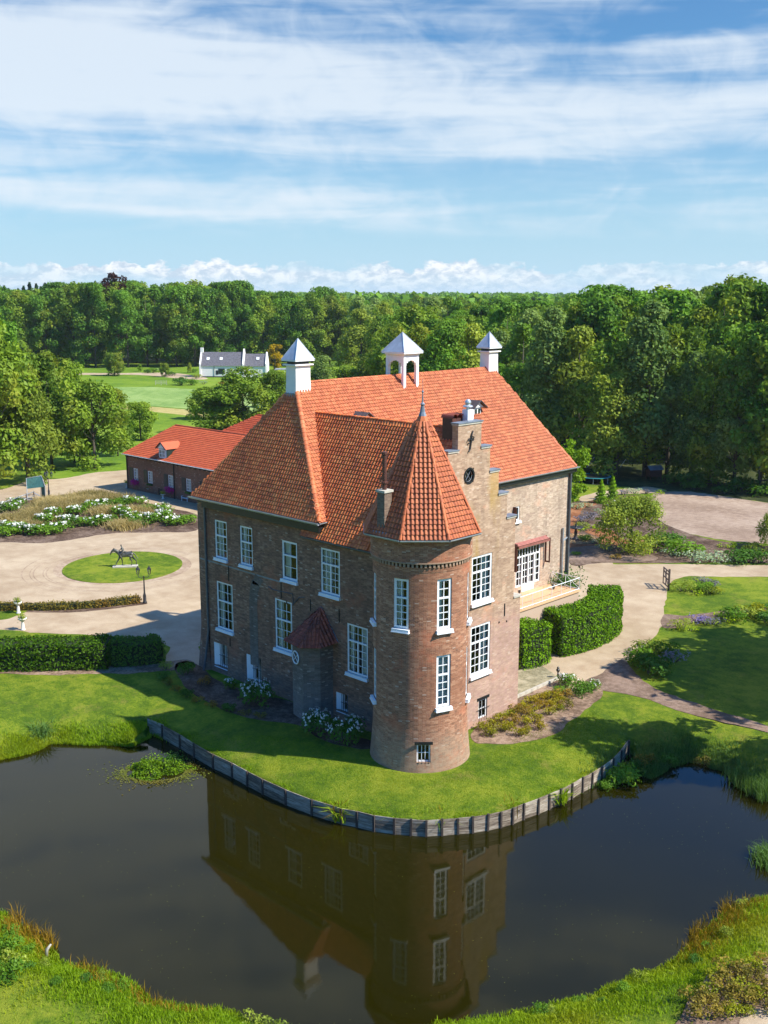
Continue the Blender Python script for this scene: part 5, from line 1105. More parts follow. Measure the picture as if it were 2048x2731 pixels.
# ================================================================ trees
protos = {}
def proto(key, *a, **k):
    protos[key] = [make_tree(*a, **k) if k.pop('_f', 0) == 0 else None, False, a[3] if len(a) > 3 else 20]
T_ = lambda key, name, mat, seed, H, Wd, **k: protos.__setitem__(key, [make_tree(name, mat, seed, H, Wd, **k), False, H])
T_('oak', 'broadleaf_tree', M['oak'], 11, 25, 15, n=74, per=56, size=.38, base=.06)
T_('oak2', 'broadleaf_tree', M['oak'], 12, 25, 13, n=66, per=62, size=.36, base=.07)
T_('beech', 'beech_tree', M['beech'], 13, 27, 15, n=74, per=60, size=.38, base=.04)
T_('beech2', 'beech_tree', M['beech'], 23, 26, 12, n=54, per=64, size=.38, base=.06)
T_('poplar', 'silver_poplar', M['poplar'], 14, 25, 13, n=60, per=70, size=.30, base=.12, shape='tall')
T_('willow', 'willow_tree', M['willow'], 15, 18, 12, n=56, per=75, size=.28, base=.06, shape='droop')
T_('lime', 'lime_tree', M['lime'], 16, 9, 5.5, n=40, per=170, size=.20, base=.08, trunk_r=.14)
T_('small', 'garden_tree', M['oak'], 17, 9, 7.5, n=60, per=140, size=.20, base=.05, trunk_r=.16)
T_('fruit', 'fruit_tree', M['willow'], 18, 6, 8.0, n=46, per=190, size=.14, base=.06, trunk_r=.13)
T_('copper', 'copper_beech', M['copper'], 19, 30, 13, n=46, per=45, size=.42)
T_('yellow', 'golden_tree', M['yellow'], 20, 9, 7.5, n=36, per=120, size=.24, base=.1)
T_('shade', 'broadleaf_tree', M['beech'], 21, 20, 12, n=50, per=52, size=.40, base=.34)
protos['conifer'] = [make_conifer('spruce_tree', 22, 28, 8, M['conifer'], ''), False, 28]
trees_n = 0
def tree(key, x, y, h, label, group=None, wf=1.0, rz=None, z=0.0):
    global trees_n
    p = protos[key]; trees_n += 1; rz = rt.uniform(0, 6.28) if rz is None else rz; s = h / p[2]
    if not p[1]: p[1] = True; o = p[0]; o.location = (x, y, z); o.rotation_euler = (0, 0, rz); o.scale = (s * wf, s * wf, s)
    else: o = copy_tree(p[0], (x, y, z), rz, (s * wf, s * wf, s))
    o['label'] = label
    if group: o['group'] = group
    elif 'group' in o: del o['group']
    return o
# single trees, each where it stands (x, y, height)
near = [
 ('oak', (-104.6,24.7,25.5), 'tall dark broadleaf tree at the far left edge beside the yard', 0.85),
 ('willow', (-106.5,30.9,17.5), 'yellow-green drooping tree overhanging the yard behind the netted gate', 0.95),
 ('oak2', (-115.1,39.5,18.7), 'bushy green tree right of the drooping one, behind the yard', 0.95),
 ('oak', (-117.7,45.0,17.1), 'round-headed tree in the middle of the row left of the stable', 0.8),
 ('small', (-110.2,44.3,14.0), 'loose green tree just left of the stable end wall', 1.0),
 ('oak2', (-119.3,54.3,11.7), 'dark green tree behind the stable corner', 0.85),
 ('small', (-134.3,68.9,7.3), 'low rounded tree right behind the stable ridge', 1.2),
 ('beech', (-132.7,41.2,23.2), 'tall tree behind the row at the far left', 0.8),
 ('beech2', (-142.3,52.1,16.4), 'dark tree behind the drooping tree', 1.0),
 ('small', (-132.8,85.1,9.3), 'dark rounded tree left of the big one behind the stable roof', 1.7),
 ('oak', (-128.6,89.2,13.4), 'broad bright green tree standing in front of the white farmhouse', 1.6),
 ('oak2', (-127.1,95.9,12.3), 'green tree between the farmhouse and the left white chimney', 1.5),
 ('small', (-154.1,98.4,6.2), 'small tree at the edge of the reed field', 1.4),
 ('small', (-158.0,129.7,9.1), 'small dark tree behind the left white chimney', 1.7),
 ('poplar', (-153.2,134.3,12.7), 'silvery tree right of the left chimney cap', 1.5),
 ('small', (-159.3,147.8,9.3), 'low leafy tree in front of the far meadow', 1.8),
 ('willow', (-150.8,149.5,14.0), 'pale olive tree left of the open belfry', 1.1),
 ('oak2', (-108.8,113.8,17.4), 'green tree right behind the belfry posts', 0.9),
 ('lime', (-38.2,71.6,8.9), 'bright lime green tree hugging the far corner of the castle', 1.0),
 ('fruit', (-18.4,54.5,6.1), 'spreading fruit tree between the castle and the sand arena', 1.0),
 ('small', (-280.0,154.7,7.8), 'small round tree on the meadow left of the farmhouse', 1.2),
 ('small', (-264.2,164.4,4.6), 'little tree beside the farm road', 1.0),
 ('lime', (-290.7,172.1,2.8), 'tiny round tree beyond the farm road', 1.1),
 ('yellow', (-261.8,210.7,9.4), 'golden yellow tree right of the white farmhouse', 1.0),
 ('willow', (-272.4,180.5,3.7), 'pale small tree near the farmhouse gable', 0.8),
 ('fruit', (-7.7,67.0,4.1), 'fruit tree at the right edge of the sand arena', 0.8),
]
for k, (x, y, h), lab, wf in near: tree(k, x, y, h, lab, None, wf)
wood = [('oak', (-94.0,103.8,22.0), .9), ('beech', (-86.5,102.4,23.0), .9), ('willow', (-85.1,108.0,22.1), 1.), ('poplar', (-75.8,104.5,21.2), .9), ('beech2', (-69.5,102.9,22.5), 1.), ('poplar', (-61.5,99.9,25.4), .95), ('willow', (-56.8,101.0,22.4), 1.0), ('oak2', (-49.2,95.6,20.6), 1.), ('willow', (-46.0,95.7,16.9), 1.), ('poplar', (-42.9,98.8,26.5), 1.), ('oak2', (-41.5,103.1,23.0), .9), ('poplar', (-35.8,99.9,19.2), .9), ('oak', (-32.9,100.0,20.0), .8), ('poplar', (-29.3,100.8,18.6), 1.), ('beech', (-24.9,99.7,23.4), .9), ('oak', (-22.3,102.3,27.2), .9),
 ('beech2', (-93.2,129.1,25.7), 1.), ('poplar', (-83.3,123.6,24.6), 1.1), ('oak2', (-73.3,124.0,25.8), 1.), ('beech', (-66.4,122.0,26.7), .9), ('oak', (-65.3,127.4,27.1), .9), ('beech', (-55.1,128.8,28.1), 1.), ('oak', (-48.0,124.0,25.6), .9), ('beech2', (-45.4,126.5,28.8), 1.1), ('oak', (-39.2,121.7,29.8), 1.), ('beech', (-36.4,124.4,29.2), 1.), ('oak2', (-33.7,127.1,30.1), 1.)]
wl = {'oak': 'broad olive green tree in the wood behind the castle', 'oak2': 'bushy green tree in the wood behind the castle', 'beech': 'dark green tree in the wood behind the castle', 'beech2': 'narrow dark green tree in the wood behind the castle', 'poplar': 'silvery pale green tree in the wood behind the castle', 'willow': 'yellowish low tree in the wood behind the castle'}
ORD = ['first', 'second', 'third', 'fourth', 'fifth', 'sixth', 'seventh', 'eighth', 'ninth', 'tenth', 'eleventh', 'twelfth', 'thirteenth', 'fourteenth', 'fifteenth', 'sixteenth', 'seventeenth', 'eighteenth', 'nineteenth', 'twentieth', 'twenty-first', 'twenty-second', 'twenty-third', 'twenty-fourth', 'twenty-fifth', 'twenty-sixth', 'twenty-seventh', 'twenty-eighth', 'twenty-ninth', 'thirtieth']
for i, (k, (x, y, h), wf) in enumerate(wood): tree(k, x, y, h, wl[k].replace('in the wood behind the castle', ('in the front row of the wood, %s counting from the belfry' % ORD[i]) if i < 16 else ('in the second row of the wood, %s counting from the belfry' % ORD[i - 16])), 'trees of the wood behind the castle', wf)
CX, CY = 41.088, -45.770; VA = math.atan2(0.70523751, -0.68034363)
def polar(r, a): t = VA - rad(a); return CX + r * math.cos(t), CY + r * math.sin(t)      # a grows to the right of the view axis
r_ = 218.0; row = 0
while r_ < 600 and trees_n < 265:
    st = math.degrees((10.5 + (r_ - 218) * .02) / r_); a = -3.6 + (row % 2) * st / 2
    if r_ < 300: a = 1.2 + (row % 2) * st / 2
    if 300 <= r_ < 420: a = -1.0 + (row % 2) * st / 2
    while a < 21.5:
        x, y = polar(r_ + rt.uniform(-4, 4), a + rt.uniform(-.2, .2) * st); hz = rt.uniform(21.5, 25.5) + (5.0 if a > 11 and r_ < 330 else 0) + (1.0 if r_ > 330 else 0)
        k = rt.choice(['oak', 'oak2', 'beech', 'beech2', 'oak', 'beech', 'willow', 'poplar']); hz *= rt.uniform(.93, 1.05); tree(k, x, y, hz, {'o': 'olive green tree deep in the far wood', 'b': 'dark green tree deep in the far wood', 'w': 'yellowish tree deep in the far wood', 'p': 'silvery tree deep in the far wood'}[k[0]], 'trees deep in the far wood: ' + k.rstrip('2'), rt.uniform(.9, 1.25)); a += st
    r_ += 15 + (r_ - 218) * .10; row += 1
# wood edge beyond the meadow, left of the castle
for rr, hh in ((424, 31.0), (446, 32.5), (472, 32)):
    st = math.degrees(9.0 / rr); a = -21 + (st / 2 if rr == 446 else 0); ci = 0
    while a < -2.2:
        x, y = polar(rr + rt.uniform(-4, 4), a + rt.uniform(-.15, .15) * st); low = 3.0 if a < -17.2 else (1.0 if a < -7 else 4.0)
        k = rt.choice(['beech', 'oak', 'beech', 'oak2', 'beech2']); tree(k, x, y, hh - low + rt.uniform(-1.5, 1.8), {'o': 'tall olive green tree', 'b': 'tall dark green tree'}[k[0]] + (' at the far meadow edge, %s from the left picture edge' % ORD[min(ci, 29)] if rr == 424 else ' behind the first row of the far meadow edge'), 'tall trees along the far meadow edge' if rr == 424 else 'trees behind the far meadow edge: ' + k.rstrip('2'), .92 * rt.uniform(.85, 1.25)); a += st * rt.uniform(.75, 1.25); ci += 1
x, y = polar(446, -13.9); tree('copper', x, y, 35.5, 'dark red copper beech rising above the far tree line')
for i in range(26):
    x, y = polar(rt.uniform(540, 580), -20.6 + i * .29 + rt.uniform(-.1, .1)); tree('conifer', x, y, rt.uniform(29.0, 33.5), 'pointed dark spruce on the far left skyline', 'spruces on the far left skyline')
for (x, y, h, w_) in ((20.8, 16.8, 19, .72), (19.5, 31.5, 20, 1.15), (17.0, 35.0, 19, .80), (17.8, 42.0, 19, .8), (25.0, 30.0, 20, 1.0)):
    tree('shade', x, y, h, 'tall tree standing on the lawn beyond the right edge of the picture', 'lawn trees at the right', w_)
for k, p in protos.items():
    if not p[1]: p[0].location = (-95, 60, 0)
# the far forest: one mass
rg = np.random.default_rng(77); cl = []
for i in range(1500):
    r = 620 + 2400 * rg.uniform(0, 1) ** 1.3; a = rg.uniform(-24, 24)
    if a < -13 and r < 700: continue
    x, y = polar(r, a); cl.append((x, y, rg.uniform(15, 21) + (r > 1500) * 3, rg.uniform(5.5, 8.5)))
CCs = []; NNs = []; RR = []
for c in cl:
    m_ = 34; D = rg.normal(0, 1, (m_, 3)); D[:, 2] = np.abs(D[:, 2]) * .9 - .15; D /= np.linalg.norm(D, axis=1)[:, None]; CCs.append(np.array(c[:3]) + D * c[3]); NNs.append(D); RR.append(np.full(m_, rg.uniform(.1, .8)))
V, F, rn = leaves_np(np.concatenate(CCs), np.concatenate(NNs), 2.6, rg, .8, .4, np.concatenate(RR))
o = mesh_np('far_forest', V, F, M['beech'], None, rn, 'stuff'); tag(o, 'unbroken forest canopy running to the horizon', 'forest')
# ================================================================ hedges, shrubs, beds
def hedge(name, path, w, h, mat, label, seed=1, size=.085, dens=150, zb=0.0, core=True):
    rg = np.random.default_rng(seed); P = catmull(path, False, 6); t = empty(name, (P[len(P) // 2].x, P[len(P) // 2].y, 0), label, 'hedge')
    Cs = []; Ns = []; mb = MB(); prev = None
    for a, b in zip(P, P[1:]):
        d_ = b - a; L_ = d_.length; d_ = d_.normalized(); s = Vector((d_.y, -d_.x)); m_ = int(dens * L_ * (w + 2 * h))
        u = rg.uniform(0, 1, m_); per = rg.uniform(0, w + 2 * h, m_)
        hw = w / 2
        off = np.where(per < h, -hw, np.where(per > h + w, hw, per - h - hw)); z = np.where(per < h, per, np.where(per > h + w, 2 * h + w - per, h))
        nx = np.where(per < h, -1.0, np.where(per > h + w, 1.0, 0)); nz = np.where((per >= h) & (per <= h + w), 1.0, 0.1)
        j = rg.normal(0, .05, m_) + 0.07 * np.sin(u * L_ * 3 + a.x * 2) + .05 * np.sin(z * 5)
        cx = a.x + d_.x * u * L_ + s.x * (off * (1 - .06 * (z > h * .9)) + nx * j); cy = a.y + d_.y * u * L_ + s.y * (off + nx * j)
        Cs.append(np.stack([cx, cy, z + nz * j * 1.3 + zb], 1)); Ns.append(np.stack([s.x * nx, s.y * nx, nz], 1))
    for p, dd in ((P[0], P[0] - P[1]), (P[-1], P[-1] - P[-2])):
        dd = dd.normalized(); s = Vector((dd.y, -dd.x)); m_ = int(dens * w * h); v = rg.uniform(-w / 2, w / 2, m_); z = rg.uniform(0, h, m_); j = rg.normal(0, .06, m_) + .12
        Cs.append(np.stack([p.x + s.x * v + dd.x * j, p.y + s.y * v + dd.y * j, z + zb], 1)); Ns.append(np.tile([dd.x, dd.y, .1], (m_, 1)))
    V, F, rn = leaves_np(np.concatenate(Cs), np.concatenate(Ns), size, rg, .55, .55)
    V = V - np.array([t.location.x, t.location.y, 0]); mesh_np('foliage', V, F, mat, t, rn)
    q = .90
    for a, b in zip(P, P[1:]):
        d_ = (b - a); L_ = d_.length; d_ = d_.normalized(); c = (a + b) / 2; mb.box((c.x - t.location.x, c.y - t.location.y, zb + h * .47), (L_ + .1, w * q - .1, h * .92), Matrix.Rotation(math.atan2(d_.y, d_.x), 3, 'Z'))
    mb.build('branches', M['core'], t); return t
hedge('boxed_hedge', [(-36.88,-14.51),(-32.89,-10.64),(-30.08,-7.63),(-27.38,-4.72)], 2.5, 2.0, M['hedge'], 'thick clipped dark green hedge on the left lawn edge', 2, .11, 90)
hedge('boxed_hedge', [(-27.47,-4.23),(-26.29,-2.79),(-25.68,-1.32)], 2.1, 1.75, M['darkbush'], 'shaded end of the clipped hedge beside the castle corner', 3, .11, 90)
hedge('low_hedge', [(-50.03,-7.2),(-46.91,-3.59),(-43.97,-0.73),(-41.66,2.51),(-40.08,6.3)], .8, .55, M['redleaf'], 'low ragged hedge along the inner edge of the drive', 4, .09, 120)
hy = [(-7.35, 22.8), (-6.9, 24.5), (-6.6, 26.6), (-7.2, 29.0), (-9.2, 30.8)]
hedge('rounded_hedge', [(-4.95, 20.9), (-4.35, 23.0), (-4.30, 25.6), (-4.9, 28.2), (-6.3, 30.2)], 2.6, 3.35, M['yew'], 'tall bright green clipped hedge curving round the terrace', 5, .10, 120)
hedge('rounded_hedge', [(-5.35, 16.5), (-4.95, 17.6), (-4.95, 18.8)], 2.5, 3.1, M['yew'], 'short rounded hedge tucked against the gable corner', 6, .10, 120)
BP = {}
def bush(key, x, y, s, label, group=None, rz=None, sz=None, z=0.0, cat=None):
    p = BP[key]; rz = rt.uniform(0, 6.28) if rz is None else rz; sz = sz or s
    if not p[1]: p[1] = True; o = p[0]; o.location = (x, y, z); o.rotation_euler = (0, 0, rz); o.scale = (s, s, sz)
    else: o = copy_tree(p[0], (x, y, z), rz, (s, s, sz))
    o['label'] = label
    if group: o['group'] = group
    if cat: o['category'] = cat
    return o
B_ = lambda key, *a, **k: BP.__setitem__(key, [make_bush(*a, **k), False])
B_('hyd', 'hydrangea_bush', M['bush'], 31, 1.0, 1.0, '', size=.075, flowers=M['petal'], fcount=20, fsize=.08, dens=1.6)
B_('hyddark', 'hydrangea_bush', M['darkbush'], 32, 1.2, 1.4, '', size=.085, flowers=M['petal'], fcount=60, fsize=.06, dens=1.5)
B_('green', 'leafy_shrub', M['bush'], 33, 1.0, .9, '', size=.075, dens=1.6)
B_('dark', 'dark_shrub', M['darkbush'], 34, 1.0, .9, '', size=.075, dens=1.6)
B_('azalea', 'azalea_bush', M['azalea'], 35, .6, .6, '', size=.055, dens=1.7, nc=9)
B_('red', 'azalea_bush', M['redleaf'], 36, .8, .75, '', size=.06, dens=1.5, nc=10)
B_('lav', 'lavender_bush', M['lavender'], 37, .8, .6, '', size=.05, nc=9)
B_('purple', 'flowering_bush', M['purple'], 38, .7, .6, '', size=.05, nc=9)
B_('silver', 'silver_shrub', M['silver'], 39, .8, .7, '', size=.06, nc=9)
B_('char', 'chartreuse_shrub', M['chartreuse'], 40, .9, .45, '', size=.06, nc=9)
B_('grass', 'feather_grass_clump', M['drygrass'], 41, .9, .8, '', size=.09, nc=12, dens=1.6, stems=False)
_rg = np.random.default_rng(41); _t = BP['grass'][0]; bpy.data.objects.remove(_t.children[0])
_P = np.c_[_rg.normal(0, .42, (1500, 2)), np.zeros(1500)]; V, F, rn = blades_np(_P, .62, .035, _rg, .45); mesh_np('blades', V, F, M['drygrass'], _t, rn, 'stuff')
B_('yellowb', 'yellow_green_shrub', M['willow'], 42, .9, .9, '', size=.065)
# long flower bed above the drive
bedrow = [(-75.88,12.12),(-74.44,12.82),(-72.6,13.58),(-71.22,14.58),(-71.97,16.61),(-74.05,18.9),(-72.58,19.6),(-72.32,21.32),(-71.7,22.67),(-74.0,25.82),(-70.49,25.35),(-68.5,25.04),(-67.75,26.52),(-68.1,28.44),(-65.29,28.17),(-64.84,29.34),(-79.19,23.17),(-80.23,25.45),(-80.55,27.68),(-80.34,29.63),(-79.57,31.26),(-88.99,19.47),(-86.8,17.39),(-74.38,30.31),(-72.33,30.66),(-79.72,20.24),(-77.02,17.49),(-73.88,10.64)]
for i, (x, y) in enumerate(bedrow): bush('hyd' if i % 4 != 3 else 'green', x, y, rt.uniform(1.7, 2.2), ('white hydrangea in the long bed above the drive' if i % 4 != 3 else 'green shrub without flowers in the long bed above the drive'), 'hydrangeas in the long bed' if i % 4 != 3 else 'green shrubs in the long bed', sz=rt.uniform(1.25, 1.6))
for i, (x, y) in enumerate([(-81.16,17.27),(-82.96,19.49),(-84.84,21.8),(-86.01,24.11),(-87.51,26.67),(-88.47,28.97),(-87.94,30.44),(-85.4,31.03),(-79.94,15.4),(-82.58,23.16),(-84.26,25.81),(-84.87,27.88),(-84.33,29.31),(-82.9,31.62),(-76.68,14.88),(-79.63,17.99),(-76.46,25.82),(-73.73,28.48),(-68.34,22.99),(-88.99,24.77),(-81.26,14.87)]): bush('grass', x, y, rt.uniform(2.0, 2.6), 'tuft of pinkish beige feather grass in the long bed', 'feather grass in the long bed', sz=rt.uniform(1.4, 1.9))
# beds along the shaded facade
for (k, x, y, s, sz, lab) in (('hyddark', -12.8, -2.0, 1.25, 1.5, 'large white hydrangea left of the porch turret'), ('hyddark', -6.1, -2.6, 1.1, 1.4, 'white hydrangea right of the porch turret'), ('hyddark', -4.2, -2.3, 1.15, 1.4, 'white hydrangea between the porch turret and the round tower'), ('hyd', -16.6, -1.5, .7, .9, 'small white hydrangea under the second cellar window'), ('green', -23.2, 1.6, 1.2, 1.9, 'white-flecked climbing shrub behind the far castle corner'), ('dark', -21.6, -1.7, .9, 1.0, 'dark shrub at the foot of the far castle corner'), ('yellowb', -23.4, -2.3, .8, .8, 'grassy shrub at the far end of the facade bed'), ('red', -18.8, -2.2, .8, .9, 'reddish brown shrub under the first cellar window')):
    bush(k, x, y, s, lab, sz=sz)
for i, (x, y) in enumerate([(-22.0, -3.4), (-20.6, -4.0), (-19.2, -4.35), (-17.8, -4.5), (-16.4, -4.6), (-15.0, -4.4), (-13.6, -4.1), (-12.2, -3.8), (-11.2, -3.4)]): bush('red' if i % 3 else 'dark', x, y, .75, 'low reddish edging shrub round the facade bed' if i % 3 else 'low dark edging shrub round the facade bed', 'low edging shrubs of the facade bed: ' + ('red' if i % 3 else 'dark'), sz=.55)
# bed beside the gable
gb = [(0.7,5.37),(0.74,6.04),(0.69,7.06),(0.55,8.24),(0.33,9.14),(0.29,10.01),(0.27,10.93),(0.37,11.85),(0.36,12.68),(1.21,8.88),(1.27,9.83),(1.33,10.79),(1.49,11.64),(1.6,12.45),(1.58,7.38),(2.12,7.91),(2.33,8.64),(2.29,10.25),(2.26,11.35),(2.4,12.06),(3.13,6.8),(3.22,7.92),(1.74,5.96),(1.57,4.98),(1.27,13.32),(1.72,6.47),(2.93,6.09),(0.91,12.73)]
for i, (x, y) in enumerate(gb): bush('azalea' if i % 5 != 4 else 'red', x, y, rt.uniform(.85, 1.15), 'golden azalea in the mulch bed beside the gable' if i % 5 != 4 else 'reddish azalea in the mulch bed beside the gable', 'azaleas in the gable bed: ' + ('golden' if i % 5 != 4 else 'reddish'))
for (x, y), s, k, lab in ((((0.22,15.41)), 1.05, 'hyd', 'bright green hydrangea at the tip of the ramp edging'), (((1.58,14.84)), 1.15, 'green', 'fresh green shrub in the middle of the gable bed'), (((1.78,16.28)), .8, 'hyd', 'hydrangea with a few white heads at the bed corner by the path'), (((0.6,13.89)), .7, 'green', 'green shrub behind the golden azaleas')): bush(k, x, y, s, lab)
# island beds on the right lawns
isl = [((-6.27,44.09), 'yellowb', 1.2, 'yellow-green shrub at the left of the island bed by the gate'), ((-5.27,44.17), 'char', 1.2, 'chartreuse clump in the island bed by the gate'), ((-5.17,45.6), 'green', 1., 'green shrub in the island bed by the gate'), ((-6.49,47.55), 'lav', 1.3, 'lavender clump in the island bed by the gate'), ((-4.79,47.34), 'lav', 1.3, 'lavender clump at the right of the island bed'), ((-4.26,44.93), 'yellowb', .9, 'low yellowish shrub at the front of the island bed'), ((-3.77,45.63), 'azalea', 1.1, 'pale low shrub at the right tip of the island bed'),
     ((-0.82,33.48), 'yellowb', 1.0, 'yellow-green shrub at the start of the long border'), ((-0.1,33.48), 'char', 1.0, 'chartreuse clump at the start of the long border'), ((-0.6,35.85), 'purple', 1.3, 'bright violet flowering clump in the long border'), ((0.09,36.16), 'purple', 1.1, 'second violet clump in the long border'), ((0.66,36.71), 'lav', 1.1, 'greyish lavender in the long border'), ((0.73,38.24), 'char', 1.3, 'lime green clump in the long border'), ((1.26,39.13), 'green', 1.2, 'green shrub in the long border'), ((1.7,40.32), 'yellowb', 1.2, 'olive shrub in the long border'), ((2.26,41.62), 'azalea', 1.8, 'golden shrub at the right edge of the long border'), ((3.59,40.1), 'dark', 1.0, 'dark shrub at the right edge of the long border'), ((2.95,42.68), 'dark', 1.2, 'dark round shrub beyond the golden one'),
     ((0.55,25.93), 'yellowb', 1.3, 'tall yellow-green shrub in the bed where the paths part'), ((1.27,26.94), 'green', 1.1, 'leafy shrub behind the lavender where the paths part'), ((1.36,23.74), 'green', 1.2, 'green shrub at the drive side where the paths part'), ((3.0,22.08), 'dark', 1.5, 'dark round shrub at the foot of the path bed'), ((2.84,25.76), 'lav', 1.6, 'large blue-grey lavender mound where the paths part'), ((3.52,22.99), 'yellowb', .9, 'ragged low shrub beside the lavender mound'),
     ((-16.56,54.51), 'char', 1.0, 'lime clump at the foot of the fruit tree'), ((-17.87,57.12), 'yellowb', 2.2, 'bright yellow-green shrub in front of the fruit tree'), ((-17.76,54.23), 'yellowb', 1.5, 'light green shrub below the fruit tree'), ((-13.98,57.9), 'green', 2.9, 'large round dark green shrub beside the sand arena'), ((-16.9,59.61), 'dark', 1.8, 'dark shrub between the fruit tree and the round shrub'), ((-14.42,56.01), 'silver', 1.2, 'small silvery clump left of the large silver one'), ((-11.37,55.58), 'silver', 1.6, 'silver-leaved shrub before the round shrub'), ((-10.32,56.6), 'silver', 1.9, 'big pale silver shrub at the road edge'), ((-9.17,56.89), 'silver', 1.4, 'low silver shrub at the right of the group'), ((-7.69,58.6), 'dark', 1.6, 'dark low plants at the road edge'), ((-6.13,59.57), 'dark', 1.6, 'dark low plants at the right picture edge'),
     ((-20.92,53.25), 'silver', 1.1, 'grey-green dwarf conifer right of the pebbles'), ((-20.3,55.07), 'silver', 1.0, 'second grey-green dwarf conifer right of the pebbles'), ((-30.69,64.08), 'lav', 1.6, 'bluish lavender mass by the rust coloured path'), ((-31.2,66.69), 'lav', 1.5, 'lavender behind the lime green patch'), ((-31.63,69.46), 'silver', 1.3, 'grey-green plants behind the lime patch'), ((-28.76,60.78), 'yellowb', 1.0, 'olive shrub by the fountain garden'), ((-27.23,60.14), 'char', 1.4, 'vivid lime green patch by the fountain garden'), ((-27.58,62.66), 'char', 1.3, 'right part of the vivid lime green patch'), ((-25.01,55.54), 'green', .8, 'small shrub right of the fountain'), ((-23.63,55.59), 'silver', .7, 'little grey plant by the pebbles'), ((-21.65,48.98), 'green', .5, 'tiny plant on the gravel by the castle corner'), ((-17.74,50.51), 'red', .8, 'reddish low plant on the garden soil'),
     ((-36.2,70.01), 'silver', 1.2, 'pale green shrub behind the castle corner'), ((-35.95,71.99), 'silver', 1.1, 'grey shrub at the end of the garden path'), ((-37.33,83.62), 'lav', 1.4, 'lavender row at the back of the garden'), ((-36.54,85.38), 'silver', 1.3, 'grey-green row at the back of the garden'), ((-35.38,86.51), 'lav', 1.2, 'blue-grey plants at the arena corner'), ((-33.74,88.11), 'char', 1.3, 'lime green shrub at the arena corner'), ((-32.78,84.18), 'char', 1.3, 'lime green plants along the arena edge'),
     ((-27.67,94.02), 'dark', 1.3, 'dark low plants along the back of the arena'), ((-31.9,93.96), 'dark', 1.4, 'dark low plants behind the arena'), ((-32.87,99.96), 'green', 4.0, 'big rounded green bush under the wood'), ((-27.24,98.51), 'dark', 3.6, 'big dark bush right of the rounded one'), ((-22.84,96.76), 'green', 3.2, 'broad bush at the right edge under the wood'), ((-34.36,95.79), 'dark', 2.4, 'low dark bush at the edge of the wood'),
     ((-11.88,63.87), 'char', 1.3, 'lime green edging along the front of the arena'), ((-10.56,63.93), 'char', 1.2, 'lime green edging plants, middle of the row'), ((-9.25,63.99), 'yellowb', 1.2, 'yellowish edging plants along the arena'), ((-8.04,64.57), 'char', 1.3, 'lime green edging plants at the right picture edge'),
     ]
for (p, k, s, lab) in isl: bush(k, p[0], p[1], s * (1.0 if s > 2.5 else 1.4), lab, sz=s * (.62 if s > 2.5 else 1.05))
mid = [((-232.61,148.31), 'dark', 3.4, 'dark clipped round bush beside the farm road'), ((-230.39,150.5), 'green', 2.6, 'second round bush beside the farm road'), ((-266.43,168.06), 'dark', 2.0, 'dark shrub along the farm road'), ((-281.71,171.31), 'green', 2.4, 'shrub on the verge of the farm road'), ((-283.1,169.94), 'dark', 1.8, 'low shrub on the verge of the farm road'), ((-285.75,176.99), 'silver', 2.2, 'pale shrub on the verge of the farm road'), ((-250.08,167.05), 'yellowb', 2.2, 'yellowish shrub at the farmhouse corner'), ((-230.46,155.26), 'silver', 2.2, 'pale shrub before the farmhouse'), ((-302.52,170.42), 'dark', 2.0, 'dark hedge piece behind the round meadow tree'), ((-273.37,182.75), 'green', 2.0, 'shrub at the left gable of the farmhouse'), ((-223.64,157.16), 'red', 2.0, 'brownish shrub before the farmhouse wall')]
for (p, k, s, lab) in mid: bush(k, p[0], p[1], s, lab, sz=s * .9)
# spiral topiary
for (x, y, h), lab in (((-36.0,76.0,3.3), 'left spiral clipped conifer in the garden'), ((-36.1,79.0,3.4), 'right spiral clipped conifer in the garden')):
    t = empty('spiral_topiary', (x, y, 0), lab, 'topiary'); rg = np.random.default_rng(int(h * 100)); n = 3600; u = rg.uniform(0, 1, n) ** 1.15
    R_ = (1 - u) * .95 + .12; th = u * 2 * math.pi * 6.5 + rg.normal(0, .0, n); w_ = rg.uniform(0, 2 * math.pi, n)
    band = .5 + .5 * np.cos(w_ - th); rr = R_ * (.62 + .40 * band) ; P_ = np.stack([rr * np.cos(w_), rr * np.sin(w_), u * h * .98], 1); N_ = np.stack([np.cos(w_), np.sin(w_), .2 + 0 * u], 1)
    V, F, rn = leaves_np(P_, N_, .07, rg, .6, .4, .25 + band * .5); mesh_np('foliage', V, F, M['yew'], t, rn)
    MB().tube([(0, 0, -.1), (0, 0, h * .95)], [.5, .02], 8).build('trunk', M['core'], t)
# ================================================================ pond plants and bank grasses
rg = np.random.default_rng(55)
def scatter(poly, n): 
    q = np.asarray(poly); lo = q.min(0); hi = q.max(0); P = rg.uniform(lo, hi, (n * 3, 2)); P = P[inpoly(P, poly)][:n]; return P
t = empty('water_plant_island', (*(-11.68,-11.22), WZ), 'light green leafy island floating in the pond left of the timber edging', 'water plants')
cx, cy = t.location.x, t.location.y; du = Vector((0.71956709, 0.69442234)); dv = Vector((-0.694, 0.7196))
Cs = []; 
for i in range(2600):
    a = rg.uniform(0, 6.28); q = rg.uniform(0, 1) ** .5; u = q * math.cos(a) * 1.75; v = q * math.sin(a) * 1.15; k_ = 1 + .28 * math.sin(a * 3 + 1) + .15 * math.sin(a * 7); u *= k_; v *= k_; Cs.append((du.x * u + dv.x * v, du.y * u + dv.y * v, (1 - q ** 2) * (.55 + .45 * math.sin(u * 5) * math.cos(v * 6)) * rg.uniform(.2, 1.35)))
V, F, rn = leaves_np(np.array(Cs), np.tile([0, 0, 1.0], (len(Cs), 1)), .075, rg, .6, .7); mesh_np('foliage', V, F, M['lime'], t, rn)
Cs = []
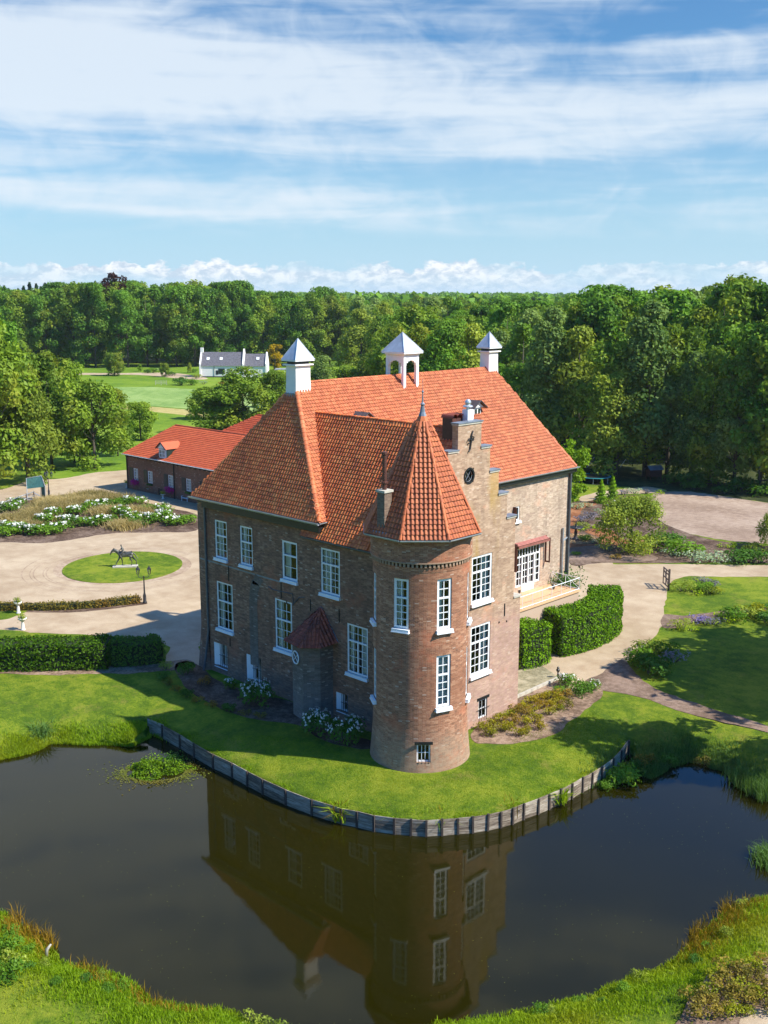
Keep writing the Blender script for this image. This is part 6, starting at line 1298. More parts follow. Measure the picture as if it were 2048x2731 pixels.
for i in range(1500):
    a = rg.uniform(0, 6.28); q = 1 + rg.exponential(.28); u = q * math.cos(a) * 1.75; v = q * math.sin(a) * 1.05 - .35; Cs.append((du.x * u + dv.x * v, du.y * u + dv.y * v, .02 + rg.uniform(0, .03)))
V, F, rn = leaves_np(np.array(Cs), np.tile([0, 0, 1.0], (len(Cs), 1)), .055, rg, .8, .12); mesh_np('floating_leaves', V, F, M['floating'], t, rn, 'stuff')
t = empty('dark_water_plant', (*(-11.92,-9.89), WZ), 'shaded tuft of water plants between the floating island and the timber edging', 'water plants')
Cs = rg.normal(0, .35, (900, 3)); Cs[:, 2] = np.abs(Cs[:, 2]) * .7; V, F, rn = leaves_np(Cs, np.tile([0, 0, 1.0], (900, 1)), .07, rg, .6, .7); mesh_np('foliage', V, F, M['darkbush'], t, rn)
# specks drifting on the water
Pp = scatter([(p.x, p.y) for p in PO], 900); nn = np.array([noise.noise(Vector((p[0] * .15, p[1] * .15, 2))) for p in Pp]); Pp = Pp[nn > -.05]
V, F, rn = leaves_np(np.c_[Pp, np.full(len(Pp), WZ + .012)], np.tile([0, 0, 1.0], (len(Pp), 1)), .022, rg, .7, .02)
tag(mesh_np('drifting_leaves', V, F, M['floating'], None, rn, 'stuff'), 'small leaves and specks drifting on the pond', 'leaves')
def tuft(x, y, z, n, h, w, spread, mat, name, label, cat='grass', lean=.35, group=None):
    P = np.c_[rg.normal(0, spread, (n, 2)), np.zeros(n)]; V, F, rn = blades_np(P, h, w, rg, lean); o = mesh_np(name, V, F, mat, None, rn); o.location = (x, y, z); tag(o, label, cat, group); return o
gz = lambda x, y: float(ground_z(np.array([[x, y]]))[0])
x, y = (-21.17,-13.83); tuft(x, y, -1.15, 260, 1.15, .06, .32, M['reed'], 'iris_clump', 'arching clump of iris leaves on the left bank at the water line', 'water plant', .75)
for i, ((x, y), s) in enumerate(zip([(19.8,4.85),(20.36,4.23),(19.97,5.47)], (1, .9, 1))): tuft(x, y, WZ, 170, .8, .04, .3, M['reed'], 'reed_clump', 'green reed clump cut by the right picture edge', 'reeds', .5, 'reed clumps at the right edge')
for i, (x, y) in enumerate([(14.86,12.26),(15.42,11.95),(16.07,11.56),(16.67,11.32),(17.11,11.26),(15.02,13.29),(15.7,13.08),(16.34,12.83),(17.07,12.28)]): tuft(x, y, WZ + .1, 200, .95, .04, .40, M['reed'], 'reed_clump', 'dark green reeds on the shaded right bank', 'reeds', .3, 'reeds on the shaded right bank')
for i, (x, y) in enumerate([(0.94,-7.83),(1.2,-7.79),(4.75,-5.31),(5.42,-4.52),(5.37,-4.86),(3.86,-5.96),(7.68,-0.77),(8.76,2.36),(5.64,-4.01)]): tuft(x, y, WZ + .15, 110, 1.0, .08, .2, M['chartreuse'] if i % 3 else M['redgrass'], 'bank_weed', 'weed growing out of the timber edging', 'weed', .6, 'weeds on the timber edging')
# rough grass along the natural banks, thicker towards the water
def bank_grass(name, pts, width, n, h, mat, label, inner=0.25, lean=.35, w=.035):
    a = np.asarray(pts); seg = np.hypot(*(a[1:] - a[:-1]).T); cum = np.r_[0, np.cumsum(seg)]; u = rg.uniform(0, cum[-1], n); k = np.clip(np.searchsorted(cum, u) - 1, 0, len(seg) - 1); f = ((u - cum[k]) / seg[k])[:, None]
    P = a[k] * (1 - f) + a[k + 1] * f; P = P + rg.normal(0, 1, (n, 2)) * width * .5; P += .35 * np.stack([np.sin(P[:, 1] * 2.1), np.cos(P[:, 0] * 1.9)], 1)
    dd, _ = seg_dist(P, POa); ins = inpoly(P, POa); ok = ~ins | (dd < inner); P = P[ok]; z = ground_z(P); P3 = np.c_[P, np.maximum(z, WZ) - .02]
    V, F, rn = blades_np(P3, h, w, rg, lean); o = mesh_np(name, V, F, mat, None, rn, 'stuff'); tag(o, label, 'grass'); return o
bank_grass('bank_grass', [tuple(p) for p in [(-20.56,-18.72),(-19.97,-17.2),(-19.69,-15.46),(-19.84,-14.1),(-17.82,-11.93),(-15.86,-10.24),(-16.1,-8.91)]], 1.3, 22000, .26, M['blade'], 'long bright grass hanging over the left bank')
nb = [tuple(p) for p in [(-5.96,-26.12),(-2.67,-25.9),(-0.96,-25.76),(1.09,-25.93),(2.9,-25.54),(5.01,-24.81),(6.06,-24.64),(7.55,-24.62),(8.92,-23.73),(10.48,-22.77),(12.58,-21.68)]]
bank_grass('bank_grass', nb, 2.6, 42000, .22, M['blade'], 'long grass on the near left bank')
bank_grass('russet_bank_grass', [tuple(p) for p in [(-2.87,-25.35),(-1.22,-25.3),(0.67,-25.19)]], .8, 500, .7, M['redgrass'], 'tall russet grass on the near left bank', .6)
bank_grass('russet_bank_grass', [tuple(p) for p in [(2.83,-25.19),(3.81,-24.99),(7.39,-24.39),(8.85,-23.38)]], .6, 500, .5, M['redgrass'], 'russet sedge along the near left water line', .6)
rb = [tuple(p) for p in [(16.89,-17.51),(18.24,-15.03),(19.9,-12.47),(20.34,-10.82),(20.83,-9.16),(21.44,-6.93),(21.42,-5.8),(21.35,-3.92),(21.46,-1.33),(22.27,1.48)]]
bank_grass('bank_grass', rb, 2.8, 42000, .21, M['blade'], 'long grass on the near right bank')
bank_grass('russet_bank_grass', [tuple(p) for p in [(21.19,-5.57),(21.1,-3.7),(21.19,-2.07),(21.51,0.13)]], 1.0, 1100, .5, M['redgrass'], 'russet sedge along the near right water line', .7)
bank_grass('shaded_bank_growth', [tuple(p) for p in [(10.34,6.44),(9.75,8.5),(10.27,9.45),(10.53,11.1),(11.16,12.66),(12.27,13.25),(13.73,12.8),(15.07,11.88),(16.42,11.48)]], 1.9, 18000, .34, M['reed'], 'rough growth on the shaded right bank')
bb = [((9.55,7.23), 'green', 1.2, 'dense green bush at the end of the timber edging'), ((9.89,7.86), 'green', 1.3, 'leafy bush growing down to the water by the timber edging'), ((9.75,8.8), 'dark', 1.1, 'dark bush above the water by the end of the timber edging'), ((9.52,6.11), 'green', .7, 'low green plants in the water under the timber edging'), ((9.98,9.65), 'red', 1.0, 'brownish low shrub on the shaded bank'), ((10.52,11.19), 'dark', .9, 'dark low shrub on the shaded bank'), ((12.04,13.04), 'red', .9, 'brownish plants on the shaded bank under the path'),
      ((0.24,-27.12), 'green', .9, 'leafy bush at the lower left picture edge'), ((1.66,-27.52), 'yellowb', .9, 'yellowish bush at the lower left picture edge'), ((2.4,-28.29), 'green', 1.0, 'bush in the lower left corner'), ((-1.39,-26.14), 'green', .6, 'leafy plants at the left edge by the water'), ((4.59,-25.13), 'yellowb', .55, 'low leafy plants on the near left bank'), ((5.39,-24.68), 'green', .5, 'small leafy plant by the near left water line'), ((10.86,-22.02), 'yellowb', .75, 'broken yellow-green water plant at the bottom edge'), ((11.74,-21.67), 'yellowb', .7, 'yellow-green leafy plant rising at the bottom edge'),
      ((18.38,-14.39), 'char', .6, 'light green herbs at the bottom water line'), ((19.13,-13.85), 'green', .6, 'green herbs at the bottom water line'), ((20.48,-8.68), 'yellowb', .5, 'pale leafy herbs on the near right bank'), ((21.01,-7.28), 'char', .5, 'light herbs by the near right water line'), ((19.54,-11.82), 'green', .45, 'little herb by the near right water line'), ((21.37,-0.55), 'yellowb', .6, 'yellow-green plant standing in the shallows at the right')]
for (p, k, s, lab) in bb: bush(k, p[0], p[1], s, lab, z=max(WZ - .1, gz(*p) - .1))
fg = [(23.68,-8.21),(23.9,-7.44),(24.32,-7.25),(24.49,-6.57),(24.73,-6.0),(24.12,-8.48),(24.6,-8.23),(24.86,-7.56),(25.18,-7.05),(23.93,-9.28),(24.6,-9.23),(25.06,-8.78),(25.46,-8.2),(25.66,-7.81),(24.6,-10.0),(25.19,-9.82),(24.48,-10.7),(23.74,-10.06),(25.57,-9.45),(26.04,-8.42)]
sheet('foreground_mulch', [(23.53,-9.67),(23.42,-7.91),(24.17,-6.1),(25.43,-4.44),(29.1,-9.76),(24.74,-13.98),(23.83,-11.32)], 0.02, M['mulch'], .2)
sheet('foreground_gravel', [(25.57,-9.45),(26.02,-8.44),(27.29,-7.02),(28.81,-10.7),(26.68,-12.11),(25.87,-10.82)], 0.026, M['gravel'], .2)
for i, (x, y) in enumerate(fg): bush('red' if i % 3 else 'azalea', x, y, rt.uniform(.75, 1.05), 'reddish azalea in the lower right corner bed' if i % 3 else 'golden azalea in the lower right corner bed', 'azaleas of the lower right bed: ' + ('reddish' if i % 3 else 'golden'))
# small white driftwood stump on the left bank
x, y = (1.01,-25.64); mb = MB(); mb.tube([(0, 0, -.3), (.06, .05, .25), (.2, .18, .5)], [.08, .07, .04], 7); o = mb.build('pale_stump', M['stone'], smooth=True); o.location = (x, y, -1.0); tag(o, 'pale leaning stump on the near left bank', 'stump')
# lawn blades near the water, where single blades catch the light
lp = scatter([(p[0], p[1]) for p in [(-16.7,-8.47),(-10.94,-6.7),(-6.79,-3.69),(-1.64,-3.44),(2.12,-2.42),(3.16,1.21),(3.1,4.91),(3.9,13.06),(8.05,10.7),(9.0,6.15),(8.81,1.09),(7.84,-3.2),(5.22,-6.47),(-0.26,-8.63),(-9.06,-8.79)]], 42000)
lp = lp[(np.hypot(lp[:, 0], lp[:, 1]) > 3.25)]
V, F, rn = blades_np(np.c_[lp, ground_z(lp) - .01], .075, .022, rg, .5); tag(mesh_np('lawn_blades', V, F, M['blade'], None, rn, 'stuff'), 'short blades of the lawn round the tower', 'grass')

bank_grass('edge_grass', [(p[0], p[1]) for p in boards_top], .22, 6500, .13, M['blade'], 'ragged grass edge hanging over the timber edging', -1.0, .6, .03)
cl2 = scatter([(p[0], p[1]) for p in [(-29.65,-12.26),(-25.48,-6.49),(-21.75,-4.61),(-15.63,-5.42),(-16.28,-8.74),(-16.46,-12.7),(-19.99,-17.12)]], 900)
V, F, rn = leaves_np(np.c_[cl2, ground_z(cl2) + .03], np.tile([0, 0, 1.0], (len(cl2), 1)), .05, rg, .7, .3); tag(mesh_np('lawn_weeds', V, F, M['bush'], None, rn, 'stuff'), 'small broad-leaved weeds in the left lawn', 'weeds')

nbp = [(0.67,-26.28),(2.09,-26.29),(3.02,-26.05),(4.62,-25.79),(5.64,-25.43),(7.22,-24.92),(8.37,-24.6),(2.18,-27.08),(4.13,-26.89),(19.45,-13.68),(19.99,-12.84),(20.53,-11.64),(20.81,-10.34),(21.26,-9.27),(21.64,-8.03),(21.95,-6.61),(21.82,-5.11),(22.0,-3.72),(22.17,-1.78)]
for i, (x, y) in enumerate(nbp):
    k, nm = [('green', 'green'), ('yellowb', 'yellowish'), ('char', 'light green'), ('dark', 'dark green')][i % 4]
    bush(k, x, y, rt.uniform(.28, .5), 'small %s weed clump in the long grass of the near bank' % nm, 'weed clumps of the near bank: ' + nm, z=max(WZ, gz(x, y)) - .05, cat='weed')
# ================================================================ stable, farmhouse, statue, lamps and garden things
def adopt_all(parent): pass
stable = empty('stable', (0, 0, 0), 'long brown brick stable with a bright red tiled roof and a white dormer', 'stable')
x0s, x1s, y0s, y1s = -90.9, -60.0, 38.0, 49.6; ez_ = 5.05; rzs = 8.95; rys = (y0s + y1s) / 2; rxa = -88.3 + 0.6
sw = [(-89.35 + i * 4.45, -88.2 + i * 4.45) for i in range(6)]; sw = [(-89.30, -88.2), (-85.75, -84.6), (-80.85, -79.7), (-76.7, -75.6), (-72.6, -71.5), (-68.5, -67.4)]
mb = MB(); HS = [(a, b, 1.45, 3.15) for a, b in sw] + [(-83.3, -82.3, 0.0, 1.0)]
wall_panel(mb, lambda u, z, n: (u, y0s + n, z), x0s, x1s, -.2, ez_, HS)
wall_panel(mb, lambda u, z, n: (x0s, u, z), y0s, y1s, -.2, ez_, []); mb.quad((x1s, y0s, 0), (x1s, y1s, 0), (x1s, y1s, ez_), (x1s, y0s, ez_), [(0, 0), (12, 0), (12, 5), (0, 5)])
mb.build('wall', M['brick_stable'], stable)
mb = MB(); q = [(x0s - .3, y0s - .45, ez_), (x1s + .3, y0s - .45, ez_), (x1s + .3, rys, rzs), (-86.9, rys, rzs), (x0s - .3, y1s + .45, ez_), (x1s + .3, y1s + .45, ez_)]
mb.add(q, [(0, 1, 2, 3), (0, 3, 4), (3, 2, 5, 4)]); rfS = mb.build('roof', M['tile_stable'], stable)
TILE_JOBS = []
Vs = Vector((0, rys - y0s + .45, rzs - ez_)).normalized(); zl = planez(q[0], q[4], q[3])
tile_face(q[0], (1, 0, 0), Vs, lambda u, v, P: P.z < zl(P.x, P.y) + .05 and P.z < rzs and not (-83.2 < P.x < -81.1 and P.y < 39.0), M['tile_stable'], rfS, umax=28, vmax=8, wstep=.30, lstep=.36)
me_s, tv, tf = tile_mesh(M['tile_stable']); tv = tv * np.array([1.2, 1.25, 1.1])
V = np.einsum('nij,kj->nki', np.array([np.array(j[0]) for j in TILE_JOBS]), np.c_[tv, np.ones(len(tv))])[:, :, :3].reshape(-1, 3)
add_grime_shade(mesh_np('roof_tiles', V, (tf[None] + (np.arange(len(TILE_JOBS)) * len(tv))[:, None, None]).reshape(-1, 4), M['tile_stable'], rfS, np.repeat(np.random.default_rng(1).uniform(0, 1, len(TILE_JOBS)), len(tv)), 'stuff', True), len(TILE_JOBS))
mb = MB(); mb.tube([(-86.9, rys, rzs + .03), (x1s, rys, rzs + .03)], .14, 8); mb.tube([q[0], q[3]], .12, 6); mb.build('ridge_tiles', M['tile_stable'], rfS)
gutter('gutter', [(x0s - .4, y0s - .55, ez_ + .02), (x1s, y0s - .55, ez_ + .02)], M['white'], .10, stable)
for i in range(30): mb = MB(); mb.box2((x0s + .4 + i * 1.02, y0s - .5, ez_ - .30), (x0s + .62 + i * 1.02, y0s, ez_ - .08)); mb.build('rafter_end', M['black'], stable)
mb = MB(); mb.box2((x0s, y0s - .03, ez_ - .34), (x1s, y0s - .005, ez_ - .05)); mb.build('eaves_board', M['black'], stable)
mb = MB(); mb.tube([(-79.35, y0s - .12, ez_ - .1), (-79.35, y0s - .12, 0)], .08, 6); mb.tube([(x0s + .1, y0s - .12, ez_ - .1), (x0s + .1, y0s - .12, 0)], .08, 6); mb.build('downpipe', M['black'], stable)
for i, (a, b) in enumerate(sw):
    F = window(stable, (a, y0s, 1.45), (1, 0, 0), (0, 0, 1), (0, -1, 0), b - a, 1.70, [(1, 2, 4)], fw=.12, bars=.07, sill=False, single=True, curt=[(.05, .9)])
    mb = MB(); mb.box2((a - .95, y0s - .07, 1.42), (a - .06, y0s - .01, 3.2)); mb.build('shutter', M['green'] if i < 2 else M['brick_porch'] if False else M['brownwood'] if False else M['green'] if i < 2 else M['bark'], stable)
    if i in (0, 2, 4):
        rg = np.random.default_rng(i); C_ = rg.normal(0, 1, (260, 3)) * [.42, .14, .20] + [(a + b) / 2, y0s - .28, 1.18]; V, F_, rn = leaves_np(C_, np.tile([0, -1, .5], (260, 1)), .10, rg, .8, .6); mesh_np('window_flowers', V, F_, M['pink'], stable, rn)
    else: mb = MB(); mb.box2((a, y0s - .3, 1.15), (b, y0s - .02, 1.38)); mb.build('window_box', M['darkbush'], stable)
mb = MB(); mb.box2((-83.3, y0s + .1, 0), (-82.3, y0s + .15, 1.0)); mb.build('cellar_hatch', M['black'], stable)
# dormer
dx, dy, dz = -82.15, 38.15, 5.30
mb = MB(); mb.box2((dx - .85, dy, dz), (dx + .85, dy + 1.4, dz + 1.25)); D_ = mb.build('dormer', M['white'], stable); mb = MB(); mb.box2((dx - .66, dy - .03, dz + .1), (dx + .66, dy - .01, dz + 1.18)); mb.build('dormer_opening', M['black'], D_)
window(stable, (dx - .70, dy - .16, dz + .05), (1, 0, 0), (0, 0, 1), (0, -1, 0), 1.4, 1.15, [(1, 4, 2)], fw=.10, bars=.07, single=True, mull=.16, sill=False)
mb = MB(); zr = dz + 1.3; P3 = [(dx - 1.15, dy - .35, zr), (dx, dy - .35, zr + .9), (dx + 1.15, dy - .35, zr)]; Q3 = [(p[0], p[1] + 3.0, p[2]) for p in P3]
mb.quad(P3[0], P3[1], Q3[1], Q3[0]); mb.quad(P3[1], P3[2], Q3[2], Q3[1]); mb.build('dormer_roof', M['tile_stable'], D_)
mb = MB(); mb.tube(P3, .09, 5); mb.build('barge_board', M['black'], D_); mb = MB(); mb.add([(dx - .95, dy - .2, zr + .05), (dx + .95, dy - .2, zr + .05), (dx, dy - .2, zr + .8)], [(0, 1, 2)]); mb.build('dormer_gable', M['white'], D_)
mb = MB(); mb.box2((dx + .95, dy + .02, dz), (dx + 1.0, dy + 1.4, dz + 1.25)); mb.build('dormer_cheek', M['green'], D_)
# second range behind
barn = empty('rear_stable', (0, 0, 0), 'second red tiled stable roof showing behind the first', 'stable')
mb = MB(); A = [Vector((-91.5, 49.9, 5.1)), Vector((-58, 49.9, 5.1)), Vector((-58, 60.1, 5.1)), Vector((-91.5, 60.1, 5.1)), Vector((-81.9, 55, 9.95)), Vector((-58, 55, 9.95))]; mb.add(A, [(0, 1, 5, 4), (2, 3, 4, 5), (3, 0, 4)]); rfB = mb.build('roof', M['tile_stable'], barn)
TILE_JOBS = []; zl2 = planez(A[3], A[0], A[4])
tile_face(A[0], (1, 0, 0), Vector((0, 5.1, 4.85)).normalized(), lambda u, v, P: P.z < zl2(P.x, P.y) + .05 and P.z < 9.9 and v > 3.2, M['tile_stable'], rfB, umax=30, vmax=8, wstep=.30, lstep=.36)
V = np.einsum('nij,kj->nki', np.array([np.array(j[0]) for j in TILE_JOBS]), np.c_[tv, np.ones(len(tv))])[:, :, :3].reshape(-1, 3)
add_grime_shade(mesh_np('roof_tiles', V, (tf[None] + (np.arange(len(TILE_JOBS)) * len(tv))[:, None, None]).reshape(-1, 4), M['tile_stable'], rfB, np.repeat(np.random.default_rng(2).uniform(0, 1, len(TILE_JOBS)), len(tv)), 'stuff', True), len(TILE_JOBS))
mb = MB(); mb.tube([A[4], A[5]], .13, 6); mb.tube([A[0], A[4]], .11, 6); mb.build('ridge_tiles', M['tile_stable'], rfB)
mb = MB(); mb.box2((-91, 50.3, -.1), (-58.5, 59.7, 5.05)); mb.build('wall', M['brick_stable'], barn)
# ---- white farmhouse, far left
fx, fy = (-254.21,171.41); du3 = Vector((0.71956709, 0.69442234, 0)).normalized(); dv3 = Vector((-du3.y, du3.x, 0))
RzF = math.atan2(du3.y, du3.x)
farm = empty('farmhouse', (fx, fy, 0), 'white farmhouse with grey slate roof beyond the meadow', 'farmhouse', rz=RzF)
def box_house(par, u0, u1, v0, v1, h, rh, mats, ov=.3):
    mb = MB(); mb.box2((u0, v0, -.2), (u1, v1, h)); vm = (v0 + v1) / 2
    mb.add([(u0, v0, h), (u0, v1, h), (u0, vm, rh)], [(0, 1, 2)]); mb.add([(u1, v0, h), (u1, v1, h), (u1, vm, rh)], [(0, 1, 2)]); mb.build('wall', mats[0], par)
    mb = MB(); mb.quad((u0, v0 - ov, h - .1), (u1, v0 - ov, h - .1), (u1, vm, rh), (u0, vm, rh)); mb.quad((u0, v1 + ov, h - .1), (u1, v1 + ov, h - .1), (u1, vm, rh), (u0, vm, rh)); return mb.build('roof', mats[1], par)
r1 = box_house(farm, 0.3, 14.4, 0, 8, 3.9, 8.2, (M['whitewall'], M['slate'])); r2 = box_house(farm, 14.4, 22.0, 1, 8, 3.7, 7.6, (M['whitewall'], M['slate']))
for u, t, hh in ((0.15, 8.9, 0), (14.5, 9.3, 0), (22.1, 8.2, 1)):
    mb = MB(); v0, v1 = (-.3, 8.3) if not hh else (.7, 8.3); vm = (v0 + v1) / 2
    mb.add([(u - .25, v0, -.2), (u - .25, v1, -.2), (u - .25, v1, 4.4), (u - .25, vm, t), (u - .25, v0, 4.4), (u + .25, v0, -.2), (u + .25, v1, -.2), (u + .25, v1, 4.4), (u + .25, vm, t), (u + .25, v0, 4.4)], [(0, 1, 2, 3, 4), (9, 8, 7, 6, 5), (0, 5, 6, 1), (1, 6, 7, 2), (2, 7, 8, 3), (3, 8, 9, 4), (4, 9, 5, 0)]); mb.build('gable', M['whitewall'], farm)
mb = MB(); mb.box2((-.15, 3.3, 8.0), (.75, 4.6, 9.6)); mb.build('chimney', M['whitewall'], farm)
for (u, par) in ((2.6, r1), (7.0, r1), (19.2, r2)):
    mb = MB(); z = 6.1; v = -.3 + 4.3 * (z - 3.8) / 4.4 if par is r1 else 1.5 + 2.4 * .62; mb.box((u, v - .12, z), (.95, .12, 1.1), Matrix.Rotation(math.atan2(4.4, 4.3) - math.pi / 2, 3, 'X')); mb.build('roof_window', M['white'], par)
mb = MB(); mb.box2((6.2, -.06, 1.1), (8.4, -.01, 2.9)); F = mb.build('window', M['green'], farm); mb = MB(); mb.box2((5.4, -.07, .9), (6.15, -.02, 2.3)); mb.build('shutter', M['black'], farm)
mb = MB(); mb.tube([(4.8, -.1, 3.9), (4.8, -.1, 0)], .07, 5); mb.build('downpipe', M['pipe'], farm); mb = MB(); mb.box2((0.3, -.04, -.1), (14.4, -.01, .35)); mb.build('black_plinth', M['black'], farm)
cp = empty('carport', (fx + du3.x * 25, fy + du3.y * 25, 0), 'low flat-roofed carport right of the white farmhouse', 'carport', rz=RzF)
mb = MB(); mb.box2((0, 0, 2.4), (7, 6, 2.65)); mb.build('roof', M['zinc'], cp); mb = MB()
for a in (0.1, 3.4, 6.8): mb.box2((a, .1, -.1), (a + .15, .25, 2.4)); mb.box2((a, 5.7, -.1), (a + .15, 5.85, 2.4))
mb.build('post', M['white'], cp)
# field gate by the farm road
gt = empty('field_gate', (*(-236.94,144.04), 0), 'pale slatted field gate beside the farm road', 'gate', rz=RzF)
mb = MB()
for z in (.4, .8, 1.2): mb.box2((-1.7, -.03, z), (1.7, .03, z + .1))
mb.build('rail', M['stone'], gt); mb = MB()
for u in (-1.7, 0, 1.7): mb.box2((u - .06, -.06, -.1), (u + .06, .06, 1.4))
mb.build('post', M['stone'], gt)
# ---- bronze rider on the roundel
sx_, sy_ = (-52.57 - 51.19) / 2, (11.61 + 13.32) / 2; hd = math.atan2(11.61 - 13.32, -52.57 + 51.19)
statue = empty('rider_statue', (sx_, sy_, 0.06), 'bronze statue of a rider on a walking horse on the round lawn', 'statue', rz=hd)
def skin(name, nodes, edges, mat, parent, sub=2, root=0):
    me = bpy.data.meshes.new(name); me.from_pydata([n[:3] for n in nodes], edges, []); o = bpy.data.objects.new(name, me); COL.objects.link(o)
    m = o.modifiers.new('s', 'SKIN'); 
    for i, n in enumerate(nodes): me.skin_vertices[0].data[i].radius = (n[3], n[3] if len(n) < 5 else n[4]); me.skin_vertices[0].data[i].use_root = (i == root)
    s_ = o.modifiers.new('u', 'SUBSURF'); s_.levels = s_.render_levels = sub
    dg = bpy.context.evaluated_depsgraph_get(); ev = bpy.data.meshes.new_from_object(o.evaluated_get(dg)); ev.materials.clear(); ev.materials.append(mat)
    o.modifiers.clear(); o.data = ev; o.parent = parent; ev.polygons.foreach_set('use_smooth', [True] * len(ev.polygons)); return o
mb = MB(); mb.box((0, 0, .06), (2.5, .75, .14)); mb.build('plinth', M['stone'], statue)
b0 = .13                                              # x forward, z up
nodes = [(-.45, 0, b0 + 1.22, .27, .30), (-.05, 0, b0 + 1.16, .25, .29), (.38, 0, b0 + 1.20, .26, .30), (.60, 0, b0 + 1.36, .19, .22), (.88, 0, b0 + 1.60, .13, .17), (1.08, 0, b0 + 1.72, .10, .12), (1.24, 0, b0 + 1.60, .095, .11), (1.38, 0, b0 + 1.36, .07, .08), (1.46, 0, b0 + 1.18, .055, .06),
  (-.72, 0, b0 + 1.24, .20, .22), (-.86, 0, b0 + 1.30, .06, .06), (-1.02, 0, b0 + 1.12, .05, .05), (-1.16, 0, b0 + .84, .05, .05), (-1.34, 0, b0 + .70, .03, .03),
  (.46, .15, b0 + .98, .12, .12), (.62, .16, b0 + .70, .085, .085), (.78, .16, b0 + .44, .055, .055), (.93, .16, b0 + .14, .042, .042), (1.02, .16, b0 + .03, .055, .055),
  (.42, -.15, b0 + .98, .12, .12), (.34, -.16, b0 + .68, .08, .08), (.30, -.16, b0 + .42, .052, .052), (.26, -.16, b0 + .14, .042, .042), (.32, -.16, b0 + .03, .055, .055),
  (-.62, .16, b0 + .98, .15, .15), (-.52, .17, b0 + .76, .10, .10), (-.72, .17, b0 + .48, .06, .06), (-.68, .17, b0 + .18, .042, .042), (-.62, .17, b0 + .03, .055, .055),
  (-.68, -.16, b0 + .98, .15, .15), (-.80, -.17, b0 + .74, .10, .10), (-1.10, -.17, b0 + .50, .06, .06), (-1.12, -.17, b0 + .20, .042, .042), (-1.10, -.17, b0 + .03, .055, .055), (1.04, .07, b0 + 1.86, .03, .03), (1.04, -.07, b0 + 1.86, .03, .03)]
edges = [(0, 1), (1, 2), (2, 3), (3, 4), (4, 5), (5, 6), (6, 7), (7, 8), (0, 9), (9, 10), (10, 11), (11, 12), (12, 13), (2, 14), (14, 15), (15, 16), (16, 17), (17, 18), (2, 19), (19, 20), (20, 21), (21, 22), (22, 23), (9, 24), (24, 25), (25, 26), (26, 27), (27, 28), (9, 29), (29, 30), (30, 31), (31, 32), (32, 33), (5, 34), (5, 35)]
skin('horse', nodes, edges, M['bronze'], statue)
rn_ = [(.12, 0, b0 + 1.50, .13, .15), (.18, 0, b0 + 1.68, .11, .14), (.26, 0, b0 + 1.86, .10, .15), (.30, 0, b0 + 2.02, .05, .05), (.33, 0, b0 + 2.14, .095, .085), (.36, 0, b0 + 2.22, .07, .07),
  (.24, .19, b0 + 1.88, .055, .055), (.10, .32, b0 + 1.66, .045, .045), (.38, .22, b0 + 1.58, .035, .035), (.50, .12, b0 + 1.56, .03, .03), (.24, -.19, b0 + 1.88, .055, .055), (.42, -.30, b0 + 1.70, .045, .045), (.52, -.14, b0 + 1.58, .035, .035), (.58, -.10, b0 + 1.57, .03, .03),
  (.16, .22, b0 + 1.42, .10, .10), (.48, .31, b0 + 1.20, .075, .075), (.26, .33, b0 + .88, .05, .05), (.38, .35, b0 + .80, .045, .045), (.16, -.22, b0 + 1.42, .10, .10), (.48, -.31, b0 + 1.20, .075, .075), (.26, -.33, b0 + .88, .05, .05), (.38, -.35, b0 + .80, .045, .045)]
re_ = [(0, 1), (1, 2), (2, 3), (3, 4), (4, 5), (2, 6), (6, 7), (7, 8), (8, 9), (2, 10), (10, 11), (11, 12), (12, 13), (0, 14), (14, 15), (15, 16), (16, 17), (0, 18), (18, 19), (19, 20), (20, 21)]
skin('rider', rn_, re_, M['bronze'], statue)
mb = MB(); mb.tube([(.54, .12, b0 + 1.56), (.95, .10, b0 + 1.52), (1.33, .07, b0 + 1.40)], .012, 4); mb.tube([(.56, -.12, b0 + 1.56), (.95, -.10, b0 + 1.52), (1.33, -.07, b0 + 1.40)], .012, 4); mb.box((.10, 0, b0 + 1.44), (.5, .46, .06)); mb.build('saddle', M['bronze'], statue)
# ---- lamps
def lamp(loc, rz, label, h=2.45, arms=2):
    t = empty('street_lamp', (*loc, 0), label, 'street lamp', rz=rz); mb = MB()
    mb.lathe((0, 0, 0), [(.20, -.05), (.20, .12), (.15, .18), (.14, .75), (.11, .85), (.075, 1.0), (.06, h * .75), (.05, h), (.10, h + .04), (.05, h + .1)], 12); mb.build('post', M['iron'], t, True)
    mb = MB(); A_ = [math.pi * 2 * k / arms for k in range(arms)]
    for a in A_:
        c, s = math.cos(a), math.sin(a); mb.tube([(0, 0, h - .05), (.2 * c, .2 * s, h - .12), (.42 * c, .42 * s, h - .02), (.50 * c, .50 * s, h + .20)], .028, 6)
    mb.build('arm', M['iron'], t, True)
    for a in A_:
        c, s = .5 * math.cos(a), .5 * math.sin(a); mb = MB(); mb.lathe((c, s, h + .2), [(.05, 0), (.09, .04), (.10, .06), (.17, .50), (.03, .505)], 6); mb.build('lantern_glass', M['pane'], t)
        mb = MB(); mb.lathe((c, s, h + .2), [(.19, .50), (.19, .54), (.10, .68), (.04, .74), (.05, .80), (.01, .86)], 6)
        for k in range(6): b = math.pi / 3 * k; mb.tube([(c + .10 * math.cos(b), s + .10 * math.sin(b), h + .26), (c + .175 * math.cos(b), s + .175 * math.sin(b), h + .71)], .012, 4)
        mb.build('lantern_cap', M['iron'], t)
    return t
lamp((-39.43,6.51), RzF + .15, 'black two-armed lamp post in front of the round lawn')
lamp((-93.46,26.97), RzF, 'black lamp post with clustered lanterns behind the long flower bed', 2.5, 3)
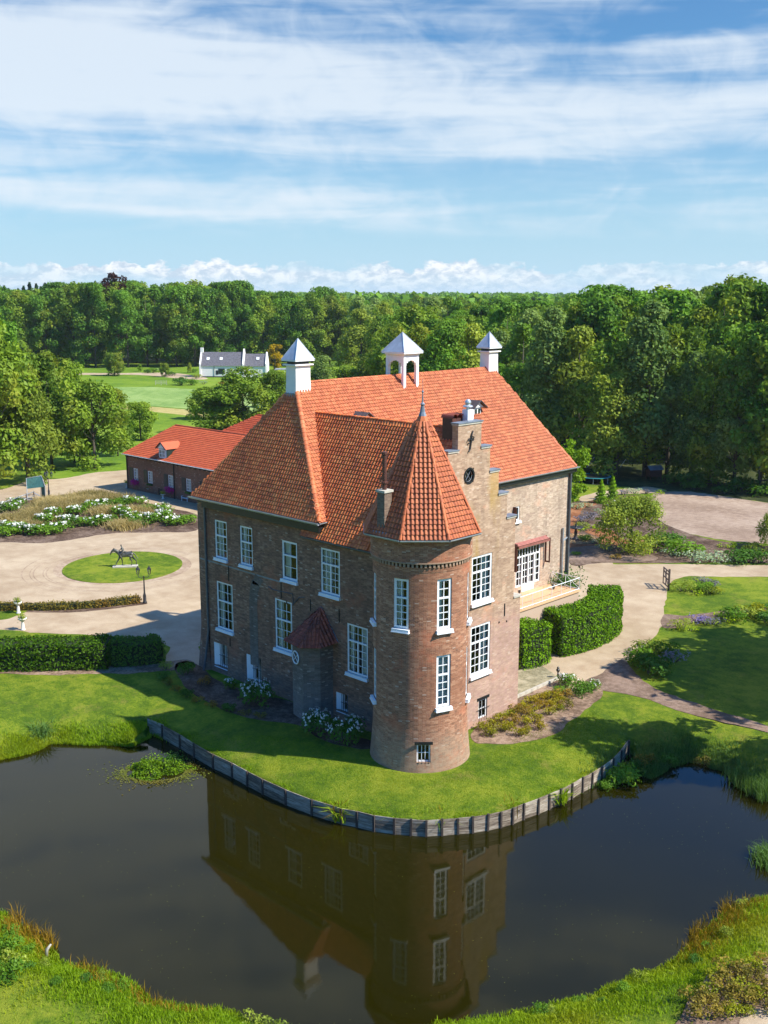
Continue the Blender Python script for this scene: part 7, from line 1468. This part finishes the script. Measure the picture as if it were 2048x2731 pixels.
# ---- netted gate and railing at the far left
fn = empty('netted_gate', (*(-91.44,24.21), 0), 'folded gate frame hung with teal netting at the end of the steel railing', 'gate', rz=RzF)
mb = MB(); 
for P2 in ([(-1.4, 0, 0.2), (-1.6, .6, 3.0), (.2, 1.4, 3.2), (1.0, .2, 2.0), (1.0, .1, 0)], [(-1.4, 0, .2), (1.0, .1, .05)], [(.2, 1.4, 3.2), (.0, 1.2, 0)], [(-.6, 0, 1.2), (.9, .1, .3)]): mb.tube(P2, .05, 5)
mb.build('gate_frame', M['steel'], fn); mb = MB(); mb.quad((-1.5, .3, 1.6), (.9, .1, 1.9), (.2, 1.4, 3.15), (-1.6, .6, 2.95)); mb.quad((1.0, .1, .1), (.1, 1.3, .1), (.2, 1.4, 3.2), (1.0, .2, 2.0)); mb.build('netting', M['netting'], fn)
rlg = empty('yard_railing', (*(-91.5,21.43), 0), 'grey steel railing leading to the netted gate', 'railing'); a = Vector((*(-91.8,23.86), 0)); b = Vector((*(-85.4,13.93), 0)); o3 = rlg.location.copy()
mb = MB()
for z in (.7, 1.25): mb.tube([a - o3 + Vector((0, 0, z)), b - o3 + Vector((0, 0, z))], .06, 6)
mb.build('rail', M['steel'], rlg)
for i in range(7): p = a.lerp(b, i / 6) - o3; mb = MB(); mb.box((p.x, p.y, .65), (.12, .12, 1.4)); mb.build('post', M['gatewood'], rlg)
# ---- white urns
def urn(loc, h, label, plant=True, group=None):
    t = empty('stone_urn', (*loc, 0), label, 'urn', group); s = h; mb = MB(); mb.lathe((0, 0, 0), [(.20, 0), (.20, .08), (.14, .12), (.12, s * .55), (.10, s * .62), (.09, s * .66), (.22, s * .80), (.34, s * .90), (.36, s), (.30, s), (.25, s * .93)], 14); mb.build('pedestal', M['flowerpot'], t, True)
    if plant:
        rg = np.random.default_rng(int(h * 10)); C_ = rg.normal(0, 1, (220, 3)) * [.18, .18, .14] + [0, 0, s + .12]; V, F_, rn = leaves_np(C_, np.tile([0, 0, 1.0], (220, 1)), .07, rg, .6, .8); mesh_np('foliage', V, F_, M['yellowb'] if 'yellowb' in M else M['willow'], t, rn)
urn((-44.69,-2.99), 1.05, 'white pedestal urn standing in the gap of the low hedge'); urn((-39.97,-5.04), 1.05, 'white pedestal urn just behind the thick clipped hedge')
urn((-91.37,38.08), .75, 'white urn by the left end of the stable wall'); urn((-85.96,38.22), .6, 'small white urn between the stable windows'); urn((-80.47,36.77), .7, 'white urn below the stable downpipe')
bk = empty('garden_bench', (*(-76.88,37.94), 0), 'white garden bench against the stable wall', 'bench', rz=0.05)
mb = MB(); mb.box((0, 0, .45), (1.25, .5, .06)); mb.build('seat', M['white'], bk); mb = MB()
for i in range(7): mb.box((-.55 + i * .183, .22, .75), (.05, .04, .55))
mb.box((0, .22, 1.02), (1.25, .05, .07)); mb.build('backrest', M['white'], bk)
for (u, v) in ((-.58, -.2), (.58, -.2), (-.58, .2), (.58, .2)): mb = MB(); mb.box((u, v, .22), (.07, .07, .45)); mb.build('leg', M['white'], bk)
for u in (-.6, .6): mb = MB(); mb.box((u, 0, .68), (.07, .5, .06)); mb.box((u, -.22, .55), (.06, .06, .22)); mb.build('armrest', M['white'], bk)
# ---- open wooden gate leaf on the right drive
gl = empty('wooden_gate', (*(-7.58,43.49), 0), 'dark open wooden gate leaf standing edge-on beside the right drive', 'gate', rz=math.atan2(.7196, -.694) + .02)
mb = MB(); mb.box((0, 0, 1.0), (.16, .16, 2.1)); mb.build('post', M['gatewood'], gl)
mb = MB(); 
for z in (.25, .95, 1.45, 1.75): mb.box((1.0, 0, z), (2.0, .06, .11))
for u in (.12, 1.0, 1.9): mb.box((u, 0, 1.0), (.11, .07, 1.6))
mb.tube([(.1, 0, .3), (1.9, 0, 1.7)], .05, 4); mb.build('gate_leaf', M['gatewood'], gl)
# ---- fountain garden
fo = empty('fountain', (*(-26.13,55.43), 0), 'dark metal fountain with a wide bowl on a pebble bed', 'fountain'); mb = MB(); mb.lathe((0, 0, 0), [(.42, 0), (.40, .10), (.22, .2), (.16, .5), (.20, .8), (.10, 1.15), (.3, 1.2), (.85, 1.38), (.88, 1.42), (.2, 1.34), (.10, 1.5), (.12, 1.7), (.05, 1.85), (.07, 1.95), (.02, 2.1)], 16); mb.build('pedestal_bowl', M['iron'], fo, True)
rg = np.random.default_rng(9); mb = MB(); cxf, cyf = (-26.13,55.43)
pm = []
for i in range(620):
    a = rg.uniform(0, 6.28); q = rg.uniform(.15, 1) ** .5 * 2.6; r = rg.uniform(.05, .12); mb.ball((cxf + q * math.cos(a), cyf + q * math.sin(a), .06), r, (1, .8, .6), 6, 3)
tag(mb.build('pebbles', M['pebble'], kind='stuff'), 'golden brown pebbles round the fountain', 'pebbles')
# planters near the topiary
for (x, y), lab in (((-33.66,75.97), 'pale stone planter right of the spiral conifers'), ((-32.66,73.47), 'second stone planter in front of the spiral conifers')):
    o = MB(); o.box((0, 0, .3), (.9, .7, .6)); o.box((0, 0, .62), (1.0, .8, .08)); o = o.build('stone_planter', M['stone']); o.location = (x, y, 0); tag(o, lab, 'planter')
# trampoline with net poles, and a hutch, under the trees
tx, ty = (-45.88,89.5)
tr = empty('trampoline', (tx, ty, 0), 'round teal trampoline at the edge of the wood', 'trampoline'); mb = MB()
mb.lathe((0, 0, 0), [(2.5, .85), (2.5, .92), (2.1, .92), (2.1, .86)], 28); mb.build('pad', M['teal'], tr); mb = MB(); mb.lathe((0, 0, 0), [(2.15, .85), (2.15, .87), (.01, .88)], 28); mb.build('jumping_mat', M['black'], tr)
for k in range(6): a = k * math.pi / 3; mb = MB(); mb.tube([(2.3 * math.cos(a), 2.3 * math.sin(a), .85), (2.4 * math.cos(a), 2.4 * math.sin(a), 0)], .03, 5); mb.build('leg', M['steel'], tr)
for p, lab in (((-54.19,100.23), 'left slanting white pole by the wood'), ((-51.75,101.31), 'middle slanting white pole by the wood'), ((-50.59,104.41), 'right slanting white pole by the wood')):
    o = MB(); o.tube([(0, 0, 0), (1.0, .95, 2.1)], .045, 6); o = o.build('white_pole', M['white']); o.location = (p[0], p[1], 0.0); tag(o, lab, 'pole')
hu = empty('animal_hutch', (*(-40.75,97.92), 0), 'small brown wooden hutch with green felt roof under the trees', 'hutch', rz=RzF + .3)
mb = MB(); mb.box((0, 0, 1.0), (2.0, 1.3, 1.1)); 
for u in (-.9, .9):
    for v in (-.55, .55): mb.box((u, v, .3), (.1, .1, .6))
mb.build('cabin', M['brownwood'], hu); mb = MB(); mb.quad((-1.2, -.85, 1.5), (1.2, -.85, 1.5), (1.2, 0, 2.1), (-1.2, 0, 2.1)); mb.quad((-1.2, .85, 1.5), (1.2, .85, 1.5), (1.2, 0, 2.1), (-1.2, 0, 2.1)); mb.build('roof', M['silverroof'] if 'silverroof' in M else M['lead'], hu)
# small bollard light at the ramp head and a pot on the terrace
o = MB(); o.lathe((0, 0, 0), [(.07, 0), (.06, .45), (.13, .5), (.15, .62), (.08, .7), (.10, .78), (.02, .86)], 8); o = o.build('garden_light', M['iron']); o.location = (*(-1.4,16.59), 0.0); tag(o, 'small dark garden light at the head of the ramp', 'garden light')
o = MB(); o.lathe((0, 0, 0), [(.10, 0), (.16, .22), (.17, .25), (.13, .25)], 10); o.ball((0, 0, .3), .16); o = o.build('flower_pot', M['bronze']); o.location = (-7.6, 24.6, 3.89); tag(o, 'small dark pot on the terracotta terrace', 'pot')
o = MB(); o.tube([(0, 0, 0), (0, 0, .55)], .03, 6); o.box((0, 0, .6), (.14, .14, .2)); o = o.build('garden_light', M['iron']); o.location = (-7.9, 20.4, 3.88); tag(o, 'small dark lantern at the foot of the garden doors', 'garden light')
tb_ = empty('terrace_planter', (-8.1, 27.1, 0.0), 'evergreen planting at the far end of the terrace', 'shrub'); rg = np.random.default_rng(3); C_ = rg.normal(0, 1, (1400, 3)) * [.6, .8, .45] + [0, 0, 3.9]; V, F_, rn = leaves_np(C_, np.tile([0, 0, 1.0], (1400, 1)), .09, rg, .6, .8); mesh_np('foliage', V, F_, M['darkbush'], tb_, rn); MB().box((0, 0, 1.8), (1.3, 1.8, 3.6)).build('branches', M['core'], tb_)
# ---- thin summer haze over the whole place
mb = MB(); mb.box2((-4000, -4000, -3.5), (4000, 4600, 45)); hz_ = mb.build('haze', None or bpy.data.materials.new('haze_air'), kind='stuff')
hm = hz_.data.materials[0]; hm.use_nodes = True; hn = hm.node_tree; hn.nodes.clear(); ho = hn.nodes.new('ShaderNodeOutputMaterial'); hv = hn.nodes.new('ShaderNodeVolumePrincipled')
hv.inputs['Color'].default_value = (0.80, 0.90, 1.0, 1); hv.inputs['Density'].default_value = 0.00007; hv.inputs['Anisotropy'].default_value = 0.2
hn.links.new(hv.outputs[0], ho.inputs['Volume'])
